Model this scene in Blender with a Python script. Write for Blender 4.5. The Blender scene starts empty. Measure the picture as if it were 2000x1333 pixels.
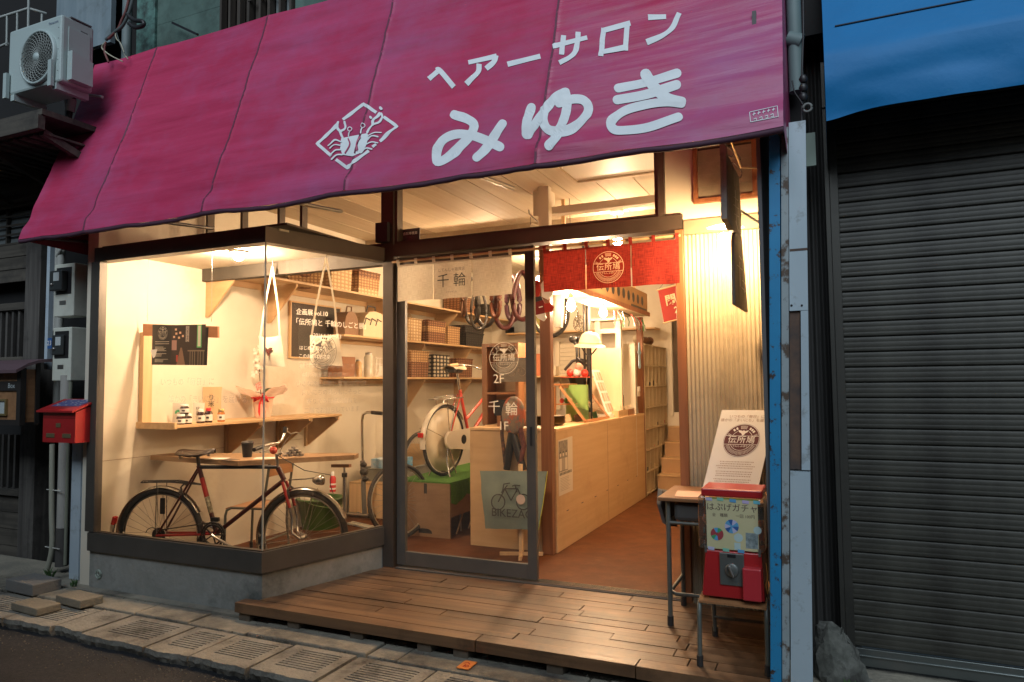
import bpy, math, random
from mathutils import Vector, Matrix, noise
random.seed(7)
S = bpy.context.scene
COL = S.collection
R = math.radians
PI = math.pi

# ---------------------------------------------------------------- camera
F_PX, YAW, PIT, ROL = 1377.3, R(24.206), R(3.408), R(-0.558)
CAM = Vector((0.0, -4.199, 1.26))
fw = Vector((-math.sin(YAW)*math.cos(PIT), math.cos(YAW)*math.cos(PIT), math.sin(PIT)))
rt0 = Vector((math.cos(YAW), math.sin(YAW), 0)); up0 = rt0.cross(fw)
RT = rt0*math.cos(ROL) + up0*math.sin(ROL)
UP = -rt0*math.sin(ROL) + up0*math.cos(ROL)
cam = bpy.data.cameras.new('camera'); cam_o = bpy.data.objects.new('camera', cam); COL.objects.link(cam_o)
cam.sensor_width = 36; cam.lens = 36*F_PX/2000; cam.clip_end = 400; cam.clip_start = 0.05
mw = Matrix((( RT.x, UP.x, -fw.x, CAM.x), (RT.y, UP.y, -fw.y, CAM.y), (RT.z, UP.z, -fw.z, CAM.z), (0, 0, 0, 1)))
cam_o.matrix_world = mw
S.camera = cam_o

# ---------------------------------------------------------------- dusk sky, weak last sun, exposure
W = bpy.data.worlds.new('World'); S.world = W; W.use_nodes = True
nt = W.node_tree; nt.nodes.clear()
sky = nt.nodes.new('ShaderNodeTexSky'); sky.sky_type = 'NISHITA'; sky.sun_disc = False
SUN_EL, SUN_ROT = R(38), R(166)
sky.sun_elevation = SUN_EL; sky.sun_rotation = SUN_ROT; sky.ozone_density = 3.0; sky.air_density = 1.2; sky.dust_density = 0.5
bgn = nt.nodes.new('ShaderNodeBackground'); bgn.inputs['Strength'].default_value = 0.024
wo = nt.nodes.new('ShaderNodeOutputWorld')
nt.links.new(sky.outputs[0], bgn.inputs[0]); nt.links.new(bgn.outputs[0], wo.inputs[0])
sl = bpy.data.lights.new('sun', 'SUN'); sl.energy = 2.45; sl.angle = R(45); sl.color = (.80, .90, 1.0)
so = bpy.data.objects.new('sun', sl); COL.objects.link(so)
sd = Vector((math.sin(SUN_ROT)*math.cos(SUN_EL), math.cos(SUN_ROT)*math.cos(SUN_EL), math.sin(SUN_EL)))
so.rotation_euler = sd.to_track_quat('Z', 'Y').to_euler()
S.view_settings.view_transform = 'Standard'; S.view_settings.look = 'None'
S.view_settings.exposure = 0.0; S.view_settings.gamma = 1.0
S.view_settings.use_curve_mapping = False
BULB = 3.9

# ---------------------------------------------------------------- survey: a sight line of the photo met with a known plane of the place
def P(a, b, x=None, y=None, z=None):
    D = fw + RT*((a-1000)/F_PX) - UP*((b-666.5)/F_PX)
    if x is not None: t = (x-CAM.x)/D.x
    elif y is not None: t = (y-CAM.y)/D.y
    else: t = (z-CAM.z)/D.z
    return CAM + D*t
def PV(a, b, o, n):
    D = fw + RT*((a-1000)/F_PX) - UP*((b-666.5)/F_PX)
    n = Vector(n); return CAM + D*((Vector(o)-CAM).dot(n)/D.dot(n))
V = Vector

# ---------------------------------------------------------------- materials
MATS = {}
def mat(name, col, rough=.6, metal=0., col2=None, scale=6., stretch=(1, 1, 1), bump=0., detail=4, grime_or_sheen=None, gscale=2.5, glev=(.52, .7),
        coat=0., spec=.5, emit=None, estr=0., bscale=None, trans=0., alpha=None):
    if name in MATS: return MATS[name]
    m = bpy.data.materials.new(name); m.use_nodes = True; MATS[name] = m
    n = m.node_tree.nodes; l = m.node_tree.links; b = n['Principled BSDF']
    c4 = lambda c: (c[0], c[1], c[2], 1)
    b.inputs['Base Color'].default_value = c4(col); b.inputs['Roughness'].default_value = rough; b.inputs['Metallic'].default_value = metal
    b.inputs['Specular IOR Level'].default_value = spec
    if coat: b.inputs['Coat Weight'].default_value = coat; b.inputs['Coat Roughness'].default_value = .15
    if emit: b.inputs['Emission Color'].default_value = c4(emit); b.inputs['Emission Strength'].default_value = estr
    cur = None
    if col2 or bump or grime_or_sheen:
        tc = n.new('ShaderNodeTexCoord'); mp = n.new('ShaderNodeMapping'); mp.inputs['Scale'].default_value = stretch
        l.new(tc.outputs['Object'], mp.inputs['Vector'])
        nz = n.new('ShaderNodeTexNoise'); nz.inputs['Scale'].default_value = scale; nz.inputs['Detail'].default_value = detail; nz.inputs['Roughness'].default_value = .62
        l.new(mp.outputs[0], nz.inputs['Vector'])
    if col2:
        rp = n.new('ShaderNodeValToRGB'); rp.color_ramp.elements[0].position = .33; rp.color_ramp.elements[1].position = .67
        rp.color_ramp.elements[0].color = c4(col); rp.color_ramp.elements[1].color = c4(col2)
        l.new(nz.outputs[0], rp.inputs[0]); cur = rp.outputs[0]
    if grime_or_sheen:
        n2 = n.new('ShaderNodeTexNoise'); n2.inputs['Scale'].default_value = gscale; n2.inputs['Detail'].default_value = 8; n2.inputs['Roughness'].default_value = .7
        l.new(tc.outputs['Object'], n2.inputs['Vector'])
        r2 = n.new('ShaderNodeValToRGB'); r2.color_ramp.elements[0].position = glev[0]; r2.color_ramp.elements[1].position = glev[1]
        l.new(n2.outputs[0], r2.inputs[0])
        mx = n.new('ShaderNodeMix'); mx.data_type = 'RGBA'
        l.new(r2.outputs[0], mx.inputs[0])
        if cur: l.new(cur, mx.inputs[6])
        else: mx.inputs[6].default_value = c4(col)
        mx.inputs[7].default_value = c4(grime_or_sheen); cur = mx.outputs[2]
    if cur: l.new(cur, b.inputs['Base Color'])
    if bump:
        src = nz.outputs[0]
        if bscale:
            n3 = n.new('ShaderNodeTexNoise'); n3.inputs['Scale'].default_value = bscale; n3.inputs['Detail'].default_value = 5
            l.new(mp.outputs[0], n3.inputs['Vector']); src = n3.outputs[0]
        bp = n.new('ShaderNodeBump'); bp.inputs['Strength'].default_value = bump; bp.inputs['Distance'].default_value = .01
        l.new(src, bp.inputs['Height']); l.new(bp.outputs[0], b.inputs['Normal'])
    return m

def glass_mat(name, tint=(.97, .98, .97), refl=1.0, dirt=0.):
    m = bpy.data.materials.new(name); m.use_nodes = True; MATS[name] = m
    n = m.node_tree.nodes; l = m.node_tree.links; n.clear()
    o = n.new('ShaderNodeOutputMaterial'); mx = n.new('ShaderNodeMixShader'); tr = n.new('ShaderNodeBsdfTransparent'); gl = n.new('ShaderNodeBsdfGlossy')
    fr = n.new('ShaderNodeFresnel'); fr.inputs[0].default_value = 1.5
    mu = n.new('ShaderNodeMath'); mu.operation = 'MULTIPLY'; mu.inputs[1].default_value = refl
    tr.inputs[0].default_value = (*tint, 1); gl.inputs['Roughness'].default_value = .015
    l.new(fr.outputs[0], mu.inputs[0]); l.new(mu.outputs[0], mx.inputs[0]); l.new(tr.outputs[0], mx.inputs[1]); l.new(gl.outputs[0], mx.inputs[2])
    out = mx.outputs[0]
    if dirt:
        df = n.new('ShaderNodeBsdfDiffuse'); df.inputs[0].default_value = (.7, .68, .6, 1)
        m2 = n.new('ShaderNodeMixShader'); nz = n.new('ShaderNodeTexNoise'); nz.inputs['Scale'].default_value = 3.0; nz.inputs['Detail'].default_value = 6
        tc = n.new('ShaderNodeTexCoord'); l.new(tc.outputs['Object'], nz.inputs['Vector'])
        mm = n.new('ShaderNodeMath'); mm.operation = 'MULTIPLY'; mm.inputs[1].default_value = dirt; l.new(nz.outputs[0], mm.inputs[0])
        l.new(mm.outputs[0], m2.inputs[0]); l.new(out, m2.inputs[1]); l.new(df.outputs[0], m2.inputs[2]); out = m2.outputs[0]
    l.new(out, o.inputs[0]); return m

def wood(name, c1, c2, axis='X', rough=.55, dark=None, s=1.0, bump=.15, knots=False):
    """long grain along one axis, with slow variation between boards"""
    if name in MATS: return MATS[name]
    m = mat(name, c1, rough)
    n = m.node_tree.nodes; l = m.node_tree.links; b = n['Principled BSDF']
    tc = n.new('ShaderNodeTexCoord'); mp = n.new('ShaderNodeMapping')
    st = {'X': (1.2, 22, 22), 'Y': (22, 1.2, 22), 'Z': (22, 22, 1.2)}[axis]
    mp.inputs['Scale'].default_value = tuple(q*s for q in st); l.new(tc.outputs['Object'], mp.inputs['Vector'])
    oi = n.new('ShaderNodeObjectInfo'); ad = n.new('ShaderNodeVectorMath'); ad.operation = 'ADD'
    mu = n.new('ShaderNodeMath'); mu.operation = 'MULTIPLY'; mu.inputs[1].default_value = 97.
    l.new(oi.outputs['Random'], mu.inputs[0]); l.new(mp.outputs[0], ad.inputs[0]); l.new(mu.outputs[0], ad.inputs[1])
    nz = n.new('ShaderNodeTexNoise'); nz.inputs['Scale'].default_value = 1.; nz.inputs['Detail'].default_value = 6; nz.inputs['Distortion'].default_value = .8
    l.new(ad.outputs[0], nz.inputs['Vector'])
    rp = n.new('ShaderNodeValToRGB'); rp.color_ramp.elements[0].position = .3; rp.color_ramp.elements[1].position = .7
    rp.color_ramp.elements[0].color = (*c1, 1); rp.color_ramp.elements[1].color = (*c2, 1); l.new(nz.outputs[0], rp.inputs[0])
    hs = n.new('ShaderNodeHueSaturation'); mr = n.new('ShaderNodeMapRange'); mr.inputs[3].default_value = .72; mr.inputs[4].default_value = 1.25
    l.new(oi.outputs['Random'], mr.inputs[0]); l.new(mr.outputs[0], hs.inputs['Value']); l.new(rp.outputs[0], hs.inputs['Color']); cur = hs.outputs[0]
    if dark:
        n2 = n.new('ShaderNodeTexNoise'); n2.inputs['Scale'].default_value = 3.2; n2.inputs['Detail'].default_value = 7; n2.inputs['Roughness'].default_value = .7
        l.new(tc.outputs['Object'], n2.inputs['Vector'])
        r2 = n.new('ShaderNodeValToRGB'); r2.color_ramp.elements[0].position = .5; r2.color_ramp.elements[1].position = .72; l.new(n2.outputs[0], r2.inputs[0])
        mx = n.new('ShaderNodeMix'); mx.data_type = 'RGBA'; l.new(r2.outputs[0], mx.inputs[0]); l.new(cur, mx.inputs[6]); mx.inputs[7].default_value = (*dark, 1); cur = mx.outputs[2]
    l.new(cur, b.inputs['Base Color'])
    bp = n.new('ShaderNodeBump'); bp.inputs['Strength'].default_value = bump; bp.inputs['Distance'].default_value = .005
    l.new(nz.outputs[0], bp.inputs['Height']); l.new(bp.outputs[0], b.inputs['Normal'])
    return m

def weave(name, c1, c2, sx=30., sz=30., rough=.8, bump=.6, both=True):
    """basket weave or cloth weave: crossed bands"""
    if name in MATS: return MATS[name]
    m = mat(name, c1, rough); n = m.node_tree.nodes; l = m.node_tree.links; b = n['Principled BSDF']
    tc = n.new('ShaderNodeTexCoord')
    outs = []
    for ax, s in (('X', sx), ('Z', sz)):
        w = n.new('ShaderNodeTexWave'); w.wave_type = 'BANDS'; w.bands_direction = ax if ax == 'Z' else 'DIAGONAL'
        w.inputs['Scale'].default_value = s/ (1 if ax == 'Z' else 1); w.inputs['Distortion'].default_value = 1.2; w.inputs['Detail'].default_value = 1
        mpw = n.new('ShaderNodeMapping'); mpw.inputs['Scale'].default_value = (1, 1, 1 if ax == 'Z' else 0); l.new(tc.outputs['Object'], mpw.inputs['Vector']); l.new(mpw.outputs[0], w.inputs['Vector']); outs.append(w.outputs['Fac'])
    mu = n.new('ShaderNodeMath'); mu.operation = 'MULTIPLY'; l.new(outs[0], mu.inputs[0]); l.new(outs[1], mu.inputs[1])
    rp = n.new('ShaderNodeValToRGB'); rp.color_ramp.elements[0].color = (*c2, 1); rp.color_ramp.elements[1].color = (*c1, 1)
    rp.color_ramp.elements[0].position = .05; rp.color_ramp.elements[1].position = .45
    l.new(mu.outputs[0], rp.inputs[0]); l.new(rp.outputs[0], b.inputs['Base Color'])
    bp = n.new('ShaderNodeBump'); bp.inputs['Strength'].default_value = bump; bp.inputs['Distance'].default_value = .004
    l.new(mu.outputs[0], bp.inputs['Height']); l.new(bp.outputs[0], b.inputs['Normal'])
    return m

def cloth(name, col, col2, trans=.4, scale=260.):
    """thin cloth with open weave that lets some light through"""
    m = mat(name, col, .9); n = m.node_tree.nodes; l = m.node_tree.links; b = n['Principled BSDF']; o = n['Material Output']
    tc = n.new('ShaderNodeTexCoord'); srcs = []
    for st in ((scale*.06, 1, scale), (scale, 1, scale*.06)):
        mp = n.new('ShaderNodeMapping'); mp.inputs['Scale'].default_value = st; l.new(tc.outputs['Object'], mp.inputs['Vector'])
        nz = n.new('ShaderNodeTexNoise'); nz.inputs['Scale'].default_value = 1.; nz.inputs['Detail'].default_value = 3; l.new(mp.outputs[0], nz.inputs['Vector']); srcs.append(nz.outputs[0])
    mu = n.new('ShaderNodeMath'); mu.operation = 'ADD'; l.new(srcs[0], mu.inputs[0]); l.new(srcs[1], mu.inputs[1])
    mr = n.new('ShaderNodeMapRange'); mr.inputs[1].default_value = .8; mr.inputs[2].default_value = 1.2; l.new(mu.outputs[0], mr.inputs[0])
    mx = n.new('ShaderNodeMix'); mx.data_type = 'RGBA'; mx.inputs[6].default_value = (*col2, 1); mx.inputs[7].default_value = (*col, 1); l.new(mr.outputs[0], mx.inputs[0])
    l.new(mx.outputs[2], b.inputs['Base Color'])
    t = n.new('ShaderNodeBsdfTranslucent'); l.new(mx.outputs[2], t.inputs[0]); ms = n.new('ShaderNodeMixShader'); ms.inputs[0].default_value = trans
    l.new(b.outputs[0], ms.inputs[1]); l.new(t.outputs[0], ms.inputs[2]); l.new(ms.outputs[0], o.inputs[0])
    return m

# ---------------------------------------------------------------- mesh building
class MB:
    def __init__(s): s.v = []; s.f = []; s.s = []
    def add(s, vs, fs, smooth=False):
        k = len(s.v); s.v += [Vector(q) for q in vs]
        for f in fs: s.f.append([i+k for i in f]); s.s.append(smooth)
        return s
    def box(s, a, b):
        x0, y0, z0 = a; x1, y1, z1 = b
        if x0 > x1: x0, x1 = x1, x0
        if y0 > y1: y0, y1 = y1, y0
        if z0 > z1: z0, z1 = z1, z0
        return s.add([(x0,y0,z0),(x1,y0,z0),(x1,y1,z0),(x0,y1,z0),(x0,y0,z1),(x1,y0,z1),(x1,y1,z1),(x0,y1,z1)],
            [(0,3,2,1),(4,5,6,7),(0,1,5,4),(1,2,6,5),(2,3,7,6),(3,0,4,7)])
    def obox(s, c, ex, ey, ez):
        c, ex, ey, ez = map(Vector, (c, ex, ey, ez))
        vs = [c+ex*i+ey*j+ez*k for k in (-1, 1) for (i, j) in ((-1,-1),(1,-1),(1,1),(-1,1))]
        return s.add(vs, [(0,3,2,1),(4,5,6,7),(0,1,5,4),(1,2,6,5),(2,3,7,6),(3,0,4,7)])
    def prism(s, poly, off):
        n = len(poly); off = Vector(off); p = [Vector(q) for q in poly]
        s.add(p, [tuple(range(n))[::-1]]); s.add([q+off for q in p], [tuple(range(n))])
        for i in range(n):
            j = (i+1) % n; s.add([p[i], p[j], p[j]+off, p[i]+off], [(0,1,2,3)])
        return s
    def quad(s, *q): return s.add(q, [tuple(range(len(q)))])
    def bar(s, p, q, w, d, up=(0, 0, 1)):
        """rectangular bar from p to q; w across, d along the up hint"""
        p, q = Vector(p), Vector(q); t = q-p; L = t.length/2; t.normalize(); u = Vector(up)
        if abs(t.dot(u)) > .95: u = Vector((0, 1, 0))
        sd = t.cross(u).normalized(); u = sd.cross(t)
        return s.obox((p+q)/2, t*L, sd*w/2, u*d/2)
    def tube(s, pts, r, n=8, closed=False, cap=True):
        pts = [Vector(q) for q in pts]; m = len(pts); rr = r if isinstance(r, (list, tuple)) else [r]*m
        rings = []; ref = None
        for i, p in enumerate(pts):
            if closed: t = pts[(i+1) % m]-pts[i-1]
            else: t = pts[min(i+1, m-1)]-pts[max(i-1, 0)]
            if t.length < 1e-9: t = Vector((0, 0, 1))
            t.normalize()
            if ref is None: ref = Vector((0, 0, 1)) if abs(t.z) < .9 else Vector((1, 0, 0))
            a = t.cross(ref)
            if a.length < 1e-6: a = t.cross(Vector((0, 1, 0)))
            a.normalize(); b = a.cross(t); ref = b if not closed else ref
            rings.append([p+(a*math.cos(2*PI*k/n)+b*math.sin(2*PI*k/n))*rr[i] for k in range(n)])
        vs = [q for g in rings for q in g]; fs = []
        for i in range(m if closed else m-1):
            j = (i+1) % m
            for k in range(n):
                k2 = (k+1) % n; fs.append((i*n+k, j*n+k, j*n+k2, i*n+k2))
        s.add(vs, fs, True)
        if cap and not closed:
            s.add(rings[0], [tuple(range(n))]); s.add(rings[-1], [tuple(range(n))[::-1]])
        return s
    def lathe(s, o, prof, axis=(0, 0, 1), n=16, smooth=True, cap=True):
        o = Vector(o); ax = Vector(axis).normalized(); a = ax.orthogonal().normalized(); b = ax.cross(a)
        vs = []; fs = []
        for (r, h) in prof:
            vs += [o+ax*h+(a*math.cos(2*PI*k/n)+b*math.sin(2*PI*k/n))*max(r, 1e-4) for k in range(n)]
        for i in range(len(prof)-1):
            for k in range(n):
                k2 = (k+1) % n; fs.append((i*n+k, i*n+k2, (i+1)*n+k2, (i+1)*n+k))
        s.add(vs, fs, smooth)
        if cap:
            if prof[0][0] > 1e-3: s.add(vs[:n], [tuple(range(n))[::-1]])
            if prof[-1][0] > 1e-3: s.add(vs[-n:], [tuple(range(n))])
        return s
    def ball(s, c, r, n=12, m=8, sc=(1, 1, 1)):
        c = Vector(c); vs = []; fs = []
        for i in range(m+1):
            th = PI*i/m
            for k in range(n):
                ph = 2*PI*k/n; vs.append(c+Vector((r*sc[0]*math.sin(th)*math.cos(ph), r*sc[1]*math.sin(th)*math.sin(ph), r*sc[2]*math.cos(th))))
        for i in range(m):
            for k in range(n):
                k2 = (k+1) % n; fs.append((i*n+k, (i+1)*n+k, (i+1)*n+k2, i*n+k2))
        return s.add(vs, fs, True)
    def ring(s, c, axis, Rr, r, n=36, m=6, a0=0., a1=2*PI, ref=None):
        c = Vector(c); ax = Vector(axis).normalized(); a = (Vector(ref) if ref else ax.orthogonal()); a = (a-ax*a.dot(ax)).normalized(); b = ax.cross(a)
        full = abs(a1-a0-2*PI) < 1e-6; k = n if full else n+1
        return s.tube([c+(a*math.cos(a0+(a1-a0)*i/n)+b*math.sin(a0+(a1-a0)*i/n))*Rr for i in range(k)], r, m, closed=full)
    def annulus(s, c, rt, up, r0, r1, n=48, a0=0., a1=2*PI):
        c, rt, up = Vector(c), Vector(rt), Vector(up); vs = []; fs = []
        for i in range(n+1):
            t = a0+(a1-a0)*i/n; d = rt*math.cos(t)+up*math.sin(t); vs += [c+d*r0, c+d*r1]
        for i in range(n): fs.append((2*i, 2*i+1, 2*i+3, 2*i+2))
        return s.add(vs, fs)

OFF = {}
CNT = {}
def thing(name, label, cat, loc, group=None, rotz=0., local=False):
    o = bpy.data.objects.new(name, None); COL.objects.link(o); o.location = loc; o.rotation_euler = (0, 0, rotz)
    o.empty_display_size = .05
    o['label'] = label; o['category'] = cat
    if group: o['group'] = group
    OFF[o.name] = Vector((0, 0, 0)) if local else Vector(loc)
    return o
def part(name, mb, m, parent=None, label=None, bev=0., kind=None, off=None):
    me = bpy.data.meshes.new(name)
    of = OFF[parent.name] if parent else (off or Vector((0, 0, 0)))
    me.from_pydata([tuple(q-of) for q in mb.v], [], mb.f)
    me.polygons.foreach_set('use_smooth', mb.s)
    me.materials.append(m); me.update()
    o = bpy.data.objects.new(name, me); COL.objects.link(o)
    if parent: o.parent = parent; OFF[o.name] = of
    else: o.location = of; OFF[o.name] = of
    if label: o['label'] = label
    if kind: o['kind'] = kind
    if bev:
        b = o.modifiers.new('b', 'BEVEL'); b.width = bev; b.segments = 2; b.limit_method = 'ANGLE'; b.angle_limit = R(40)
    return o
def base_of(mb):
    xs = [q.x for q in mb.v]; ys = [q.y for q in mb.v]; zs = [q.z for q in mb.v]
    return Vector(((min(xs)+max(xs))/2, (min(ys)+max(ys))/2, min(zs)))
def solo(name, mb, m, label, cat, group=None, bev=0.):
    o = part(name, mb, m, None, bev=bev, off=base_of(mb)); o['label'] = label; o['category'] = cat
    if group: o['group'] = group
    return o
def struct(name, mb, m, parent=None, bev=0.): return part(name, mb, m, parent, kind=None if parent else 'structure', bev=bev, off=base_of(mb))
def BX(a, b): return MB().box(a, b)
def T(*pts, r=.01, n=8, closed=False): return MB().tube(pts, r, n, closed)

FONT = None
def text(parent, s, c, rt, up, size, m, name='lettering', bold=0., align='CENTER', gap=1.0, lines=1.0, kind=None):
    cu = bpy.data.curves.new(name, 'FONT'); cu.body = s; cu.size = size; cu.align_x = align; cu.align_y = 'CENTER'; cu.offset = bold*size
    cu.space_character = gap; cu.space_line = lines; cu.resolution_u = 3
    tmp = bpy.data.objects.new('t', cu); me = bpy.data.meshes.new_from_object(tmp); me.name = name
    bpy.data.objects.remove(tmp); me.materials.clear(); me.materials.append(m)
    o = bpy.data.objects.new(name, me); COL.objects.link(o)
    rt = Vector(rt).normalized(); up = Vector(up).normalized(); nn = rt.cross(up).normalized()
    of = OFF[parent.name]; c = Vector(c)-of
    mt = Matrix(((rt.x, up.x, nn.x, c.x), (rt.y, up.y, nn.y, c.y), (rt.z, up.z, nn.z, c.z), (0, 0, 0, 1)))
    me.transform(mt); o.parent = parent; OFF[o.name] = of
    return o
def strokes(mb, pts, w, f, lift=0., n=6, round_=True):
    """a ribbon along pts (2-D), width w, every vertex sent through f(u, v, lift); round ends"""
    pts = [Vector(q) for q in pts]
    den = [pts[0]]
    for a, b in zip(pts, pts[1:]):
        k = max(1, int((b-a).length/ (w*.45)))
        for i in range(1, k+1): den.append(a+(b-a)*i/k)
    L = []; Rr = []
    for i, p in enumerate(den):
        t = den[min(i+1, len(den)-1)]-den[max(i-1, 0)]; t.normalize(); nn = Vector((-t.y, t.x))
        L.append(p+nn*w/2); Rr.append(p-nn*w/2)
    vs = []; fs = []
    for a, b in zip(L, Rr): vs += [f(a.x, a.y, lift), f((a.x+b.x)/2, (a.y+b.y)/2, lift), f(b.x, b.y, lift)]
    for i in range(len(den)-1):
        k = 3*i; fs += [(k, k+1, k+4, k+3), (k+1, k+2, k+5, k+4)]
    mb.add(vs, fs)
    if round_:
        for p, t in ((den[0], den[0]-den[1]), (den[-1], den[-1]-den[-2])):
            a = math.atan2(t.y, t.x); ring = [p+Vector((math.cos(a-PI/2+PI*k/n), math.sin(a-PI/2+PI*k/n)))*w/2 for k in range(n+1)]
            mb.add([f(p.x, p.y, lift)]+[f(q.x, q.y, lift) for q in ring], [(0, k+1, k+2) for k in range(n)])
def smooth_path(pts, k=6):
    """Catmull-Rom through 2-D points"""
    p = [Vector(q) for q in pts]; p = [p[0]*2-p[1]]+p+[p[-1]*2-p[-2]]; out = []
    for i in range(1, len(p)-2):
        for j in range(k):
            t = j/k; a, b, c, d = p[i-1], p[i], p[i+1], p[i+2]
            out.append(.5*((2*b)+(c-a)*t+(2*a-5*b+4*c-d)*t*t+(3*b-a-3*c+d)*t**3))
    out.append(p[-2]); return out
def emblem(parent, c, rt, up, r, m, name='emblem', disc=None, thin=1.):
    """round shop mark: rings, rays, a pigeon, and the shop's three characters on a band"""
    c, rt, up = Vector(c), Vector(rt).normalized(), Vector(up).normalized(); nn = rt.cross(up)
    if disc:
        d = MB(); d.annulus(c, rt, up, 0.0001, r*1.02, 48); part(name+'_disc', d, disc, parent)
        c = c+nn*.0015
    b = MB(); w = r*.03*thin
    b.annulus(c, rt, up, r-w*1.2, r, 56)
    hb = .23
    b.annulus(c, rt, up, r*.62-w*.5, r*.62+w*.5, 30, R(205), R(335)); b.annulus(c, rt, up, r*.62-w*.5, r*.62+w*.5, 12, R(22), R(60)); b.annulus(c, rt, up, r*.62-w*.5, r*.62+w*.5, 12, R(120), R(158))
    for s_ in (1, -1):
        y = hb*s_*1.15; xw = math.sqrt(1-y*y)*.97
        b.obox(c+up*(y*r), rt*xw*r, up*w*.5, nn*.0004)
    tick = [a for a in range(205, 336, 5)]+[a for a in range(78, 104, 4)]+[18, 22, 26, 154, 158, 162]
    for a in tick:
        t = R(a); d = rt*math.cos(t)+up*math.sin(t); e = -rt*math.sin(t)+up*math.cos(t)
        b.obox(c+d*r*.80, d*r*.11, e*r*.012*thin, nn*.0004)
    for a in (130, 118, 62, 52, 42):
        t = R(a); d = rt*math.cos(t)+up*math.sin(t); e = -rt*math.sin(t)+up*math.cos(t); b.obox(c+d*r*.80, d*r*.07, e*r*.05, nn*.0003)
    bird = [(-.30,.62),(-.14,.60),(-.04,.57),(.02,.62),(.10,.56),(.30,.62),(.24,.50),(.12,.42),(.10,.36),(.04,.28),(-.05,.30),(-.04,.36),(-.12,.44),(-.24,.50)]
    b.add([c+rt*(x*r)+up*(y*r)+nn*.0004 for x, y in bird], [tuple(range(len(bird)))])
    part(name, b, m, parent)
    text(parent, '伝所鳩', c+nn*.0006, rt, up, r*.50, m, 'emblem_lettering', bold=.012 if thin >= 1 else .004, gap=1.08)
    text(parent, 'でんしょばと', c+nn*.0006-up*r*.37, rt, up, r*.15, m, 'emblem_lettering', bold=.004)
# ================================================================ materials
M_plaster = mat('plaster', (.66, .61, .50), .9, col2=(.60, .545, .435), scale=1.6, bump=.25, bscale=9, grime_or_sheen=(.44, .36, .25), gscale=1.2, glev=(.55, .85))
M_ceilb = wood('ceiling_paint', (.52, .44, .31), (.46, .38, .26), 'Y', .75, bump=.08)
M_floor = mat('floor_brown', (.105, .034, .010), .6, spec=.2, col2=(.066, .022, .007), scale=7, grime_or_sheen=(.14, .06, .024), gscale=5, glev=(.5, .8), bump=.2)
M_bronze = mat('bronze_aluminium', (.055, .042, .032), .42, .35, col2=(.075, .058, .044), scale=3, stretch=(1, 1, 1))
M_bronze2 = mat('grey_bronze', (.075, .068, .058), .5, .3, col2=(.095, .085, .072), scale=4)
M_darkwood = wood('dark_wood', (.035, .028, .022), (.07, .055, .042), 'Z', .7)
M_darkwoodX = wood('dark_wood_long', (.035, .028, .022), (.065, .052, .04), 'X', .7)
M_conc = mat('concrete_plinth', (.21, .215, .195), .92, col2=(.29, .295, .27), scale=5, bump=.5, bscale=26, grime_or_sheen=(.07, .075, .065), gscale=2.4, glev=(.5, .74))
M_slab = mat('slab_concrete', (.27, .255, .21), .95, col2=(.37, .35, .29), scale=8, bump=.8, bscale=55, grime_or_sheen=(.06, .052, .042), gscale=4, glev=(.45, .7))
M_kerb = mat('kerb_concrete', (.22, .205, .165), .95, col2=(.34, .31, .235), scale=5, bump=.7, bscale=45, grime_or_sheen=(.055, .052, .043), gscale=2.2, glev=(.45, .72))
M_asph = mat('asphalt', (.021, .023, .026), .8, col2=(.046, .048, .050), scale=70, detail=2, bump=1., bscale=170, grime_or_sheen=(.018, .019, .020), gscale=1.6, glev=(.45, .6))
M_gutter = mat('gutter_dark', (.02, .022, .02), .95, bump=.5, bscale=30)
M_deck = wood('deck_wood', (.085, .046, .024), (.185, .105, .054), 'X', .38, dark=(.035, .022, .014), s=.9, bump=.5)
M_sleep = wood('sleeper_wood', (.09, .07, .05), (.13, .10, .07), 'Y', .8)
M_glass = glass_mat('window_glass', (.98, .985, .975), 1.2, .016)
M_glassd = glass_mat('door_glass', (.93, .94, .92), 1.6, .045)
M_postwood = wood('red_wood', (.20, .075, .03), (.32, .13, .055), 'Z', .5)
M_plyX = wood('pine_long', (.52, .33, .16), (.62, .42, .22), 'Y', .55, bump=.06)
M_ply = mat('plywood', (.50, .32, .155), .6, col2=(.56, .37, .19), scale=3, stretch=(1, .3, 6), grime_or_sheen=(.40, .24, .115), gscale=2, glev=(.55, .8), bump=.05)
M_pine = wood('pine', (.50, .32, .16), (.62, .42, .22), 'Z', .55, bump=.08)
M_white = mat('white_paint', (.78, .76, .70), .5)
M_black = mat('black_plastic', (.015, .015, .016), .45)
M_chrome = mat('chrome', (.62, .62, .60), .22, 1.)
M_steel = mat('steel', (.35, .34, .32), .4, .9)

# ================================================================ road and pavement
b = MB(); b.box((-30, -30, -.40), (20, -1.40, -.165)); struct('road', b, M_asph)
b = MB(); b.box((-30, -1.40, -.42), (20, 12, -.20)); struct('ground', b, M_gutter)
pave = bpy.data.objects.new('pavement', None); COL.objects.link(pave); pave['kind'] = 'structure'; OFF[pave.name] = Vector((0, 0, 0))
rs = random.Random(3)
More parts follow.
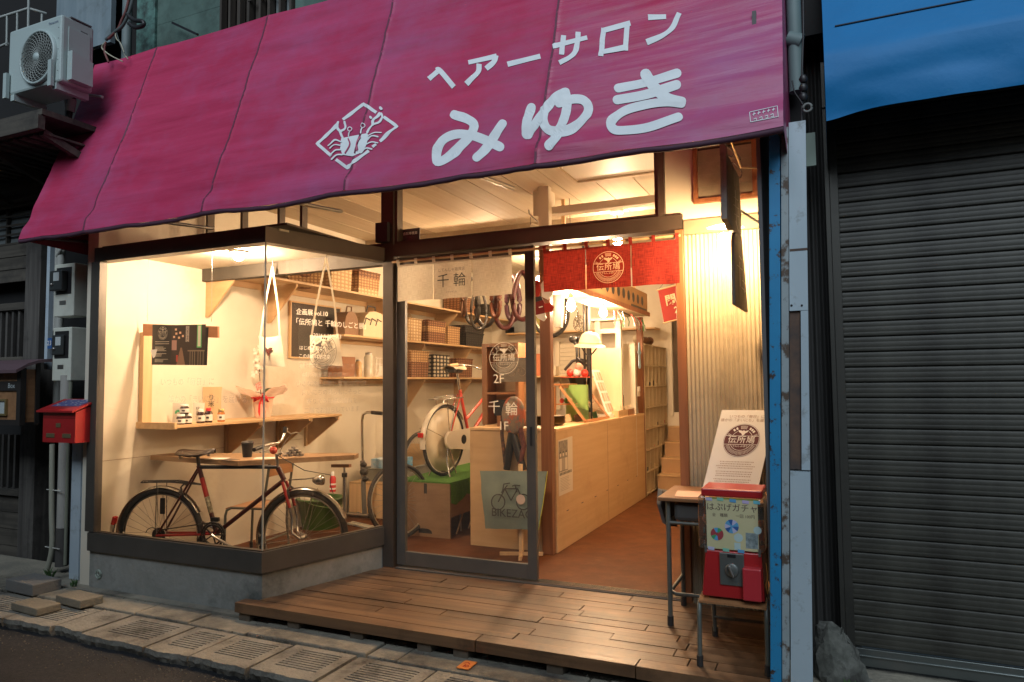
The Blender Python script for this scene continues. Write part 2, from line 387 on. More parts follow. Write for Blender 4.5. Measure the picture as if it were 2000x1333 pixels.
# slotted drain covers, each its own slab, front edge chipped
xb = [-6.6, -6.12, -5.62, -5.10, -4.55, -4.12, -3.86, -3.34, -3.02, -2.62, -2.22, -1.76, -1.30, -.84, -.38, .08, .54, 1.0, 1.46]
TZ = -.112
def slot_slab(x0, x1, y0, y1, zt, nsl, seed):
    r = random.Random(seed); g = .008; x0 += g; x1 -= g; th = .075
    b = MB(); ns = nsl
    sx0, sx1 = x0+(x1-x0)*.2, x1-(x1-x0)*.14
    ys = [y0+.0]
    # strips of the top between slots, slots recessed as gaps
    a, c = y0+.085, y1-.03; pitch = (c-a)/ns if ns else 0
    n = 16
    # chipped front edge as a jagged prism
    fr = []
    for i in range(n+1):
        x = x0+(x1-x0)*i/n; fr.append((x, y0+r.uniform(-.002, .004)+.022*noise.noise(V((x*7, seed, 0)))))
    top = [(x, y, zt+r.uniform(-.001, .001)) for x, y in fr]; y2 = a if ns else y1
    vs = top+[(x, y2, zt) for x, _ in fr]+[(x, y-.004+r.uniform(-.004, .004), zt-.022-r.uniform(0, .006)) for x, y in fr]+[(x, y+.02+r.uniform(-.01, .01), zt-th) for x, y in fr]
    m = n+1; fs = []
    for i in range(n):
        fs += [(i, i+1, m+i+1, m+i), (2*m+i, 2*m+i+1, i+1, i), (3*m+i, 3*m+i+1, 2*m+i+1, 2*m+i)]
    b.add(vs, fs)
    for xx in (0, n): b.add([vs[xx], vs[m+xx], (vs[m+xx][0], vs[m+xx][1], zt-th), vs[3*m+xx], vs[2*m+xx]], [(0, 1, 2, 3, 4)])
    if ns:
        b.box((x0, a, zt-th), (sx0, y1, zt)); b.box((sx1, a, zt-th), (x1, y1, zt))
        sl = .011
        for k in range(ns):
            yy = a+pitch*k; b.box((sx0, yy+(sl if k else sl), zt-th), (sx1, yy+pitch, zt))
            b.box((sx0, yy, zt-th), (sx1, yy+sl, zt-.022))
        b.box((sx0, c, zt-th), (sx1, y1, zt))
    return b
for i in range(len(xb)-1):
    x0, x1 = xb[i], xb[i+1]; w = x1-x0
    ns = 0 if w < .27 else 9
    yf = -1.50 - (0.03 if ns else 0) + rs.uniform(-.008, .008)
    mb = slot_slab(x0, x1, yf, -1.20+rs.uniform(-.01, .01), TZ+rs.uniform(-.006, .006), ns, i)
    part('slab', mb, M_slab, pave)
# inner kerb stones
xk = [-6.6, -5.9, -5.2, -4.42, -3.86, -3.42, -2.98, -2.18, -2.0, -1.05, -.96, -.1, .6, 1.4]
for i in range(len(xk)-1):
    z = -.098+rs.uniform(-.006, .004)
    b = MB(); b.box((xk[i]+.005, -1.187+rs.uniform(-.006, .006), -.2), (xk[i+1]-.005, -1.005, z)); part('kerb_stone', b, M_kerb, pave, bev=.008)
b = MB(); b.box((-6.6, -.998, -.21), (-3.1, -.60, -.092)); part('pavement_strip', b, M_kerb, pave)
b = MB(); b.box((-3.092, -.998, -.21), (1.4, -.40, -.112)); part('pavement_strip', b, M_kerb, pave)
# orange survey plate on the kerb
t = thing('survey_plate', 'small orange plate with a red arrow stuck on the kerb by the deck', 'marker', (-1.54, -1.12, -.096))
c0 = P(914, 1298, z=-.0935); b = MB(); b.obox((c0.x, -1.12, -.0925), (.032, 0, 0), (0, .048, 0), (0, 0, .002)); t.location = (c0.x, -1.12, -.095); OFF[t.name] = Vector(t.location)
part('plate', b, mat('orange_plate', (.75, .25, .06), .5), t)
M_red = mat('red_mark', (.45, .02, .015), .5)
b = MB(); ff = lambda u, v, l: (c0.x+u, -1.12+v, -.0900+l)
strokes(b, [(-.005, -.03), (-.005, -.004)], .006, ff); strokes(b, [(-.02, .008), (-.005, .024), (.012, .008)], .006, ff, .0003); strokes(b, [(.008, -.028), (.02, -.018), (.008, -.006), (-.004, -.018), (.008, -.028)], .005, ff, .0006)
part('mark', b, M_red, t)
# loose bricks at the left end
M_brick = mat('paving_brick', (.21, .185, .135), .95, col2=(.26, .23, .17), scale=9, bump=.6, bscale=60)
def loose(c, ex, ey, h, lab, m=M_brick):
    b = MB(); b.obox((c[0], c[1], c[2]+h/2), (ex[0], ex[1], 0), (ey[0], ey[1], 0), (0, 0, h/2)); solo('paving_block', b, m, lab, 'block', bev=.006)
loose((-4.36, -1.19, -.098), (.135, -.012), (.012, .068), .05, 'pale concrete block lying behind its twin beside the downpipe foot')
loose((-4.50, -1.37, -.106), (.14, -.01), (.01, .068), .045, 'pale concrete block lying on the drain cover, nearer the road')
loose((-4.93, -1.12, -.098), (.16, -.01), (.01, .09), .075, 'darker grey block at the wall foot at the far left edge', mat('dark_block', (.16, .16, .15), .95, bump=.5, bscale=50))

# ================================================================ wooden deck
deck = thing('wooden_deck', 'brown plank deck in front of the sliding door of the bicycle shop', 'deck', (-1.7, -.55, -.11))
DX0, DX1, DY0, DY1 = -3.20, -.255, -1.05, -.045
rows = 11; pw = (DY1-DY0)/rows
def side_x(y): return -3.105+(y+.931)*(.25/.931)+.012     # right face of the show window
joint = {0: [-1.63, -.83], 1: [-1.47, -.62, -.5], 2: [-2.35, -1.42, -.70], 3: [-1.99, -1.03, -.66], 4: [-2.28, -1.45, -.72], 5: [-1.35, -.9], 6: [-2.4, -1.28], 7: [-1.31], 8: [-2.1, -1.05], 9: [-2.3, -1.5], 10: [-1.8, -1.1]}
for r_ in range(rows):
    y0 = DY0+pw*r_; y1 = y0+pw-.0045
    if r_ == 0: y0 -= .0
    js = [None]+joint[r_]+[DX1]
    for k in range(len(js)-1):
        gap = .003
        if js[k] is None:
            xa = DX0 if y1 < -.935 else side_x(y0); xb_ = DX0 if y1 < -.935 else side_x(y1)
        else: xa = xb_ = js[k]+gap
        x1 = js[k+1]-gap; zt = rs.uniform(-.0025, .0015); th = .034 if r_ else .055
        b = MB(); b.prism([(xa, y0, zt-th), (x1, y0, zt-th), (x1, y1, zt-th), (xb_, y1, zt-th)], (0, 0, th))
        part('plank', b, M_deck, deck, bev=.0022)
for x in (-3.14, -2.78, -2.35, -1.93, -1.72, -1.22, -.7, -.33):
    b = MB(); b.box((x-.04, -1.035, -.108), (x+.04, -.2, -.0565)); part('sleeper', b, M_sleep, deck)

# ================================================================ interior shell
FZ = -.09
b = MB(); b.box((-4.66, -.90, FZ-.05), (-.5, 6.2, FZ)); struct('interior_floor', b, M_floor)
# left wall
b = MB(); b.box((-4.76, -.915, FZ-.05), (-4.65, 6.2, 2.95)); struct('left_wall', b, M_plaster)
b = MB(); b.box((-4.649, -.90, .742), (-4.647, 1.2, .745)); struct('wall_joint', b, mat('joint', (.25, .18, .12), .9))
b = MB()
b.box((-4.65, 5.40, FZ), (-1.63, 5.5, 2.95)); b.box((-1.63, 5.40, 1.75), (-.6, 5.5, 2.95)); struct('back_wall', b, M_plaster)
b = MB(); b.box((-.745, .06, FZ), (-.60, 6.2, 2.95)); struct('right_wall', b, M_plaster)
b = MB(); b.box((-1.7, 6.1, FZ), (-.6, 6.2, 2.95)); struct('passage_wall', b, mat('passage', (.16, .12, .08), .9, col2=(.12, .09, .06)))
b = MB(); b.box((-4.70, .05, 2.88), (-.6, 6.2, 2.95)); cl = struct('ceiling', b, M_ceilb)
for i in range(13):
    x0 = -4.648+i*.3; b = MB(); b.box((x0+.004, .08, 2.85), (x0+.296, 5.4, 2.879+rs.uniform(-.001, 0))); part('ceiling_board', b, M_ceilb, cl)
b = MB(); b.box((-4.649, 2.2, 2.72), (-.76, 2.36, 2.85)); struct('ceiling_beam', b, M_ceilb)
b = MB(); b.box((-2.2, 1.15, 2.70), (-2.06, 1.29, 2.85)); b.box((-2.2, 1.15, 2.64), (-.76, 1.25, 2.70)); struct('ceiling_duct', b, M_plaster)
# ceiling hatch
t = thing('ceiling_hatch', 'square flat panel in a moulded frame on the shop ceiling', 'panel', (-1.3, .75, 2.83))
b = MB(); b.box((-1.75, .45, 2.835), (-.95, .98, 2.849)); part('panel', b, M_white, t)
b = MB()
for q in ((-1.79, .41, 2.82, -.91, .45, 2.849), (-1.79, .98, 2.82, -.91, 1.02, 2.849), (-1.79, .45, 2.82, -1.75, .98, 2.849), (-.95, .45, 2.82, -.91, .98, 2.849)): b.box(q[:3], q[3:])
part('frame', b, M_ceilb, t)

# header beam across the shop front, indoors, and the show-window ceiling
b = MB(); b.box((-4.649, -.02, 2.112), (-2.87, .06, 2.243)); struct('header_beam', b, mat('header_grey', (.05, .044, .034), .7, col2=(.085, .072, .055), scale=3))
b = MB(); b.prism([(-4.649, -.868, 2.212), (-3.06, -.868, 2.212), (-2.93, -.025, 2.212), (-4.649, -.025, 2.212)], (0, 0, .012)); struct('window_ceiling', b, M_plaster)

# ================================================================ facade
b = MB(); b.box((-2.865, -.05, 0), (-2.775, .07, 3.2)); struct('door_pillar', b, M_bronze, bev=.004)
b = MB(); b.box((-2.775, -.05, 2.157), (-.76, .06, 2.243)); struct('door_lintel', b, M_bronze)
b = MB(); b.box((-.90, -.055, 2.2435), (-.862, .065, 3.1)); struct('transom_pillar', b, M_bronze)
b = MB(); b.box((-.805, -.06, 0), (-.757, .06, 2.15)); struct('door_post', b, M_postwood, bev=.003)
b = MB(); b.box((-.86, -.03, 2.205), (-.29, .06, 2.9)); struct('upper_wall', b, M_plaster)
b = MB(); b.box((-.755, -.045, 2.12), (-.29, .055, 2.203)); struct('wall_trim', b, mat('trim_brown', (.20, .15, .10), .6, col2=(.26, .19, .12)))
# transom windows
def transom(name, x0, x1, z0, z1, label, mull=()):
    t = thing(name, label, 'window', ((x0+x1)/2, 0, z0))
    b = MB(); b.box((x0, -.035, z0), (x1, .035, z0+.02)); b.box((x0, -.035, z1-.02), (x1, .035, z1)); b.box((x0, -.035, z0+.02), (x0+.022, .035, z1-.02)); b.box((x1-.022, -.035, z0+.02), (x1, .035, z1-.02))
    part('frame', b, M_bronze, t)
    for m_ in mull: b = MB(); b.box((m_-.012, -.03, z0+.02), (m_+.012, .03, z1-.02)); part('mullion', b, M_bronze, t)
    b = MB(); b.quad((x0+.02, 0, z0+.02), (x1-.02, 0, z0+.02), (x1-.02, 0, z1-.02), (x0+.02, 0, z1-.02)); part('glass_pane', b, M_glass, t)
transom('transom_window', -2.774, -.902, 2.244, 2.95, 'wide clear transom window above the sliding door lintel')
transom('transom_window', -4.60, -2.867, 2.244, 2.95, 'low strip of panes seen between the show window top and the awning', (-4.22, -3.84, -3.62))
# small shop card and dark box at the transom corner
c = P(800, 456, y=.03)
t = thing('shop_card', 'small dark card with pale characters standing in the transom corner', 'sign', (c.x, .03, 2.265))
b = MB(); b.box((c.x-.075, .04, 2.265), (c.x+.075, .05, 2.365)); part('card', b, M_black, t); text(t, '自転車雑貨', (c.x, .038, 2.33), (1, 0, 0), (0, 0, 1), .024, M_white)
b = MB(); b.box((-2.90, -.09, 2.262), (-2.80, -.055, 2.40)); solo('junction_box', b, M_black, 'dark brown box fixed to the pillar over the show window', 'box')

# louvred window in the right upper wall
t = thing('louvre_window', 'small louvred window in a red-brown frame above the corrugated wall', 'window', (-.515, -.03, 2.295))
x0, x1, z0, z1 = -.692, -.337, 2.295, 2.648
b = MB(); fwd = .026
b.box((x0, -.055, z0), (x1, -.03, z0+fwd)); b.box((x0, -.055, z1-fwd), (x1, -.03, z1)); b.box((x0, -.055, z0+fwd), (x0+fwd, -.03, z1-fwd)); b.box((x1-fwd, -.055, z0+fwd), (x1, -.03, z1-fwd))
part('frame', b, M_postwood, t)
M_lou = mat('louvre_glass', (.26, .23, .17), .35, col2=(.36, .31, .22), scale=9)
for k in range(4):
    zz = z0+fwd+.006+k*.07; b = MB(); b.obox((-.515, -.038, zz+.033), (.150, 0, 0), (0, .004, .039), (0, .0015, 0)); part('louvre', b, M_lou, t)
b = MB(); b.box((x0+fwd, -.0305, z0+fwd), (x1-fwd, -.0295, z1-fwd)); part('dark_backing', b, M_black, t)

# corrugated metal wall right of the door
M_corr = mat('corrugated_zinc', (.46, .38, .26), .42, .25, col2=(.54, .46, .33), scale=2, stretch=(3, 3, .6), grime_or_sheen=(.25, .20, .14), gscale=3, glev=(.5, .85))
def corrug(name, x0, x1, y, z0, z1, pitch, amp, m, label, cat, parent=None):
    b = MB(); n = int((x1-x0)/pitch*8); vs = []; fs = []
    for i in range(n+1):
        x = x0+(x1-x0)*i/n; yy = y-amp*math.cos(2*PI*(x-x0)/pitch); vs += [(x, yy, z0), (x, yy, z1)]
    for i in range(n): fs.append((2*i, 2*i+2, 2*i+3, 2*i+1))
    b.add(vs, fs, True); return solo(name, b, m, label, cat)
corrug('corrugated_wall', -.755, -.27, -.018, -.02, 2.119, .0235, .0062, M_corr, 'corrugated metal cladding right of the door, lit by the lamp', 'wall')
b = MB(); b.box((-.752, .0, -.1), (-.25, .055, 2.119)); struct('backing_wall', b, M_plaster)
b = MB(); b.box((-.262, -.98, -.11), (-.245, .05, 2.9)); struct('side_wall', b, mat('side_sheet', (.10, .10, .10), .7))

# ---------------------------------------------------------------- show window
sw = thing('show_window', 'glazed corner show window on a concrete plinth with a bicycle inside', 'window', (-3.85, -.93, -.12))
A, B_, C_ = V((-4.58, -.931, 0)), V((-3.108, -.931, 0)), V((-2.866, -.03, 0))
dS = (C_-B_).normalized(); nS = V((dS.y, -dS.x, 0))
def wall_strip(z0, z1, out, inn, m, name, back=True):
    # front and side strips of one band around the corner, mitred
    b = MB(); k = B_+V((0, -1, 0))*out; 
    # outer corner by intersecting offset lines
    def corner(o):
        # line1: y = -.931-o ; line2: B_+nS*o + dS*t
        p = B_+nS*o; tt = ((-.931-o)-p.y)/dS.y; return p+dS*tt
    o1, i1 = corner(out), corner(-inn)
    f0, f1 = V((-4.64, -.931-out, 0)), V((-4.64, -.931+inn, 0)); s0, s1 = C_+nS*out, C_-nS*inn
    z = V((0, 0, z0)); h = (0, 0, z1-z0)
    part(name, MB().prism([f0+z, o1+z, i1+z, f1+z], h), m, sw, bev=.003)
    part(name, MB().prism([o1+z, s0+z, s1+z, i1+z], h), m, sw, bev=.003)
wall_strip(-.19, .152, .0, .12, M_conc, 'plinth')
wall_strip(.1525, .274, .022, .05, M_bronze2, 'sill')
wall_strip(.2745, .281, .010, .006, M_bronze, 'glazing_bead')
wall_strip(2.128, 2.225, .022, .06, M_bronze, 'head_beam')
b = MB(); b.quad(V((-4.575, -.931, .281)), V((-3.112, -.931, .281)), V((-3.112, -.931, 2.127)), V((-4.575, -.931, 2.127))); part('glass_pane', b, M_glass, sw)
b = MB(); q0, q1 = B_+dS*.004, C_-dS*.01; b.quad(q0+V((0, 0, .281)), q1+V((0, 0, .281)), q1+V((0, 0, 2.127)), q0+V((0, 0, 2.127))); part('glass_pane', b, M_glass, sw)
b = MB(); b.bar(B_+V((0, 0, .281)), B_+V((0, 0, 2.127)), .008, .008, (0, 1, 0)); part('corner_joint', b, mat('silicone', (.42, .38, .30), .5), sw)
b = MB(); b.box((-4.665, -.955, .281), (-4.577, -.90, 2.127)); part('jamb', b, M_bronze2, sw)
b = MB(); b.box((-4.60, -.925, 2.2255), (-2.95, -.06, 2.238)); part('roof', b, M_bronze, sw)
# ring-shaped mark on the plinth's left end
M_pale = mat('pale_green_rope', (.35, .42, .36), .8)
b = MB(); c = P(192, 1122, y=-.936); b.ring(c, (0, 1, 0), .028, .0035, 20); b.ring(c+V((.004, -.003, .008)), (0, 1, 0), .014, .003, 14); b.ring(c+V((.006, -.003, -.016)), (0, 1, 0), .008, .003, 12)
solo('wire_coil', b, M_pale, 'small pale coil of wire on the left end of the plinth', 'coil')

# ---------------------------------------------------------------- sliding door
sd_ = thing('sliding_door', 'dark-framed glass sliding door leaf with the round shop mark', 'door', (-2.24, 0, 0))
b = MB(); b.box((-2.768, -.018, .02), (-2.700, .014, 2.15)); part('stile', b, M_bronze2, sd_, bev=.002)
b = MB(); b.box((-1.785, -.018, .02), (-1.722, .014, 2.15)); part('stile', b, M_bronze2, sd_, bev=.002)
b = MB(); b.box((-2.6995, -.017, .02), (-1.7855, .013, .112)); part('bottom_rail', b, M_bronze2, sd_, bev=.002)
b = MB(); b.box((-2.6995, -.017, 2.10), (-1.7855, .013, 2.15)); part('top_rail', b, M_bronze2, sd_)
b = MB(); b.quad((-2.70, -.002, .11), (-1.785, -.002, .11), (-1.785, -.002, 2.1), (-2.70, -.002, 2.1)); part('glass_pane', b, M_glassd, sd_)
b = MB(); b.box((-1.76, -.0215, .86), (-1.744, -.0185, .98)); part('pull', b, M_black, sd_)
for x in (-2.66, -2.10, -1.83): pass
M_glw = cloth('glass_lettering', (.70, .64, .52), (.70, .64, .52), .45)
cE = P(984, 700, y=-.006); emblem(sd_, cE, (1, 0, 0), (0, 0, 1), .105, M_glw, thin=.9)
text(sd_, '2F', P(974, 741, y=-.005), (1, 0, 0), (0, 0, 1), .085, M_glw, bold=-.002)
# track
b = MB(); b.box((-2.768, -.044, -.06), (-.807, .055, .004)); struct('door_track', b, M_bronze2)
for y in (-.03, -.006, .018, .04): b = MB(); b.box((-2.76, y-.002, .004), (-.81, y+.002, .013)); struct('track_rail', b, M_chrome)

# ================================================================ awning
AX0, AX1 = -5.08, -.137
AB, AT = V((0, -1.2, 2.293)), V((0, -.68, 3.735)); AD = AT-AB; AN = V((0, -AD.z, AD.y)).normalized()
SEAM = [P(163, 448, y=-1.2).x, P(394, 409, y=-1.2).x, P(672, 362, y=-1.2).x, P(1045, 305, y=-1.2).x]
def awn_disp(x, v):
    ed = [AX0]+SEAM+[AX1]
    k = max(i for i in range(len(ed)-1) if x >= ed[i]-1e-6 or i == 0); w = ed[k+1]-ed[k]; tt = min(1, max(0, (x-ed[k])/w))
    wr = noise.noise(V((x*.55+v*.5, v*19+x*2.2, 3.1)))*.0065+noise.noise(V((x*.9, v*46-x*2.4, 7.7)))*.0038+noise.noise(V((x*.5, v*8+x*1.0, 1.7)))*.007
    sag = -math.sin(PI*tt)*.014*(1-.3*v)
    belly = -math.sin(PI*min(1, v))*.018
    hem = math.exp(-((v-.045)/.03)**2)*(.010+.010*noise.noise(V((x*2.3, 0, 5))))-math.exp(-((v-.105)/.035)**2)*.012
    amp = .35 if k == 0 else 1.
    se = math.exp(-(min(abs(x-s_) for s_ in SEAM)/.010)**2)*.004
    return wr*amp+sag+belly+hem+se
def awn(x, v, lift=0.):
    drop = -.012*abs(math.sin(x*3.9))*max(0, 1-v*12)
    return V((x, 0, 0))+AB+AD*v+AN*(awn_disp(x, v)+lift)+V((0, 0, drop))
M_awn = mat('awning_vinyl', (.50, .042, .118), .42, col2=(.39, .024, .075), scale=1.6, stretch=(.55, 1, 6), detail=7, grime_or_sheen=(.36, .13, .29), gscale=.7, glev=(.42, .85), bump=.55, bscale=5)  # lavender blotches: sky sheen and sun fading painted into the vinyl
aw = thing('shop_awning', 'magenta fabric awning with white Japanese lettering and a crab emblem', 'awning', (-2.6, -.94, 2.29))
b = MB(); nx, nv = 420, 110; vs = [awn(AX0+(AX1-AX0)*i/nx, j/nv) for j in range(nv+1) for i in range(nx+1)]
fs = [(j*(nx+1)+i, j*(nx+1)+i+1, (j+1)*(nx+1)+i+1, (j+1)*(nx+1)+i) for j in range(nv) for i in range(nx)]
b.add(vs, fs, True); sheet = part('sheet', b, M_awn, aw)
M_seam = mat('awning_seam', (.13, .03, .06), .6)
for sx in SEAM:
    b = MB(); L = [awn(sx-.006, j/60, .0015) for j in range(61)]; Q = [awn(sx+.006, j/60, .0015) for j in range(61)]
    b.add(L+Q, [(j, 61+j, 62+j, j+1) for j in range(60)], True); part('seam', b, M_seam, aw)
M_hem = mat('awning_hem', (.06, .02, .04), .7)
b = MB(); b.tube([awn(AX0+(AX1-AX0)*i/160, 0, -.012)+V((0, 0, -.008-.004*noise.noise(V((i*.3, 0, 0))))) for i in range(161)], .014, 8); part('hem', b, M_hem, aw)
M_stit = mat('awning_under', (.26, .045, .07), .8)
# end flaps
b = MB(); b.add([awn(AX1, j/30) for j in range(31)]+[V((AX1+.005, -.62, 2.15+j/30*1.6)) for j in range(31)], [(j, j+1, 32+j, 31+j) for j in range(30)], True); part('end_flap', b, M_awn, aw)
b = MB(); b.add([awn(AX0, j/30) for j in range(31)]+[V((AX0, -.62, 2.25+j/30*1.5)) for j in range(31)], [(j, j+1, 32+j, 31+j) for j in range(30)], True); part('end_flap', b, M_stit, aw)
b = MB()
for x in (-5.05, -3.9, -2.8, -1.6, -.16): b.tube([(x, -1.13, 2.31), (x, -.6, 2.36)], .012, 6)
b.tube([(-5.06, -1.12, 2.31), (-.15, -1.12, 2.31)], .013, 8); part('frame', b, M_steel, aw)
# lettering (drawn strokes, each laid on the cloth itself)
M_let = mat('awning_lettering', (.74, .79, .80), .55, col2=(.66, .72, .74), scale=7)
def on_awn(ox, oy, sc):
    def f(u, v, l):
        p = PV(ox+u/sc, oy+v/sc, AB, AN); vv = (p-AB).dot(AD)/AD.length_squared
        p = PV(ox+u/sc, oy+v/sc, AB+AN*awn_disp(p.x, vv), AN); vv = (p-AB).dot(AD)/AD.length_squared
        return awn(p.x, vv, .0028+l)
    return f
fA = on_awn(820, 0, 3.704)
def glyph(name, sts, w, f, rnd, sm):
    b = MB()
    for i, s_ in enumerate(sts):
        ww = w
        if isinstance(s_, tuple): s_, ww = s_
        if sm and len(s_) > 2: s_ = smooth_path(s_)
        strokes(b, s_, ww, f, i*.0005, 7, rnd)
    return part(name, b, M_let, aw)
KATA = [[[(68, 577), (132, 518)], [(118, 514), (148, 516), (248, 634)]], [[(352, 455), (556, 408)], [(552, 402), (536, 452), (480, 500)], [(432, 468), (418, 530), (338, 612)]], [[(635, 468), (872, 408)]],
 [[(963, 340), (1212, 276)], [(1043, 262), (1025, 396)], [(1148, 238), (1136, 345), (1092, 415), (1010, 458)]],
 [[(1332, 208), (1310, 410)], [(1330, 225), (1524, 172)], [(1503, 166), (1488, 368)], [(1326, 378), (1494, 345)]], [[(1652, 130), (1782, 124)], [(1878, 98), (1830, 200), (1760, 262), (1642, 312)]]]
for g in KATA: glyph('katakana_letter', g, 37, fA, False, True)
HIRA = [[[(250, 832), (340, 862), (392, 905), (370, 980), (290, 1065), (200, 1140), (128, 1168), (122, 1105), (175, 1015), (270, 975), (380, 985), (480, 1020), (578, 1062)], [(598, 898), (545, 985), (480, 1075), (412, 1138)]],
 [[(808, 782), (775, 880), (772, 975)], [(785, 975), (850, 880), (915, 790), (990, 705), (1048, 672)], [(902, 800), (893, 870), (925, 938), (1010, 958), (1100, 935), (1185, 865), (1222, 790), (1190, 735), (1110, 722), (1010, 750)], [(1055, 672), (1068, 760), (1040, 880), (990, 985), (935, 1048)]],
 [[(1438, 640), (1630, 602), (1860, 532)], [(1430, 728), (1640, 690), (1858, 618)], ([(1636, 545), (1700, 640), (1790, 715), (1890, 745)], 80), [(1895, 752), (1780, 748), (1640, 765), (1480, 810), (1385, 885), (1410, 940), (1500, 945), (1660, 920), (1870, 848)]]]
for g in HIRA: glyph('hiragana_letter', g, 66, fA, True, True)
fC = on_awn(580, 100, 4.443)
dm = [[(398, 596), (580, 462), (692, 537)], [(752, 572), (868, 655), (720, 785)], [(690, 812), (660, 838)], [(628, 870), (435, 1014), (340, 944)], [(300, 912), (178, 808), (356, 640)]]
b = MB()
for i, s_ in enumerate(dm): strokes(b, s_, 27, fC, i*.0003, 5, False)
part('crab_diamond', b, M_let, aw)
b = MB(); body = [(385, 760), (455, 745), (612, 715), (628, 750), (602, 830), (548, 890), (480, 915), (400, 905), (376, 850)]
cen = (500, 815); b.add([fC(*cen, .001)]+[fC(x, y, .001) for x, y in body], [(0, i+1, (i+1) % len(body)+1) for i in range(len(body))])
for i, (s_, w_) in enumerate([([(398, 752), (374, 700)], 20), ([(380, 702), (352, 668), (360, 622)], 22), ([(384, 698), (420, 672), (418, 620)], 18), ([(612, 710), (662, 640)], 17), ([(660, 645), (666, 602), (700, 572), (720, 548)], 24), ([(664, 640), (715, 622), (742, 584), (736, 548)], 18),
    ([(620, 742), (675, 712), (738, 716)], 11), ([(612, 778), (655, 745), (708, 750)], 11), ([(605, 812), (652, 792), (705, 802)], 11), ([(560, 888), (604, 852), (655, 858)], 13), ([(385, 790), (330, 775), (275, 825)], 12), ([(380, 825), (330, 820), (292, 850)], 11), ([(385, 860), (335, 865), (290, 905)], 12), ([(398, 905), (350, 908), (305, 945)], 13),
    ([(463, 706), (452, 745)], 9), ([(573, 680), (560, 720)], 9), ([(729, 500), (737, 508)], 24), ([(642, 580), (648, 586)], 20)]):
    strokes(b, smooth_path(s_) if len(s_) > 2 else s_, w_, fC, .0012+i*.0002, 5, True)
for (cx, cy, rr) in ((463, 683, 18), (578, 655, 18)): strokes(b, [(cx+rr*math.cos(2*PI*k/14), cy+rr*math.sin(2*PI*k/14)) for k in range(15)], 7, fC, .005, 3, False)
part('crab', b, M_let, aw)
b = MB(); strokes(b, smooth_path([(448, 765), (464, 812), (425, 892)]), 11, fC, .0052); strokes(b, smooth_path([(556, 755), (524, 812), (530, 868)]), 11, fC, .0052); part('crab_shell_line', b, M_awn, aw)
# small maker's stamp at the lower right
b = MB(); fS = on_awn(0, 0, 1.)
rr = random.Random(5)
strokes(b, [(1464, 219), (1518, 207), (1520, 226), (1466, 236), (1464, 219)], 1.3, fS, 0, 3, False)
for k in range(5): x = 1470+k*9.5; y = 219-k*2; strokes(b, [(x, y+4), (x+6, y+2)], 1.2, fS, .0003, 3, False); strokes(b, [(x+3, y), (x+2, y+6)], 1.2, fS, .0006, 3, False)
for k in range(4): x = 1472+k*11; y = 231-k*2.6; strokes(b, [(x, y), (x+5, y-2), (x+6, y+3), (x+1, y+3)], 1.2, fS, .0004, 3, False)
part('maker_stamp', b, M_let, aw)
# ================================================================ lit lamps, seen ones and added unseen ones
def glow(name, col, st):
    return mat(name, (1, 1, 1), .3, emit=col, estr=st)
WARM = (1.0, .68, .41)
M_bulb = glow('lit_bulb', WARM, 340*BULB)
M_bulbg = glow('lit_globe', WARM, 235*BULB)
M_bulbc = glow('lit_ceiling_bulb', (1.0, .69, .44), 640*BULB)
M_bulbo = glow('lit_wall_bulb', (1.0, .64, .32), 410*BULB)
M_brass = mat('socket_metal', (.5, .42, .3), .35, .9)
# flush lamp in the show window ceiling
c = P(466, 497, z=2.19)
t = thing('downlight', 'bright round lamp on the show window ceiling', 'lamp', (c.x, c.y, 2.16))
b = MB(); b.lathe((c.x, c.y, 2.2115), [(.062, 0), (.066, -.010), (.055, -.014)], n=20); part('ring', b, M_white, t)
b = MB(); b.ball((c.x, c.y, 2.172), .036, 12, 8, (1, 1, .8)); part('bulb', b, M_bulbc, t)
# two bare bulbs over the counter
for (px, py, yy, lab) in ((1115, 596, 1.5, 'bare glowing bulb hanging over the counter, nearer the wooden post'), (1178, 609, 2.5, 'bare glowing bulb hanging over the counter, nearer the tool rack')):
    c = P(px, py, y=yy)
    t = thing('hanging_bulb', lab, 'lamp', (c.x, c.y, c.z-.06), group='bare bulbs over the counter')
    b = MB(); b.lathe(c, [(.004, -.055), (.02, -.05), (.034, -.032), (.037, -.012), (.030, .014), (.018, .042), (.014, .055)], n=14); part('bulb', b, M_bulb, t)
    b = MB(); b.lathe(c+V((0, 0, .055)), [(.017, 0), (.018, .03), (.012, .05)], n=12); part('socket', b, M_brass, t)
    b = MB(); b.tube([c+V((0, 0, .1)), (c.x+.01, c.y, (c.z+2.85)/2), (c.x, c.y, 2.85)], .003, 6); part('cord', b, M_black, t)
# ceiling lamps added with bulbs out of view, for fill and ceiling glow
for (x, y, lab) in ((-1.75, 2.1, 'globe lamp hung low over the aisle'), (-3.3, 4.0, 'unseen globe lamp added as fill over the far baskets'), (-3.3, 2.5, 'unseen globe lamp added as fill over the repair corner')):
    t = thing('ceiling_lamp', lab, 'lamp', (x, y, 2.7), group='ceiling lamps')
    b = MB(); b.lathe((x, y, 2.85), [(.06, 0), (.06, -.03), (.03, -.035)], n=16); part('rose', b, M_white, t); part('stem', MB().tube([(x, y, 2.6), (x, y, 2.815)], .006, 6), M_black, t)
    b = MB(); b.ball((x, y, 2.56), .042, 12, 8); part('bulb', b, M_bulbg, t)
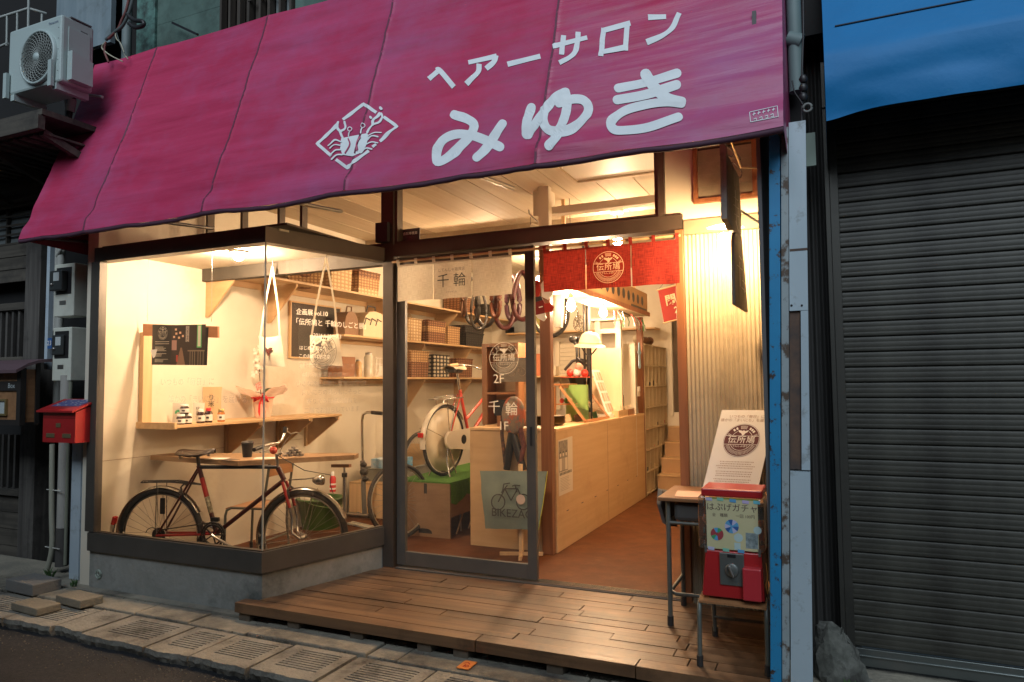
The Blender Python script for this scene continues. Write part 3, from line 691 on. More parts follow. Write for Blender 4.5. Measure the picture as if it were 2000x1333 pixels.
# outdoor wall lamp: curved arm, enamel disc shade, bulb
c = P(1414, 469, y=-.36)
t = thing('wall_lamp', 'lit bulb under a white enamel disc shade behind the hanging sign', 'lamp', (c.x, c.y, c.z-.05))
b = MB(); b.ball(c, .031, 12, 9, (1, 1, 1.25)); part('bulb', b, M_bulbo, t)
b = MB(); b.lathe(c+V((.01, 0, .072)), [(.012, .014), (.03, .010), (.092, -.006), (.095, -.009)], n=28, cap=False, axis=(.06, -.12, 1)); part('shade', b, cloth('milk_glass', (.85, .82, .75), (.85, .82, .75), .75), t)
b = MB(); b.tube(smooth_path([(0, 0, 0)]*1+[(0, 0, 0)], 2) if False else [c+V((.01, 0, .06)), c+V((.012, 0, .12)), c+V((.03, .04, .165)), c+V((.07, .11, .18)), c+V((.12, .2, .15)), V((-.29, -.10, c.z+.10))], .007, 8); part('arm', b, M_black, t)
# ================================================================ left neighbour: old dark timber house
def rx(a, b, y): p = P(a, b, y=y); return p.x, p.z
YN = -.55
M_old = wood('old_timber', (.045, .04, .032), (.10, .088, .07), 'X', .85, dark=(.022, .02, .018), bump=.4)
M_oldZ = wood('old_timber_post', (.04, .036, .032), (.095, .088, .078), 'Z', .85, dark=(.022, .02, .018), bump=.4)
M_void = mat('dark_void', (.008, .008, .008), .9)
nb = thing('timber_house', 'old dark timber house with lattice windows left of the bicycle shop', 'house', (-6.0, YN, -.2))
def nbx(name, x0, x1, z0, z1, y0, y1, m, bev=0.): part(name, BX((x0, y0, z0), (x1, y1, z1)), m, nb, bev=bev)
nbx('wall', -7.6, -4.72, -.2, 5.6, YN+.14, YN+.2, M_void)
nbx('corner_post', rx(55, 600, YN)[0], rx(84, 600, YN)[0], -.2, 2.62, YN-.03, YN+.13, M_oldZ, .004)
xl = -7.5; xr = rx(55, 600, YN)[0]-.003
zz = lambda v: rx(30, v, YN)[1]
for i in range(3):
    z1 = zz(478)-i*(zz(478)-zz(552))/3; z0 = z1-(zz(478)-zz(552))/3+.006; nbx('board', xl, xr, z0, z1, YN+.0, YN+.03, M_old, .002)
nbx('rail', xl, xr, zz(606), zz(592), YN-.01, YN+.05, M_old, .003)
for i in range(26):
    x = xr-.05-i*.082; nbx('lattice_bar', x-.013, x+.013, zz(697), zz(607), YN+.01, YN+.045, M_oldZ)
nbx('rail', xl, xr, zz(706), zz(697.5), YN-.01, YN+.05, M_old, .003)
M_panel = mat('grey_pane', (.16, .18, .18), .6)
for i in range(5):
    x1 = xr-.02-i*.36; nbx('window_pane', x1-.34, x1, zz(470), zz(410), YN+.06, YN+.065, M_panel)
    nbx('window_bar', x1-.005, x1+.015, zz(475), zz(400), YN+.03, YN+.058, M_old)
for k in range(5): nbx('window_bar', xl, xr, zz(402+k*18)-.008, zz(402+k*18)+.008, YN+.02, YN+.03, M_old)
nbx('fascia', xl, -4.78, zz(400), zz(372), YN-.10, YN+.12, M_old, .004)
for i in range(4): nbx('board', xl, -4.78, 2.78+i*.115, 2.78+i*.115+.109, YN-.03, YN+.0, M_old, .002)
for i in range(26):
    x = xr-.05-i*.082; nbx('lattice_bar', x-.013, x+.013, zz(955), zz(850), YN+.01, YN+.045, M_oldZ)
nbx('rail', xl, xr, zz(968), zz(955.5), YN-.03, YN+.05, M_old, .003)
for i in range(4):
    z1 = zz(970)-i*.135; nbx('board', xl, xr, z1-.13, z1, YN+.0, YN+.03, M_old, .002)
# ledge that carries the outdoor unit
lg = thing('unit_ledge', 'dark timber ledge under the air conditioner unit', 'ledge', (-5.3, -1.0, 3.02))
b = MB(); b.box((-6.6, -1.25, 3.10), (-4.78, -.56, 3.14)); part('deck_board', b, M_old, lg)
b = MB(); b.box((-6.6, -1.27, 3.0), (-4.79, -1.22, 3.097)); part('front_board', b, M_old, lg, bev=.003)
for x in (-6.2, -5.5, -4.85): part('bracket', MB().bar((x, -1.2, 3.0), (x, -.6, 2.8), .04, .05), M_old, lg)
for i in range(16): part('batten', BX((-6.55+i*.112, -1.21, 2.985), (-6.50+i*.112, -.60, 2.999)), M_old, lg)

# air conditioner outdoor unit
ax0, az1 = rx(18, 68, -1.2); ax1 = rx(118, 150, -1.2)[0]; az0 = rx(112, 160, -1.2)[1]; ay0 = -1.2
ay1 = P(184, 70, x=ax1).y; az1 = rx(118, 28, -1.2)[1]
M_ac = mat('unit_enamel', (.36, .44, .43), .45, grime_or_sheen=(.29, .34, .32), gscale=6, glev=(.55, .85))
ac = thing('outdoor_unit', 'pale air conditioner outdoor unit with a round fan grille on the ledge', 'air conditioner', ((ax0+ax1)/2, -1.05, az0))
part('body', BX((ax0, ay0, az0), (ax1, ay1, az1)), M_ac, ac, bev=.015)
fc = P(73, 112, y=-1.215); fr = .175
b = MB(); b.lathe((fc.x, ay0+.002, fc.z), [(fr+.016, 0), (fr+.014, -.024), (fr+.002, -.028), (fr-.002, -.02), (fr-.004, .0)], (0, 1, 0), 44, cap=False); part('grille_rim', b, M_ac, ac)
b = MB(); b.lathe((fc.x, ay0-.0015, fc.z), [(fr, 0), (.0, 0)], (0, 1, 0), 40, cap=False); part('fan_opening', b, M_void, ac)
b = MB()
for k in range(1, 9): b.ring((fc.x, ay0-.021, fc.z), (0, 1, 0), .03+k*.0165, .0019, 40, 4)
part('grille_ring', b, mat('grille_grey', (.30, .33, .31), .5), ac)
b = MB()
for k in range(26):
    a = 2*PI*k/26; b.tube([(fc.x+math.cos(a+s_*.9)*(.03+s_*(fr-.034)), ay0-.0235, fc.z+math.sin(a+s_*.9)*(.03+s_*(fr-.034))) for s_ in (0, .25, .5, .75, 1)], .0022, 4)
part('grille_spoke', b, MATS['grille_grey'], ac)
b = MB(); b.lathe((fc.x, ay0-.02, fc.z), [(.0, -.014), (.026, -.01), (.032, 0)], (0, 1, 0), 20); part('hub_cap', b, M_ac, ac)
M_grv = mat('groove', (.12, .13, .13), .7)
for k in range(6):
    z = az1-.09-k*.075; b = MB(); b.obox(((fc.x+fr+ax1)/2-.005, ay0-.0012, z), ((ax1-fc.x-fr)/2-.03, 0, .0), (0, .0012, 0), (0, 0, .0018)); part('groove', b, M_grv, ac)
text(ac, 'Panasonic', (ax1-.085, ay0-.003, az1-.045), (1, 0, 0), (0, 0, 1), .026, mat('logo_blue', (.05, .07, .16), .5))
part('service_panel', BX((ax1+.0005, ay0+.045, az0+.19), (ax1+.006, ay0+.20, az1-.07)), M_ac, ac, bev=.002)
b = MB(); b.prism([(ax1+.0065, ay0+.04, az0+.02), (ax1+.0065, ay0+.19, az0+.02), (ax1+.0065, ay0+.19, az0+.19), (ax1+.0065, ay0+.04, az0+.22)], (.05, 0, 0)); part('valve_cover', b, M_ac, ac, bev=.012)
part('rating_plate', BX((ax1+.0005, ay1-.10, az1-.16), (ax1+.003, ay1-.05, az1-.06)), M_grv, ac)
b = MB(); b.box((ax1-.06, ay0+.06, az1+.0005), (ax1+.004, ay1-.02, az1+.008)); part('top_strip', b, M_grv, ac)
for x in (ax0+.02, fc.x+.16):
    b = MB(); b.obox((x, ay0-.02, az0+.06), (.018, 0, 0), (0, .012, 0), (0, 0, .09)); part('bracket', b, M_ac, ac)
for x in (ax0+.06, ax1-.06): part('foot', BX((x-.02, ay0, az0-.045), (x+.02, ay1, az0-.001)), M_ac, ac)
# railing behind the unit
rl = thing('railing', 'pale pipe railing behind the air conditioner unit', 'railing', (-5.6, -.75, 3.5))
M_rail = mat('rail_paint', (.33, .36, .34), .6)
y = -.80; pts = [P(-60, 35, y=y), P(55, 18, y=y), P(88, 30, y=y-0.0)]
part('top_rail', T(P(-80, 60, y=y), P(56, 17, y=y), P(90, 27, y=y+.12), r=.011), M_rail, rl)
part('lower_rail', T(P(-80, 125, y=y), P(15, 85, y=y), r=.010), M_rail, rl)
for a, t_, bt in ((14, 30, 90), (34, 25, 90), (56, -30, 90), (82, 28, 60), (-8, 38, 95)): part('bar', T(P(a, t_, y=y), P(a-1, bt, y=y), r=.008), M_rail, rl)
part('post', T(P(57, -60, y=y), P(55, 60, y=y), r=.009), M_rail, rl)

# ---------------------------------------------------------------- upper storey of the shop
YU = -.60
M_teal = mat('green_sheet', (.075, .13, .11), .6, .2, col2=(.11, .18, .155), scale=5, grime_or_sheen=(.045, .07, .06), gscale=4, glev=(.45, .7), bump=.2)
M_blue = mat('blue_grey_sheet', (.19, .25, .28), .55, .2, col2=(.25, .31, .34), scale=3, stretch=(6, 1, .6), grime_or_sheen=(.13, .16, .16), gscale=5, glev=(.5, .75))
us = thing('upper_storey', 'weathered upper storey with green metal sheets and slatted window above the awning', 'house', (-2.6, -.3, 2.95))
def ub(name, a0, b0, a1, b1, y0, y1, m, bev=0.):
    p, q = P(a0, b0, y=y0), P(a1, b1, y=y0); part(name, BX((p.x, y0, q.z), (q.x, y1, p.z)), m, us, bev=bev)
part('wall', BX((-4.72, YU+.10, 2.96), (2.4, YU+.2, 6.2)), M_void, us)
part('side_wall', BX((-4.72, YU+.2, 2.96), (-4.66, 6, 6.2)), M_void, us)
part('blue_sheet', BX((rx(105, 40, YU)[0], YU+.02, rx(200, 83, YU)[1]), (rx(212, 40, YU)[0], YU+.06, 5.4)), M_blue, us)
x0, x1 = rx(298, 60, YU)[0], rx(428, 60, YU)[0]
for k in range(5):
    z0 = 3.5+k*.245; part('green_sheet', BX((x0, YU+.04, z0), (x1, YU+.055+.002*k, z0+.243)), M_teal, us)
part('green_sheet_edge', BX((rx(262, 60, YU)[0], YU+.02, 3.4), (x0-.003, YU+.07, 5.2)), mat('flaking_paint', (.10, .22, .19), .7, col2=(.03, .05, .045), scale=16, bump=.8), us)
part('downpipe', T((rx(248, 60, YU)[0], YU, 3.4), (rx(248, 60, YU)[0], YU, 5.2), r=.035, n=12), mat('pipe_grey', (.14, .18, .18), .6), us)
part('stay', MB().bar(P(337, 45, y=YU-.02), P(386, 68, y=YU-.06), .016, .016), M_black, us)
xs = [rx(a, 40, YU)[0] for a in (430, 447, 466, 484, 506, 524, 545, 566)]
for i, x in enumerate(xs):
    part('window_frame', BX((x-.006, YU+.0, 3.4), (x+.012, YU+.05, 5.2)), M_darkwood, us)
    if i < len(xs)-1: part('window_pane', BX((x+.013, YU+.06, 3.4), (xs[i+1]-.007, YU+.065, 5.2)), M_panel if i in (5, 6) else M_darkwood, us)
part('window_rail', BX((xs[3], YU-.004, 3.93), (xs[-1], YU+.0, 3.96)), M_darkwoodX, us)
part('wall_boards', BX((xs[-1]+.02, YU+.03, 3.4), (2.4, YU+.08, 5.2)), M_teal, us)
# cables at the corner of the upper storey
M_cab = mat('cable_grey', (.07, .09, .09), .6); M_cabl = mat('cable_pale', (.40, .38, .28), .6); M_cabr = mat('cable_red', (.16, .05, .045), .6)
cb = thing('cable_bundle', 'bundle of grey and pale cables hanging between the unit and the awning', 'cables', P(230, 60, y=-.72))
y = -.74
def cab(pts, r, m, n='cable'): part(n, MB().tube(smooth_path([P(a, c, y=y) for a, c in pts], 5), r, 6), m, cb)
cab([(262, -10), (252, 25), (240, 50), (226, 62), (207, 78)], .013, M_cab); cab([(254, -10), (246, 22), (238, 40), (230, 58), (212, 76)], .011, M_cabr)
cab([(206, 82), (199, 92), (204, 100), (218, 110), (240, 121)], .005, M_cabl); cab([(225, 60), (227, 75), (236, 86), (243, 105), (250, 116)], .004, M_cabl)
cab([(207, 82), (204, 100), (212, 122)], .008, M_cabr); cab([(226, 60), (236, 90), (246, 110)], .004, M_cab)
cab([(248, 28), (262, 40), (278, 42), (280, 50), (264, 54), (252, 46)], .016, M_black)
# bracket pipe with elbow under the unit
pp = thing('unit_pipe', 'wrapped refrigerant pipe with a pale elbow below the air conditioner', 'pipe', P(138, 210, y=-.9))
y = -.9
part('pipe', MB().tube(smooth_path([P(a, c, y=y) for a, c in ((200, 190), (160, 184), (138, 184), (128, 190), (130, 210), (127, 240), (124, 262))], 4), .010, 8), M_rail, pp)
part('elbow', MB().tube(smooth_path([P(a, c, y=y) for a, c in ((156, 184), (146, 182), (140, 190), (139, 205))], 4), .030, 12), M_black, pp)
part('sleeve', T(P(141, 194, y=y), P(137, 218, y=y), r=.030, n=12), mat('sleeve_grey', (.42, .42, .40), .6), pp)
part('hose', T(P(136, 218, y=y), P(128, 262, y=y), r=.022, n=10), M_black, pp)

# ---------------------------------------------------------------- strip between the houses: wall, posts, pipes, meters, boxes
b = MB(); b.box((-4.98, -.52, -.2), (-4.66, -.40, 2.9)); struct('party_wall', b, M_oldZ)
b = MB(); b.box((-4.99, -.70, -.15), (-4.90, -.53, 2.9)); solo('wall_post', b, M_oldZ, 'dark timber post behind the two electric meters', 'post')
M_pblue = mat('blue_white_paint', (.36, .44, .50), .6, col2=(.42, .50, .54), scale=3, grime_or_sheen=(.13, .12, .10), gscale=7, glev=(.55, .72), bump=.15)
b = MB(); x = rx(97, 600, -.62)[0]; b.box((x-.018, -.64, rx(95, 722, -.62)[1]), (x+.018, -.60, 2.42)); solo('cable_duct', b, M_pblue, 'thin pale blue duct running up beside the house number plate', 'duct')
t = thing('number_plate', 'small blue plate reading 23 beside the lower electric meter', 'plate', P(97, 680, y=-.65)); c = P(97.5, 671, y=-.655)
part('plate', MB().obox(c, (.026, 0, 0), (0, .003, 0), (0, 0, .042)), mat('plate_blue', (.03, .10, .28), .4), t); text(t, '23', c+V((.0, -.005, 0)), (1, 0, 0), (0, 0, 1), .052, M_white)
M_meter = mat('meter_enamel', (.56, .58, .50), .5, grime_or_sheen=(.42, .43, .37), gscale=7, glev=(.5, .8))
def meter(tl, tr, bl, br, rtp, lab, kind):
    y = -.80; p0, p1 = P(*tl, y=y), P(*br, y=y); xr_ = P(*tr, y=y).x; xl_ = p0.x; z1 = p0.z; z0 = p1.z
    ys = P(*rtp, x=xr_).y
    t = thing('electric_meter', lab, 'meter', ((xl_+xr_)/2, ys, z0), group='electric meters on the wall')
    part('case', BX((xl_, y, z0), (xr_, min(ys, -.53), z1)), M_meter, t, bev=.006)
    w = xr_-xl_; h = z1-z0
    part('recess', BX((xl_+w*.12, y-.002, z1-h*.58), (xr_-w*.13, y+.01, z1-h*.07)), M_black, t, bev=.0)
    part('dial_housing', BX((xl_+w*.08, y-.05 if kind else y-.02, z1-h*.52), (xr_-w*.3, y-.0025, z1-h*.14)), mat('meter_black', (.03, .034, .034), .35), t, bev=.008)
    part('dial_window', BX((xl_+w*.3, y-(.053 if kind else .023), z1-h*.34), (xl_+w*.58, y-(.0505 if kind else .0205), z1-h*.18)), mat('dial_pale', (.45, .50, .50), .25), t)
    b = MB(); b.lathe((xl_+w*.22, y-(.055 if kind else .025), z1-h*.40), [(.0, -.006), (.010, -.004), (.011, 0.004)], (0, 1, 0), 12); part('seal', b, M_steel, t)
    part('name_plate', BX((xl_+w*.3, y-.0025, z0+h*.22), (xl_+w*.62, y-.0005, z0+h*.30)), M_steel, t, bev=.001)
meter((107, 518), (146, 516), (105, 617), (142, 617), (178, 517), 'upper electric meter box with its dark dial case standing proud', 1)
meter((104, 641), (140, 641), (100, 744), (137, 744), (173, 643), 'lower electric meter box above the red mailbox, dial set back', 0)
for a, lab, y0, r_ in ((116, 'grey conduit running down between the two electric meters', -.66, .028),):
    b = MB(); c = P(116, 620, y=y0); b.tube([(c.x, y0, .9), (c.x, y0, 2.5)], r_, 12); solo('conduit', b, mat('conduit_grey', (.34, .35, .32), .6), lab, 'conduit')
b = MB(); c = P(107, 620, y=-.68); b.tube([(c.x, -.68, 1.7), (c.x, -.68, 2.5)], .012, 8); b.tube([(c.x+.0, -.68, 2.28), (c.x+.12, -.70, 2.36), (c.x+.16, -.7, 2.5)], .012, 8)
solo('thin_conduit', b, MATS['conduit_grey'], 'pair of thin conduits entering the top of the upper electric meter', 'conduit')

# wooden mailbox of the neighbour
t = thing('wooden_mailbox', 'brown wooden mailbox with a curved dark roof at the left edge', 'mailbox', P(30, 822, y=-.9))
y0 = -.98; xa, xb2 = P(-75, 760, y=y0).x, P(40, 760, y=y0).x; z0 = P(30, 826, y=y0).z; z1 = P(30, 722, y=y0).z; yb = P(78, 770, x=xb2).y
M_mbx = wood('mailbox_wood', (.20, .10, .045), (.30, .155, .07), 'Y', .6); M_mbf = mat('mailbox_frame', (.022, .018, .016), .6)
part('body', BX((xa, y0+.012, z0), (xb2-.012, yb, z1)), M_mbx, t)
for (u0, u1, w0, w1) in ((xb2-.045, xb2, z0-.02, z1+.01), (xa, xb2-.0455, z0-.02, z0+.02), (xa, xb2-.0455, z1-.155, z1-.085)): part('frame', BX((u0, y0, w0), (u1, y0+.0115, w1)), M_mbf, t)
part('frame', BX((xb2-.0115, y0+.012, z0-.02), (xb2, y0+.04, z1+.01)), M_mbf, t); part('frame', BX((xb2-.0115, yb-.03, z0-.02), (xb2, yb, z1+.05)), M_mbf, t)
b = MB(); pr = [(-.06, -.035), (.02, .012), (.10, .04), (.20, .052), (.32, .056)]
top = [(y0+a, z1+.03+h) for a, h in pr]; b.prism([(xa-.03, yy, z_) for yy, z_ in top]+[(xa-.03, yy, z_-.022) for yy, z_ in top[::-1]], (xb2-xa+.075, 0, 0)); part('roof', b, mat('roof_plum', (.12, .075, .085), .5), t)
text(t, 'Box', (xb2-.105, y0-.002, z1-.12), (1, 0, 0), (0, 0, 1), .052, mat('pale_letter', (.4, .45, .45), .6), bold=.002)
c = P(4, 796, y=y0)
b = MB()
for q in ((-.05, .05, -.06, -.046), (-.05, .05, .046, .06), (-.05, -.036, -.046, .046), (.036, .05, -.046, .046)): b.box((c.x+q[0], y0-.006, c.z+q[2]), (c.x+q[1], y0+.011, c.z+q[3]))
part('window_frame', b, mat('brass_frame', (.32, .26, .12), .4, .6), t); part('window_pane', BX((c.x-.036, y0+.004, c.z-.046), (c.x+.036, y0+.0105, c.z+.046)), MATS['dial_pale'], t)

# red mailbox
t = thing('red_mailbox', 'red metal mailbox with stickers on its sloping lid beside the show window', 'mailbox', P(120, 862, y=-.9))
M_rbx = mat('mailbox_red', (.42, .016, .02), .38, col2=(.36, .014, .016), scale=4, grime_or_sheen=(.22, .02, .015), gscale=5, glev=(.6, .85), coat=.2)
y0 = -1.06; xa, xb2 = P(84, 830, y=y0).x, P(147, 830, y=y0).x; z0 = P(140, 866, y=y0).z; z1 = P(147, 806, y=y0).z; yb = P(191, 850, x=xb2).y
yb = min(yb, -.6)
b = MB(); b.prism([(xb2, y0, z0), (xb2, yb, z0+.0), (xb2, yb, z1+.06), (xb2, y0, z1)], (xa-xb2, 0, 0)); part('body', b, M_rbx, t, bev=.004)
b = MB(); n_ = [(xa-.03, y0-.03, z1-.0), (xb2+.012, y0-.03, z1-.0), (xb2+.012, yb+.0, z1+.075), (xa-.03, yb+.0, z1+.075)]; b.prism([V(q) for q in n_], (0, 0, .012)); part('lid', b, M_rbx, t, bev=.003)
M_stk = mat('sticker_pale', (.55, .52, .52), .6); M_stk2 = mat('sticker_blue', (.08, .09, .22), .6)
def lidp(u, v, l): return V((xa-.03+(xb2-xa+.042)*u, y0-.03+(yb-y0+.03)*v, z1+.0125+.075*v+l))
rr = random.Random(4)
b = MB(); b.add([lidp(.12, .35, .001), lidp(.90, .35, .001), lidp(.92, .92, .001), lidp(.18, .92, .001)], [(0, 1, 2, 3)]); part('sticker', b, M_stk2, t)
b = MB()
for k in range(30):
    u, v = rr.uniform(.13, .82), rr.uniform(.38, .88); w = rr.uniform(.02, .07); b.add([lidp(u, v, .0016+k*.00006), lidp(u+w, v, .0016+k*.00006), lidp(u+w, v+.03, .0016+k*.00006), lidp(u, v+.03, .0016+k*.00006)], [(0, 1, 2, 3)])
part('sticker_print', b, M_stk, t)
M_brs = mat('dull_brass', (.30, .24, .13), .45, .7)
w = xb2-xa; h = z1-z0
part('lock_plate', BX((xa+w*.42, y0-.004, z0+h*.50), (xa+w*.56, y0-.0005, z0+h*.64)), M_brs, t, bev=.001)
for u in (.12, .62): part('finger_slot', BX((xa+w*u, y0-.004, z0+h*.16), (xa+w*(u+.26), y0-.0005, z0+h*.30)), M_brs, t, bev=.006)
part('seam', BX((xa+.002, y0-.0008, z0+h*.80), (xb2-.002, y0+.0, z0+h*.815)), mat('mailbox_dark', (.10, .006, .006), .6), t)

# downpipe and pipes below, blue-white steel posts
M_pvc = mat('pvc_grey', (.36, .35, .32), .55, grime_or_sheen=(.2, .19, .16), gscale=6, glev=(.55, .8))
t = thing('downpipe', 'grey downpipe with pale bands under the red mailbox', 'pipe', (P(115, 1100, y=-.80).x, -.8, -.05))
cx = t.location.x; zt = 1.35
part('pipe', MB().tube([(cx, -.78, P(115, 1030, y=-.78).z), (cx, -.78, zt)], .040, 16), M_pvc, t)
part('socket', MB().tube([(cx, -.78, -.04), (cx, -.78, P(115, 1031, y=-.78).z)], .043, 16), mat('pipe_dark', (.07, .065, .06), .7), t)
M_band = mat('band_pale', (.55, .55, .50), .5)
for pv in (956, 1068): z = P(112, pv, y=-.80).z; part('band', MB().tube([(cx-.105, -.835, z), (cx+.055, -.835, z-.004)], .004, 6), M_band, t)
b = MB(); pts = [P(a, c_, y=-.83) for a, c_ in ((102, 868), (101, 960), (101, 1010), (102, 1065), (96, 1100), (86, 1134))]; b.tube(smooth_path([(q.x, q.z) for q in pts], 4) and [V((p_[0], -.83, p_[1])) for p_ in smooth_path([(q.x, q.z) for q in pts], 4)], .018, 10); solo('water_pipe', b, mat('pipe_cream', (.34, .34, .27), .55), 'thin cream pipe left of the downpipe, bending out at the ground', 'pipe')
b = MB(); c = P(130, 1000, y=-.78); b.tube([(c.x, -.78, -.03), (c.x+.0, -.78, 1.1), (c.x+.01, -.78, 1.35)], .014, 8); solo('thin_pipe', b, mat('pipe_olive', (.20, .21, .16), .6), 'thin olive pipe between the downpipe and the blue-white posts', 'pipe')
for (a0, a1, yy, lab) in ((138, 156, -.86, 'peeling blue-white steel post under the red mailbox, left of its twin'), (158, 172, -.84, 'peeling blue-white steel post close to the show window plinth')):
    xx0, xx1 = P(a0, 1000, y=yy).x, P(a1, 1000, y=yy).x; b = MB(); b.box((xx0, yy, -.09), (xx1, yy+.012, .92)); b.box((xx0, yy+.0125, -.09), (xx0+.012, yy+.07, .92)); b.box((xx1-.006, yy+.0125, -.09), (xx1, yy+.07, .92)); solo('steel_post', b, M_pblue, lab, 'post')
xx = P(181, 800, y=-.9).x; b = MB(); b.box((xx-.022, -.90, P(181, 760, y=-.9).z), (xx+.004, -.86, 2.2)); solo('edge_strip', b, mat('strip_cream', (.40, .36, .27), .6, grime_or_sheen=(.2, .16, .1)), 'narrow cream trim running up left of the show window', 'trim')
b = MB(); b.tube(smooth_path([P(200, 462, y=-.3), P(215, 470, y=-.3), P(228, 474, y=-.3), P(245, 472, y=-.3), P(266, 478, y=-.3)], 4), .012, 8); b.tube(smooth_path([P(200, 470, y=-.32), P(220, 476, y=-.32), P(232, 482, y=-.32)], 4), .010, 8)
solo('cable_loop', b, M_black, 'black cable loop lying on top of the show window roof', 'cable')
# weeds and litter at the foot
# ================================================================ right side: blue post, channel, panels, dark gap, shutter, blue awning
def leanbox(a_top, b_top, a_bot, b_bot, w_top, w_bot, y, dep):
    p, q = P(a_top, b_top, y=y), P(a_bot, b_bot, y=y); p2, q2 = P(a_top+w_top, b_top, y=y), P(a_bot+w_bot, b_bot, y=y)
    p2.z = p.z; q2.z = q.z
    k = (q.z+.13)/(p.z-q.z) ; q_ = q+(q-p)*k; q2_ = q2+(q2-p2)*k
    return MB().prism([q_, q2_, p2, p], (0, dep, 0))
M_bpost = mat('blue_rust_paint', (.014, .20, .42), .5, col2=(.018, .24, .47), scale=3, grime_or_sheen=(.05, .03, .02), gscale=13, glev=(.56, .60), bump=.3)
M_chan = mat('pale_blue_channel', (.26, .31, .32), .6, col2=(.31, .36, .37), scale=4, grime_or_sheen=(.09, .06, .04), gscale=12, glev=(.53, .60), bump=.3)
M_cover = mat('pale_blue_cover', (.34, .43, .48), .55, col2=(.40, .49, .54), scale=2, grime_or_sheen=(.12, .12, .10), gscale=8, glev=(.56, .72), bump=.15)
t = thing('blue_post', 'rusty bright blue steel post at the right edge of the deck', 'post', (-.21, -1.0, -.12))
part('post', leanbox(1502, 250, 1505, 1330, 21, 21, -1.0, .06), M_bpost, t, bev=.002)
t = thing('shutter_channel', 'pale blue-grey steel channel with cover plates right of the blue post', 'channel', (-.13, -.97, -.12))
part('channel', leanbox(1525.5, 250, 1528, 1330, 14, 14, -.985, .05), M_chan, t)
y = -.965
def pan(a0, b0, a1, b1, m, name, dy=0.):
    p, q = P(a0, b0, y=y+dy), P(a1, b1, y=y+dy); part(name, BX((p.x, y+dy, q.z), (q.x, y+dy+.03, p.z)), m, t, bev=.0015)
def pan2(v0, v1, fl, fr, m, name, dy=0.):
    q = [P(fl(v1), v1, y=y+dy), P(fr(v1), v1, y=y+dy), P(fr(v0), v0, y=y+dy), P(fl(v0), v0, y=y+dy)]; q[0].z = q[1].z; q[2].z = q[3].z
    part(name, MB().prism(q, (0, .028, 0)), m, t, bev=.0015)
cl = lambda v: 1540.5+(v-240)*.0040; cr_ = lambda v: 1573.5+(v-240)*.0130; cm_ = lambda v: 1564+(v-607)*.006
pan2(240, 606, cl, cr_, M_cover, 'cover_plate'); pan2(607.5, 919, cm_, cr_, M_cover, 'cover_plate'); pan2(921, 1345, cl, cr_, M_cover, 'cover_plate', -.010)
pan2(607.5, 917, cl, lambda v: cm_(v)-1.5, mat('rust_slot', (.06, .045, .04), .8, col2=(.14, .08, .05), scale=12), 'slot', .012); pan2(487, 489, lambda v: cl(v)+1, cr_, MATS['rust_slot'], 'joint', -.001)
for a, c_ in ((1546, 597), (1566, 597)): b = MB(); b.lathe(P(a, c_, y=y-.001), [(.0, -.003), (.004, -.002), (.005, .001)], (0, 1, 0), 8); part('bolt', b, M_black, t)
# dark gap wall between the buildings
b = MB(); n = 40; x0, x1 = -.10, .085
corrug('gap_cladding', -.235, .10, -.30, -.15, 5, .036, .008, mat('black_corrugated', (.025, .024, .022), .7), 'black corrugated cladding in the gap beside the grey shutter', 'wall')
b = MB(); c = P(1575, 285, y=-.6); b.box((c.x-.005, -.6, c.z-.10), (c.x+.04, -.58, c.z+.06)); solo('gap_plate', b, mat('plate_green', (.18, .24, .20), .6), 'small pale green plate high up in the dark gap', 'plate')
t = thing('insulator_bracket', 'dark cable bracket with ring insulators beside the magenta awning', 'bracket', P(1565, 200, y=-.85))
part('cable', MB().tube([P(1568, -20, y=-.85), P(1569, 60, y=-.85), P(1566, 150, y=-.85), P(1566, 350, y=-.85)], .005, 6), M_black, t)
part('wire', MB().tube(smooth_path([P(1547, 158, y=-.86), P(1552, 180, y=-.86), P(1562, 195, y=-.86), P(1568, 205, y=-.86)], 4), .003, 5), M_black, t)
for pv in (155, 172, 190): part('insulator', MB().lathe(P(1569, pv, y=-.85), [(.012, -.016), (.020, 0), (.012, .016)], n=10), M_black, t)
part('ring', MB().ring(P(1577, 211, y=-.87), (0, 1, 0), .018, .006, 14), mat('ring_grey', (.14, .15, .14), .5), t)
c = P(1552, 75, y=-.72); b = MB(); b.tube([(c.x, -.72, 2.6), (c.x, -.72, 4.4)], .032, 12); b.tube([(c.x-.03, -.73, c.z), (c.x+.03, -.73, c.z-.03)], .036, 10); solo('gutter_pipe', b, mat('gutter_teal', (.13, .19, .19), .6), 'grey-green gutter pipe beside the right end of the magenta awning', 'pipe')
b = MB(); b.box((-.16, -.64, 2.2), (-.07, -.60, 4.6)); struct('gap_wall', b, M_void)
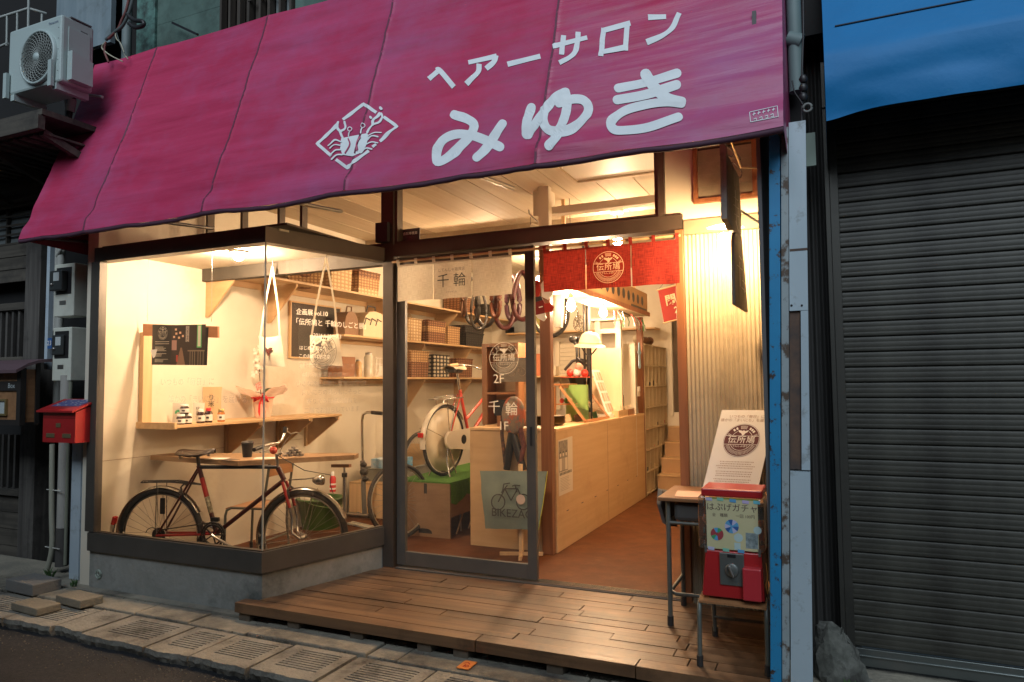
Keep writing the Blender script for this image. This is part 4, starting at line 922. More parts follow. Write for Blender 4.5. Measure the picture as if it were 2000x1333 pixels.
# concrete lump at the foot
t_ = MB(); rr = random.Random(2); cen = V((.005, -.56, -.12)); vs = []; fs = []
nu, nv2 = 18, 10
for j in range(nv2+1):
    for i in range(nu):
        a = 2*PI*i/nu; f_ = j/nv2; rx_ = .12*(1-f_*.55)*(1+.35*noise.noise(V((math.cos(a)*2.6, math.sin(a)*2.6, f_*5)))); ry_ = .12*(1-f_*.5)
        vs.append(cen+V((math.cos(a)*rx_+f_*-.045, math.sin(a)*ry_, f_*.24+.06*noise.noise(V((math.cos(a)*3, math.sin(a)*3, f_*4))))))
for j in range(nv2):
    for i in range(nu): i2 = (i+1) % nu; fs.append((j*nu+i, j*nu+i2, (j+1)*nu+i2, (j+1)*nu+i))
fs.append(tuple(range(nv2*nu, nv2*nu+nu))); t_.add(vs, fs, False)
solo('concrete_lump', t_, mat('lump_concrete', (.06, .065, .055), .95, col2=(.16, .165, .145), scale=16, bump=.9, bscale=20, grime_or_sheen=(.04, .04, .035), gscale=6, glev=(.45, .6)), 'rough lump of broken concrete at the foot of the dark gap', 'rubble')
# shutter
YS = -.35
sh = thing('roller_shutter', 'closed dark grey roller shutter of the shop on the right', 'shutter', (1.2, YS, -.12))
M_slat = mat('shutter_slat', (.034, .035, .028), .5, .1, col2=(.048, .047, .037), scale=2, stretch=(.7, 1, 14), grime_or_sheen=(.018, .017, .013), gscale=3.5, glev=(.45, .7))
M_guide = mat('shutter_guide', (.055, .054, .047), .45, .5, grime_or_sheen=(.03, .03, .026))
xs0 = P(1672, 1300, y=YS).x; 
zb = P(1680, 1262, y=YS).z; ztop = 2.62; pitch = .0745
slat = MB(); prof = [(.008, .0), (-.004, .0015), (-.0052, .004), (-.0052, .018), (-.0046, .020), (-.0052, .022), (-.0054, .044), (-.0048, .046), (-.0054, .048), (-.0052, .0665), (-.004, .0695), (.008, .071), (.008, .0745)]
vs = []; 
for x in (xs0, 3.2): vs += [(x, YS+y_, z_) for y_, z_ in prof]
m_ = len(prof); slat.add(vs, [(i, m_+i, m_+i+1, i+1) for i in range(m_-1)], True)
me0 = None; z = zb; k = 0
while z < ztop:
    if me0 is None: o0 = part('slat', slat, M_slat, sh); me0 = o0; o0.location.z = z; 
    else: o = o0.copy(); COL.objects.link(o); o.location.z = z; o.name = 'slat'
    z += pitch; k += 1
o0.location.z = zb
M_brail = mat('bottom_rail', (.16, .18, .175), .3, .8, grime_or_sheen=(.2, .2, .19))
b = MB(); b.box((xs0, YS-.022, zb-.085), (3.2, YS+.01, zb-.003)); b.box((xs0, YS-.030, zb-.04), (3.2, YS-.0225, zb-.032)); part('bottom_rail', b, M_brail, sh, bev=.002)
gx0 = P(1645, 1290, y=YS-.05).x; b = MB(); b.box((gx0, YS-.05, -.12), (gx0+.02, YS+.05, 2.75)); b.box((gx0+.022, YS-.045, -.12), (xs0-.001, YS-.03, 2.75)); part('guide_rail', b, M_guide, sh, bev=.001)
part('shutter_box', BX((gx0, YS-.06, 2.62), (3.2, YS+.2, 2.85)), M_guide, sh)
b = MB(); b.box((gx0, -.45, -.2), (3.4, YS+.3, -.121)); struct('shutter_step', b, M_kerb)
# blue awning
ba = thing('blue_awning', 'bright blue sheet awning over the closed shutter', 'awning', (1.2, -.7, 2.45))
M_ba = mat('blue_tarp', (.003, .17, .42), .55, spec=.3, col2=(.002, .13, .33), scale=1.2, bump=.1, bscale=40)
def bas(x, s_):
    # s_: 0..1 valance, 1..2 roof
    xa_ = .02
    wob = .03*noise.noise(V((x*1.2, s_*1.5, 4)))+.012*noise.noise(V((x*5, s_*3, 1)))
    if s_ <= 1:
        zz_ = 2.455+.265*s_+(.03*math.exp(-((x-xa_)/.12)**2)*-1*(1-s_)); yy = -.80+(1-s_)*(.03+.6*wob)-.02*math.sin(PI*s_)*(1+.5*math.sin(x*7))
        return V((x, yy+wob*.7*(1-s_), zz_))
    u = s_-1; return V((x, -.80+u*.42, 2.72+u*.95+wob*.2*math.sin(PI*u)))
b = MB(); nx, ns = 120, 60; X0, X1 = .024, 3.0
b.add([bas(X0+(X1-X0)*i/nx, 2*j/ns) for j in range(ns+1) for i in range(nx+1)], [(j*(nx+1)+i, j*(nx+1)+i+1, (j+1)*(nx+1)+i+1, (j+1)*(nx+1)+i) for j in range(ns) for i in range(nx)], True); part('sheet', b, M_ba, ba)
b = MB(); b.add([bas(X0, 2*j/40) for j in range(41)]+[V((X0, -.38, 2.3+j/40*1.3)) for j in range(41)], [(j, j+1, 42+j, 41+j) for j in range(40)], True); part('end_flap', b, M_ba, ba)
b = MB(); b.tube([bas(X0+.05+(X1-X0-.05)*i/60, 1.16)+V((0, -.004, 0)) for i in range(61)], .004, 5); part('rope', b, mat('rope_dark', (.02, .03, .05), .7), ba)
b = MB(); b.box((-.0, -.38, 3.0), (3.2, -.30, 5)); struct('shutter_house_wall', b, M_void)
# ================================================================ unseen house across the alley, added and sized to shade the lower street
oh = thing('shade_house', 'unseen dark timber row house added across the alley to shade the street', 'house', (-1.5, -5.9, -.17))
M_oh = mat('across_boards', (.06, .055, .05), .85, col2=(.09, .08, .07), scale=3, stretch=(1, 1, 8))
part('wall', BX((-12, -6.6, -.17), (1.6, -5.9, 4.1)), M_oh, oh)
part('roof', MB().prism([(-12.2, -5.6, 4.14), (-12.2, -9, 5.2), (-12.2, -9, 5.1), (-12.2, -5.6, 4.04)][::-1], (14.0, 0, 0)), mat('across_roof', (.05, .05, .055), .7), oh)
for i in range(6):
    x = -11.4+i*2.2; wf = part('window', BX((x, -5.9, .9), (x+1.3, -5.86, 2.1)), M_darkwoodX, oh); part('pane', BX((x+.05, -5.859, .95), (x+1.25, -5.855, 2.05)), mat('across_pane', (.05, .06, .06), .15), wf)
    wf = part('window', BX((x, -5.9, 2.7), (x+1.3, -5.86, 3.7)), M_darkwoodX, oh); part('pane', BX((x+.05, -5.859, 2.75), (x+1.25, -5.855, 3.65)), MATS['across_pane'], wf)
# ================================================================ things in front of the shop
M_tube = mat('tube_grey_green', (.13, .14, .12), .45, .3, grime_or_sheen=(.07, .06, .05), gscale=9, glev=(.55, .8))
M_foot = mat('rubber_foot', (.03, .028, .025), .7)
M_dtop = wood('desk_wood', (.26, .12, .05), (.36, .18, .08), 'X', .35, s=.8)
def school_chair(name, lab, o, w, d, sz, parent_local=True, back=.28, rot=0., tilt=0.):
    t = thing(name, lab, 'chair', o, rotz=rot, local=True)
    for s_ in (-1, 1):
        x = s_*w/2
        pts = [V((x, -d/2-.01, 0)), V((x, -d/2, sz-.06)), V((x, -d/2+.012, sz-.02)), V((x*.97, -d/2+.05, sz)), V((x*.95, d/2-.03, sz)), ]
        part('leg', MB().tube(pts, .0105, 8), M_tube, t)
        part('leg', MB().tube([V((x*.95, d/2-.01, 0)), V((x*.95, d/2-.035, sz*.6)), V((x*.95, d/2-.03, sz)), V((x*.95, d/2+.0, sz+back*.5)), V((x*.93, d/2+.03, sz+back))], .0105, 8), M_tube, t)
        for yy in (-d/2-.01, d/2-.01): part('foot', MB().tube([(x if yy < 0 else x*.95, yy, 0), (x if yy < 0 else x*.95, yy, .045)], .0145, 8), M_foot, t)
    part('front_rail', MB().tube([(-w/2*.97, -d/2+.03, sz-.006), (w/2*.97, -d/2+.03, sz-.006)], .0095, 8), M_tube, t)
    part('stretcher', MB().tube([(-w/2*.95, d/2-.03, sz*.35), (w/2*.95, d/2-.03, sz*.35)], .008, 8), M_tube, t)
    b = MB(); n = 8; top = []; bot = []
    for i in range(n+1):
        y = -d/2+.0+(d-.02)*i/n; z = sz+.012+(.004*math.sin(PI*i/n)*-1)-(.016 if i == 0 else 0)
        top += [(-w/2+.0, y, z), (w/2, y, z)]; bot += [(-w/2, y, z-.009), (w/2, y, z-.009)]
    m_ = len(top); fs = []
    for i in range(n): fs += [(2*i, 2*i+1, 2*i+3, 2*i+2), (m_+2*i, m_+2*i+2, m_+2*i+3, m_+2*i+1), (2*i, 2*i+2, m_+2*i+2, m_+2*i), (2*i+1, m_+2*i+1, m_+2*i+3, 2*i+3)]
    fs += [(0, m_, m_+1, 1), (2*n, 2*n+1, m_+2*n+1, m_+2*n)]
    b.add(top+bot, fs); part('seat', b, M_dtop, t)
    part('backrest', MB().obox((0, d/2+.012, sz+back*.74), (w/2-.01, 0, 0), (0, .005, .0), (0, -.004, .05)), M_dtop, t, bev=.004)
    return t
ch = school_chair('school_chair', 'small grey tube-framed school chair carrying the red capsule machine', (-.425, -.725, 0), .285, .40, .285, back=.33)
# school desk
ya = P(1308, 1222, z=0); dk = thing('school_desk', 'old wooden-topped school desk with grey tube legs beside the door', 'desk', (-.57, -.28, 0))
x0, x1 = ya.x+.005, -.285; y0, y1 = ya.y, ya.y+.36; zt = .662
part('top', BX((x0-.045, y0-.045, zt-.020), (x1+.0, y1+.04, zt)), M_dtop, dk, bev=.004)
M_tray = mat('tray_grey', (.075, .075, .07), .55, .2)
part('tray', BX((x0+.03, y0-.01, zt-.125), (x1-.03, y1-.02, zt-.028)), M_tray, dk, bev=.02)
for x in (x0, x1):
    part('leg', MB().tube([(x, y0, 0), (x, y0, zt-.022)], .0125, 8), M_tube, dk); part('leg', MB().tube([(x, y1, 0), (x, y1, zt-.022)], .0125, 8), M_tube, dk)
    for yy in (y0, y1): part('foot', MB().tube([(x, yy, 0), (x, yy, .05)], .0165, 8), M_foot, dk)
    part('side_bar', MB().tube([(x, y0, .17), (x, y1, .17)], .010, 8), M_tube, dk); part('side_bar', MB().tube([(x, y0, zt-.135), (x, y1, zt-.135)], .009, 8), M_tube, dk)
part('foot_bar', MB().tube([(x0, y0+.03, .17), (x0+.03, y0+.0, .165), (x1-.03, y0, .165), (x1, y0+.03, .17)], .010, 8), M_tube, dk)
part('cross_bar', MB().tube([(x0, y0, zt-.135), (x1, y0, zt-.135)], .009, 8), M_tube, dk)
b = MB(); b.obox((x0+.11, y0+.10, zt+.0015), (.085, .01, 0), (-.012, .10, 0), (0, 0, .001)); solo('paper_sheet', b, mat('pink_paper', (.62, .36, .24), .8), 'salmon paper sheet lying on the school desk', 'paper')
# grey bag hooked on the desk side
b = MB(); c = P(1306, 980, y=y0+.22); pr = [(c.x-.0, y0+.05, zt-.15), (c.x-.03, y0+.06, zt-.05), (c.x-.035, y0+.12, zt+.02), (c.x-.0, y0+.26, zt-.01), (c.x+.01, y0+.28, zt-.2)]
b.prism(pr, (.022, -.0, -.012)); solo('grey_satchel', b, mat('satchel_grey', (.075, .07, .06), .7), 'grey satchel hanging from the left side of the school desk', 'bag', bev=.01)
# white sign board leaning on the desk
YB0, YT = -.16, -.032
q0, q1, q2, q3 = P(1372, 947, y=YB0), P(1479, 949, y=YB0), P(1503, 803, y=YT), P(1410, 800, y=YT)
q0.z = q1.z = zt+.004; q3.z = q2.z = (q3.z+q2.z)/2; wd = q1.x-q0.x; q2 = q3+(q1-q0)
wb = thing('sign_board', 'white board with the round dark brown shop mark, leaning on the desk', 'sign', (q0.x+.12, q0.y, zt))
upv = (q3-q0).normalized(); nv = V((1, 0, 0)).cross(upv).normalized(); Lb = (q3-q0).length
part('panel', MB().prism([q0, q1, q2, q3], -nv*.006), mat('board_white', (.72, .68, .60), .6), wb)
M_choc = mat('print_brown', (.10, .02, .016), .6); M_prw = mat('print_white', (.76, .70, .62), .6)
def onb(u, v, l=.001): return q0+V((1, 0, 0))*(u*wd)+upv*(v*Lb)+nv*l
emblem(wb, onb(.5, .615, .0012), (1, 0, 0), upv, wd*.325, M_prw, disc=M_choc, thin=.8)
M_pt = mat('print_tan', (.38, .26, .17), .7)
text(wb, 'いつもの「毎日」に', onb(.5, .915), (1, 0, 0), upv, .021, M_pt); text(wb, '誰かの「まいにち」を届ける', onb(.5, .868), (1, 0, 0), upv, .021, M_pt)
rr = random.Random(8); b = MB()
for row in (.345, .318, .291, .264, None, .222, .195, .168, None, .126, .099):
    if row is None: continue
    L = rr.uniform(.28, .36); u = .5-L
    while u < .5+L: w_ = rr.uniform(.010, .022); b.add([onb(u, row-.006), onb(u+w_, row-.006), onb(u+w_, row+.005), onb(u, row+.005)], [(0, 1, 2, 3)]); u += w_+.012
part('small_print', b, M_pt, wb)

# capsule machine on the chair
yG = -.90; gl = P(1377, 1110, y=yG).x; gr = P(1490, 1110, y=yG).x; zb = .302; gw = gr-gl
gz1 = P(1430, 1078, y=yG).z; lz0 = P(1430, 972, y=yG).z
gm = thing('capsule_machine', 'red capsule vending machine with a clear bin and hand-lettered card on the chair', 'vending machine', ((gl+gr)/2, -.78, zb))
M_gred = mat('machine_red', (.40, .018, .02), .35, col2=(.34, .014, .016), scale=3, coat=.3); M_clear = glass_mat('clear_plastic', (.90, .88, .80), 1.6, .10)
gd = .19
b = MB(); fr_ = [(gl-.012, yG-.014, zb), (gr+.006, yG-.014, zb), (gr+.006, yG+gd, zb), (gl-.012, yG+gd, zb)]; mid_ = [(gl-.010, yG-.012, zb+.04), (gr+.004, yG-.012, zb+.04), (gr+.004, yG+gd, zb+.04), (gl-.010, yG+gd, zb+.04)]
top_ = [(gl+.004, yG, gz1), (gr-.004, yG, gz1), (gr-.004, yG+gd, gz1), (gl+.004, yG+gd, gz1)]
b.add(fr_+mid_+top_, [(3, 2, 1, 0)]+[(i, (i+1) % 4, 4+(i+1) % 4, 4+i) for i in range(4)]+[(4+i, 4+(i+1) % 4, 8+(i+1) % 4, 8+i) for i in range(4)]+[(8, 9, 10, 11)]); part('base', b, M_gred, gm, bev=.005)
M_plate = mat('coin_plate', (.20, .22, .21), .38, .7)
def gp(u, v, y): return V((gl+gw*u, y, v))
p0, p1 = P(1407, 1141, y=yG-.01), P(1453, 1083, y=yG-.01)
part('coin_plate', BX((p0.x, yG-.018, p0.z), (p1.x, yG-.010, p1.z)), M_plate, gm, bev=.002)
kc = V(((p0.x+p1.x)/2, yG-.019, p0.z+(p1.z-p0.z)*.48))
b = MB(); b.lathe(kc, [(.030, .0), (.029, -.006), (.026, -.008), (.0, -.008)], (0, 1, 0), 24); part('dial', b, M_plate, gm)
b = MB(); b.obox(kc+V((0, -.018, 0)), (.010, 0, -.024), (.0, .012, 0), (.0045, 0, .002)); part('handle', b, M_steel, gm, bev=.003)
part('coin_slot', BX((kc.x-.018, yG-.0195, p1.z-.018), (kc.x+.018, yG-.0182, p1.z-.004)), M_black, gm)
p0, p1 = P(1452, 1172, y=yG-.03), P(1487, 1112, y=yG-.03); part('chute', BX((p0.x, yG-.045, p0.z), (p1.x, yG-.001, p1.z)), mat('chute_red', (.46, .03, .04), .35, coat=.3), gm, bev=.006)
bz0 = gz1+.002
part('clear_bin', BX((gl-.026, yG+.0, bz0), (gr+.010, yG+gd, lz0)), M_clear, gm, bev=.012)
b = MB(); rc = random.Random(6)
for i in range(34): b.ball((rc.uniform(gl-.004, gr-.016), yG+rc.uniform(.03, gd-.03), bz0+.022+rc.uniform(0, .11)), .019, 8, 6)
part('capsules', b, mat('capsule_tan', (.55, .42, .20), .3, col2=(.60, .16, .08), scale=26), gm, kind='stuff')
M_card = mat('card_yellow', (.50, .47, .26), .8, col2=(.55, .50, .30), scale=6)
part('card', BX((gl+.012, yG-.0007, bz0+.006), (gr-.014, yG-.0002, lz0-.006)), M_card, gm)
part('lid', BX((gl-.008, yG-.010, lz0+.001), (gr+.008, yG+gd+.01, lz0+.036)), M_gred, gm, bev=.006)
M_ink = mat('ink_brown', (.06, .025, .03), .7)
yt = yG+.0030; hz = lz0-bz0; cz = lambda f_: bz0+hz*f_
text(gm, 'はぷげガチャ', (gl+gw*.5, yG-.0012, cz(.80)), (1, 0, 0), (0, 0, 1), .037, M_ink, gap=1.0)
text(gm, '全　種類　　一回 100円', (gl+gw*.52, yG-.0012, cz(.655)), (1, 0, 0), (0, 0, 1), .017, M_ink)
def disc(cu, cv, r, cols, hole):
    for k in range(9):
        b = MB(); b.annulus((gl+gw*cu, yG-.0012-.0001*k, cz(cv)), (1, 0, 0), (0, 0, 1), r*hole, r, 4, 2*PI*k/9, 2*PI*(k+1.03)/9); part('disc_segment', b, cols[k % len(cols)], dsk)
Mb1, Mb2, Mb3 = mat('sticker_sky', (.10, .32, .55), .5), mat('sticker_navy', (.03, .10, .30), .5), mat('sticker_lilac', (.45, .45, .62), .5)
Mg1, Mr1 = mat('sticker_green', (.05, .30, .14), .5), mat('sticker_maroon', (.32, .05, .06), .5)
dsk = part('blue_disc', MB().annulus((gl+gw*.49, yG-.0008, cz(.46)), (1, 0, 0), (0, 0, 1), .0001, .030, 20), Mb1, gm); disc(.49, .46, .030, (Mb1, Mb3, Mb2), .22)
dsk = part('green_disc', MB().annulus((gl+gw*.23, yG-.0008, cz(.30)), (1, 0, 0), (0, 0, 1), .0001, .028, 20), Mr1, gm); disc(.23, .30, .028, (Mr1, Mg1, Mb1, Mr1), .25)
M_pb = mat('pale_bird', (.42, .56, .56), .6)
b = MB(); b.annulus((gl+gw*.60, yG-.0010, cz(.26)), (1, 0, 0), (0, 0, 1), .0001, .019, 16); b.obox((gl+gw*.58, yG-.0010, cz(.10)), (.013, 0, 0), (0, .0002, 0), (0, 0, .015)); part('pale_sticker', b, M_pb, gm)
b = MB(); b.obox((gl+gw*.83, yG-.0010, cz(.22)), (.026, 0, 0), (0, .0002, 0), (0, 0, .034)); part('photo_sticker', b, mat('photo_dark', (.10, .14, .15), .5, col2=(.35, .42, .42), scale=40), gm)
b = MB(); b.annulus((gl+gw*.93, yG-.0014, cz(.42)), (1, 0, 0), (0, 0, 1), .0001, .017, 16); part('white_sticker', b, M_pb, gm)
tp = [Mb3, mat('tape_green', (.20, .50, .38), .6), Mb1, mat('tape_lilac', (.48, .40, .62), .6), mat('tape_cyan', (.15, .50, .60), .6)]
for k, (u, zz_) in enumerate([(.10, lz0-.012), (.30, lz0-.010), (.52, lz0-.014), (.74, lz0-.017), (.93, lz0-.016), (.12, bz0+.006), (.38, bz0+.004), (.64, bz0+.003)]):
    part('tape', MB().obox((gl+gw*u, yG-.0022, zz_), (.014, 0, -.001), (0, .0005, 0), (0, 0, .007)), tp[k % 5], gm)
part('tape_band', BX((gl+.01, yG-.0014, lz0-.010), (gr-.01, yG-.0008, lz0-.004)), mat('tape_olive', (.25, .30, .05), .6), gm)
for k in range(4): part('side_tape', MB().obox((gl-.0015, yG+.012+.0*k, cz(.85-.25*k)), (.0008, 0, 0), (0, .008, 0), (0, 0, .012)), tp[(k+2) % 5], gm)
for u in (.02, .95): part('corner_clip', BX((gl+gw*u-.004, yG-.004, gz1-.012), (gl+gw*u+.006, yG+.004, gz1+.02)), M_steel, gm)
part('cord', MB().tube(smooth_path([(0, 0), (.3, .5), (.2, 1)], 3) and [V((gr+.012, yG+.02, zb+.16)), V((gr+.018, yG+.01, zb+.10)), V((gr+.010, yG, zb+.07)), V((gr+.016, yG+.01, zb+.03))], .0025, 5), mat('cord_orange', (.5, .2, .04), .6), gm)

# ================================================================ noren curtains
def noren(lab, cat_label, xs, ztop, zbot, m, y, tabs, seed, grp):
    t = thing('noren_curtain', lab, 'curtain', ((xs[0]+xs[-1])/2, y, zbot), group=grp)
    W_ = xs[-1]-xs[0]
    for i in range(3):
        xa, xb_ = xs[i]+.003, xs[i+1]-.003; b = MB(); nx, nz = 22, 14; vs = []
        for j in range(nz+1):
            for k in range(nx+1):
                u, v = k/nx, j/nz; x = xa+(xb_-xa)*u+.004*(1-v)*noise.noise(V((i*3., v*2, seed))); z = zbot+(ztop-zbot)*v-.006*math.sin(PI*u)*(v > .9)+.004*noise.noise(V((u*3+i*9, seed, 0)))*(1-v)
                yy = y+.010*noise.noise(V((u*2.2+i*5, v*1.2, seed)))*(1.2-v)+.006*math.sin(u*9+i)*(1-v)*.6
                vs.append((x, yy, z))
        b.add(vs, [(j*(nx+1)+k, j*(nx+1)+k+1, (j+1)*(nx+1)+k+1, (j+1)*(nx+1)+k) for j in range(nz) for k in range(nx)], True)
        part('cloth_panel', b, m, t)
    for k in range(tabs):
        x = xs[0]+.012+(W_-.024)*k/(tabs-1); b = MB(); b.prism([(x-.011, y-.004, ztop-.006), (x+.011, y-.004, ztop-.006), (x+.011, y-.014, ztop+.022), (x+.011, y-.012, ztop+.036), (x-.011, y-.012, ztop+.036), (x-.011, y-.014, ztop+.022)], (0, .003, 0)); part('tab', b, m, t)
    part('hem', BX((xs[0]+.003, y-.006, ztop-.012), (xs[-1]-.003, y-.003, ztop-.001)), m, t)
    return t
M_cream = cloth('cream_linen', (.74, .68, .56), (.56, .50, .39), .45, 420); M_redc = cloth('red_linen', (.38, .035, .020), (.15, .010, .007), .36, 300)
YR = -.075
xs = [P(a, 550, y=YR).x for a in (776, 846, 922, 1001)]
n1 = noren('cream linen noren curtain with two large black characters over the sliding leaf', '', xs, 2.088, 1.832, M_cream, YR, 7, 1., 'noren curtains over the door')
cx = (xs[1]+xs[2])/2
text(n1, '千 輪', (cx-.0, YR-.016, 1.945), (1, 0, 0), (0, 0, 1), .098, M_black); text(n1, 'じてんしゃ雑貨店', (cx, YR-.016, 2.022), (1, 0, 0), (0, 0, 1), .026, mat('ink_grey', (.16, .14, .12), .8)); text(n1, 'ＣＨＩＲＩＮ', (cx, YR-.016, 1.872), (1, 0, 0), (0, 0, 1), .014, MATS['ink_grey'])
xs = [P(a, 520, y=YR).x for a in (1061, 1144, 1233, 1328)]
n2 = noren('red open-weave noren curtain with the round pale shop mark over the doorway', '', xs, 2.09, 1.832, M_redc, YR, 7, 2., 'noren curtains over the door')
emblem(n2, ((xs[1]+xs[2])/2+.005, YR-.017, 1.955), (1, 0, 0), (0, 0, 1), .097, mat('noren_print', (.85, .62, .40), .8), thin=.9)
b = MB(); b.tube([(-2.77, YR+.004, 2.113), (-.77, YR+.004, 2.113)], .0085, 8); solo('curtain_rod', b, M_pine, 'long wooden rod carrying both noren curtains', 'rod')

# ================================================================ hanging sign, bracket
hs = thing('hanging_sign', 'dark weathered wooden sign board hanging edge-on from an iron bracket', 'sign', (-.40, -.6, 1.6))
M_sg = wood('sign_wood', (.10, .088, .072), (.20, .175, .145), 'Z', .7, dark=(.04, .035, .03), bump=.4)
X = -.395
up_ = [P(a, c_, x=X) for a, c_ in ((1418, 297), (1443, 345), (1448, 418), (1448, 462), (1432, 450), (1420, 427))]
lo_ = [P(a, c_, x=X-.004) for a, c_ in ((1437, 448), (1449, 463), (1461, 610), (1436, 594), (1434, 470))]
part('upper_board', MB().prism(up_, (-.026, 0, 0)), M_sg, hs, bev=.002); part('lower_board', MB().prism(lo_, (-.015, 0, 0)), M_sg, hs, bev=.002)
for zz_ in (2.34, 2.2): part('batten', BX((X-.030, P(1420, 330, x=X).y-.002, zz_-.05), (X+.002, P(1420, 330, x=X).y+.012, zz_+.05)), M_sg, hs)
M_carv = mat('carved_paint', (.42, .40, .36), .7)
def sgf(u, v, l): return P(u, v, x=X+.0015+l)
b = MB()
for i, s_ in enumerate([[(1436, 372), (1439, 440)], [(1434, 385), (1441, 392)], [(1433, 400), (1442, 408)], [(1434, 418), (1443, 424)], [(1437, 432), (1442, 452)], [(1445, 512), (1446, 560)], [(1440, 518), (1450, 528)], [(1452, 530), (1454, 572)], [(1450, 548), (1457, 556)], [(1449, 562), (1456, 570)], [(1444, 500), (1448, 508)]]): strokes(b, s_, 1.2, sgf, i*.0002, 3)
part('carved_lettering', b, M_carv, hs, kind='stuff')
M_iron = mat('iron', (.48, .36, .22), .35, .8)
br = thing('sign_bracket', 'thin iron bracket with scroll hooks under the awning, holding the hanging sign', 'bracket', (-.35, -.45, 2.3))
X2 = -.40
ya_ = P(1447, 327, x=X2)
part('bar', MB().tube([P(1421, 258, x=X2), P(1447, 327, x=X2)], .006, 6), M_iron, br); part('arm', MB().tube([P(1447, 327, x=X2), V((-.262, ya_.y+.10, ya_.z-.0))], .005, 6), M_iron, br)
def w2(pts, r=.0025): part('hook', MB().tube(smooth_path([P(a, c_, x=X2+.004) for a, c_ in pts], 5), r, 5), M_black, br)
w2([(1412, 262), (1409, 272), (1418, 284), (1428, 292), (1433, 300), (1428, 306), (1420, 303)]); w2([(1424, 258), (1430, 264)]); w2([(1430, 318), (1443, 328), (1449, 338), (1446, 347), (1441, 345)]); w2([(1441, 302), (1447, 308), (1446, 312)])
# ================================================================ inside the show window
WX = -4.65
def onfloor(a, c, z=FZ): return P(a, c, z=z)
# ---- small wall shelf with a tall end board
yS = P(270, 825, x=WX).y; c0 = P(346, 831, y=yS); zS = c0.z+.0; xF = c0.x; yE = P(668, 812, x=xF).y; 
ws = thing('wall_shelf', 'long pine wall shelf on triangular plywood brackets inside the show window', 'shelf', (WX+.1, (yS+yE)/2, zS-.3))
part('board', BX((WX+.001, yS, zS-.022), (xF, yE, zS)), M_plyX, ws, bev=.002)
part('end_board', BX((WX+.001, yS-.004, zS+.0005), (WX+.045, yS+.075, P(277, 650, x=WX).z)), M_pine, ws, bev=.002)
part('front_lip', BX((WX+.001, yS-.02, zS-.03), (xF, yS-.0005, zS+.018)), M_plyX, ws, bev=.002)
for a in (445, 545, 600):
    y = P(a, 850, x=WX+.02).y; part('bracket', MB().prism([(WX+.001, y, zS-.0225), (xF-.01, y, zS-.0225), (xF-.01, y, zS-.05), (WX+.03, y, zS-.30), (WX+.001, y, zS-.30)], (0, .018, 0)), M_ply, ws)
    part('bracket_rail', BX((WX+.001, y-.022, zS-.31), (WX+.028, y-.0005, zS-.0225)), M_pine, ws)
    part('bracket_arm', BX((WX+.03, y-.024, zS-.044), (xF-.015, y-.0005, zS-.0225)), M_plyX, ws)
def onshelf(a, x=None):
    x = x or WX+.12
    return P(a, 812, x=x).y
# ---- goods on the shelf
M_jar = mat('dark_jar', (.035, .012, .006), .2, coat=.5); M_lab = mat('white_label', (.72, .70, .62), .7); M_labk = mat('label_ink', (.05, .04, .04), .7)
def jar(a, z0, r, h, body, lid, lab, cat='jar', name='jar', x=None, lidr=1.0, label_=True):
    x = x or xF-.05; y = P(a, 815, x=x).y
    t = thing(name, lab, cat, (x, y, z0), group='jars and bottles on the wall shelf')
    part('glass_body', MB().lathe((x, y, z0), [(r*.94, 0), (r, h*.06), (r, h*.66), (r*.78, h*.76), (r*.76, h*.8)], n=18), body, t)
    part('lid', MB().lathe((x, y, z0+h*.8), [(r*.86*lidr, 0), (r*.86*lidr, h*.19), (r*.80*lidr, h*.2)], n=18), lid, t)
    if label_: part('paper_label', MB().lathe((x, y, z0+h*.14), [(r*1.02, 0), (r*1.02, h*.42)], n=18, cap=False), M_lab, t); part('label_print', MB().obox((x+r*.62, y-r*.84, z0+h*.36), (r*.28, r*.2, 0), (r*.02, -r*.02, 0), (0, 0, h*.07)), M_labk, t)
M_redlid = mat('red_cap', (.5, .02, .02), .4); M_whcap = mat('white_cap', (.75, .72, .62), .5)
jar(353, zS, .032, .075, M_jar, M_white, 'dark jar with a white label, bottom left of the stacked three')
jar(366, zS, .032, .075, M_jar, M_white, 'dark jar with a white label, bottom right of the stacked three')
jar(360, zS+.0755, .032, .07, M_jar, M_whcap, 'dark jar standing on top of two like it on the wall shelf')
jar(392, zS, .030, .105, M_jar, M_whcap, 'round sauce bottle with a cream cap', 'bottle', 'sauce_bottle', lidr=.6)
jar(407, zS, .030, .11, M_jar, M_redlid, 'round sauce bottle with a red cap', 'bottle', 'sauce_bottle', lidr=.7)
jar(432, zS, .027, .10, mat('honey', (.45, .16, .03), .15, coat=.6), mat('gold_lid', (.5, .36, .15), .35, .8), 'square honey jar with a pale label, rightmost of the jars')
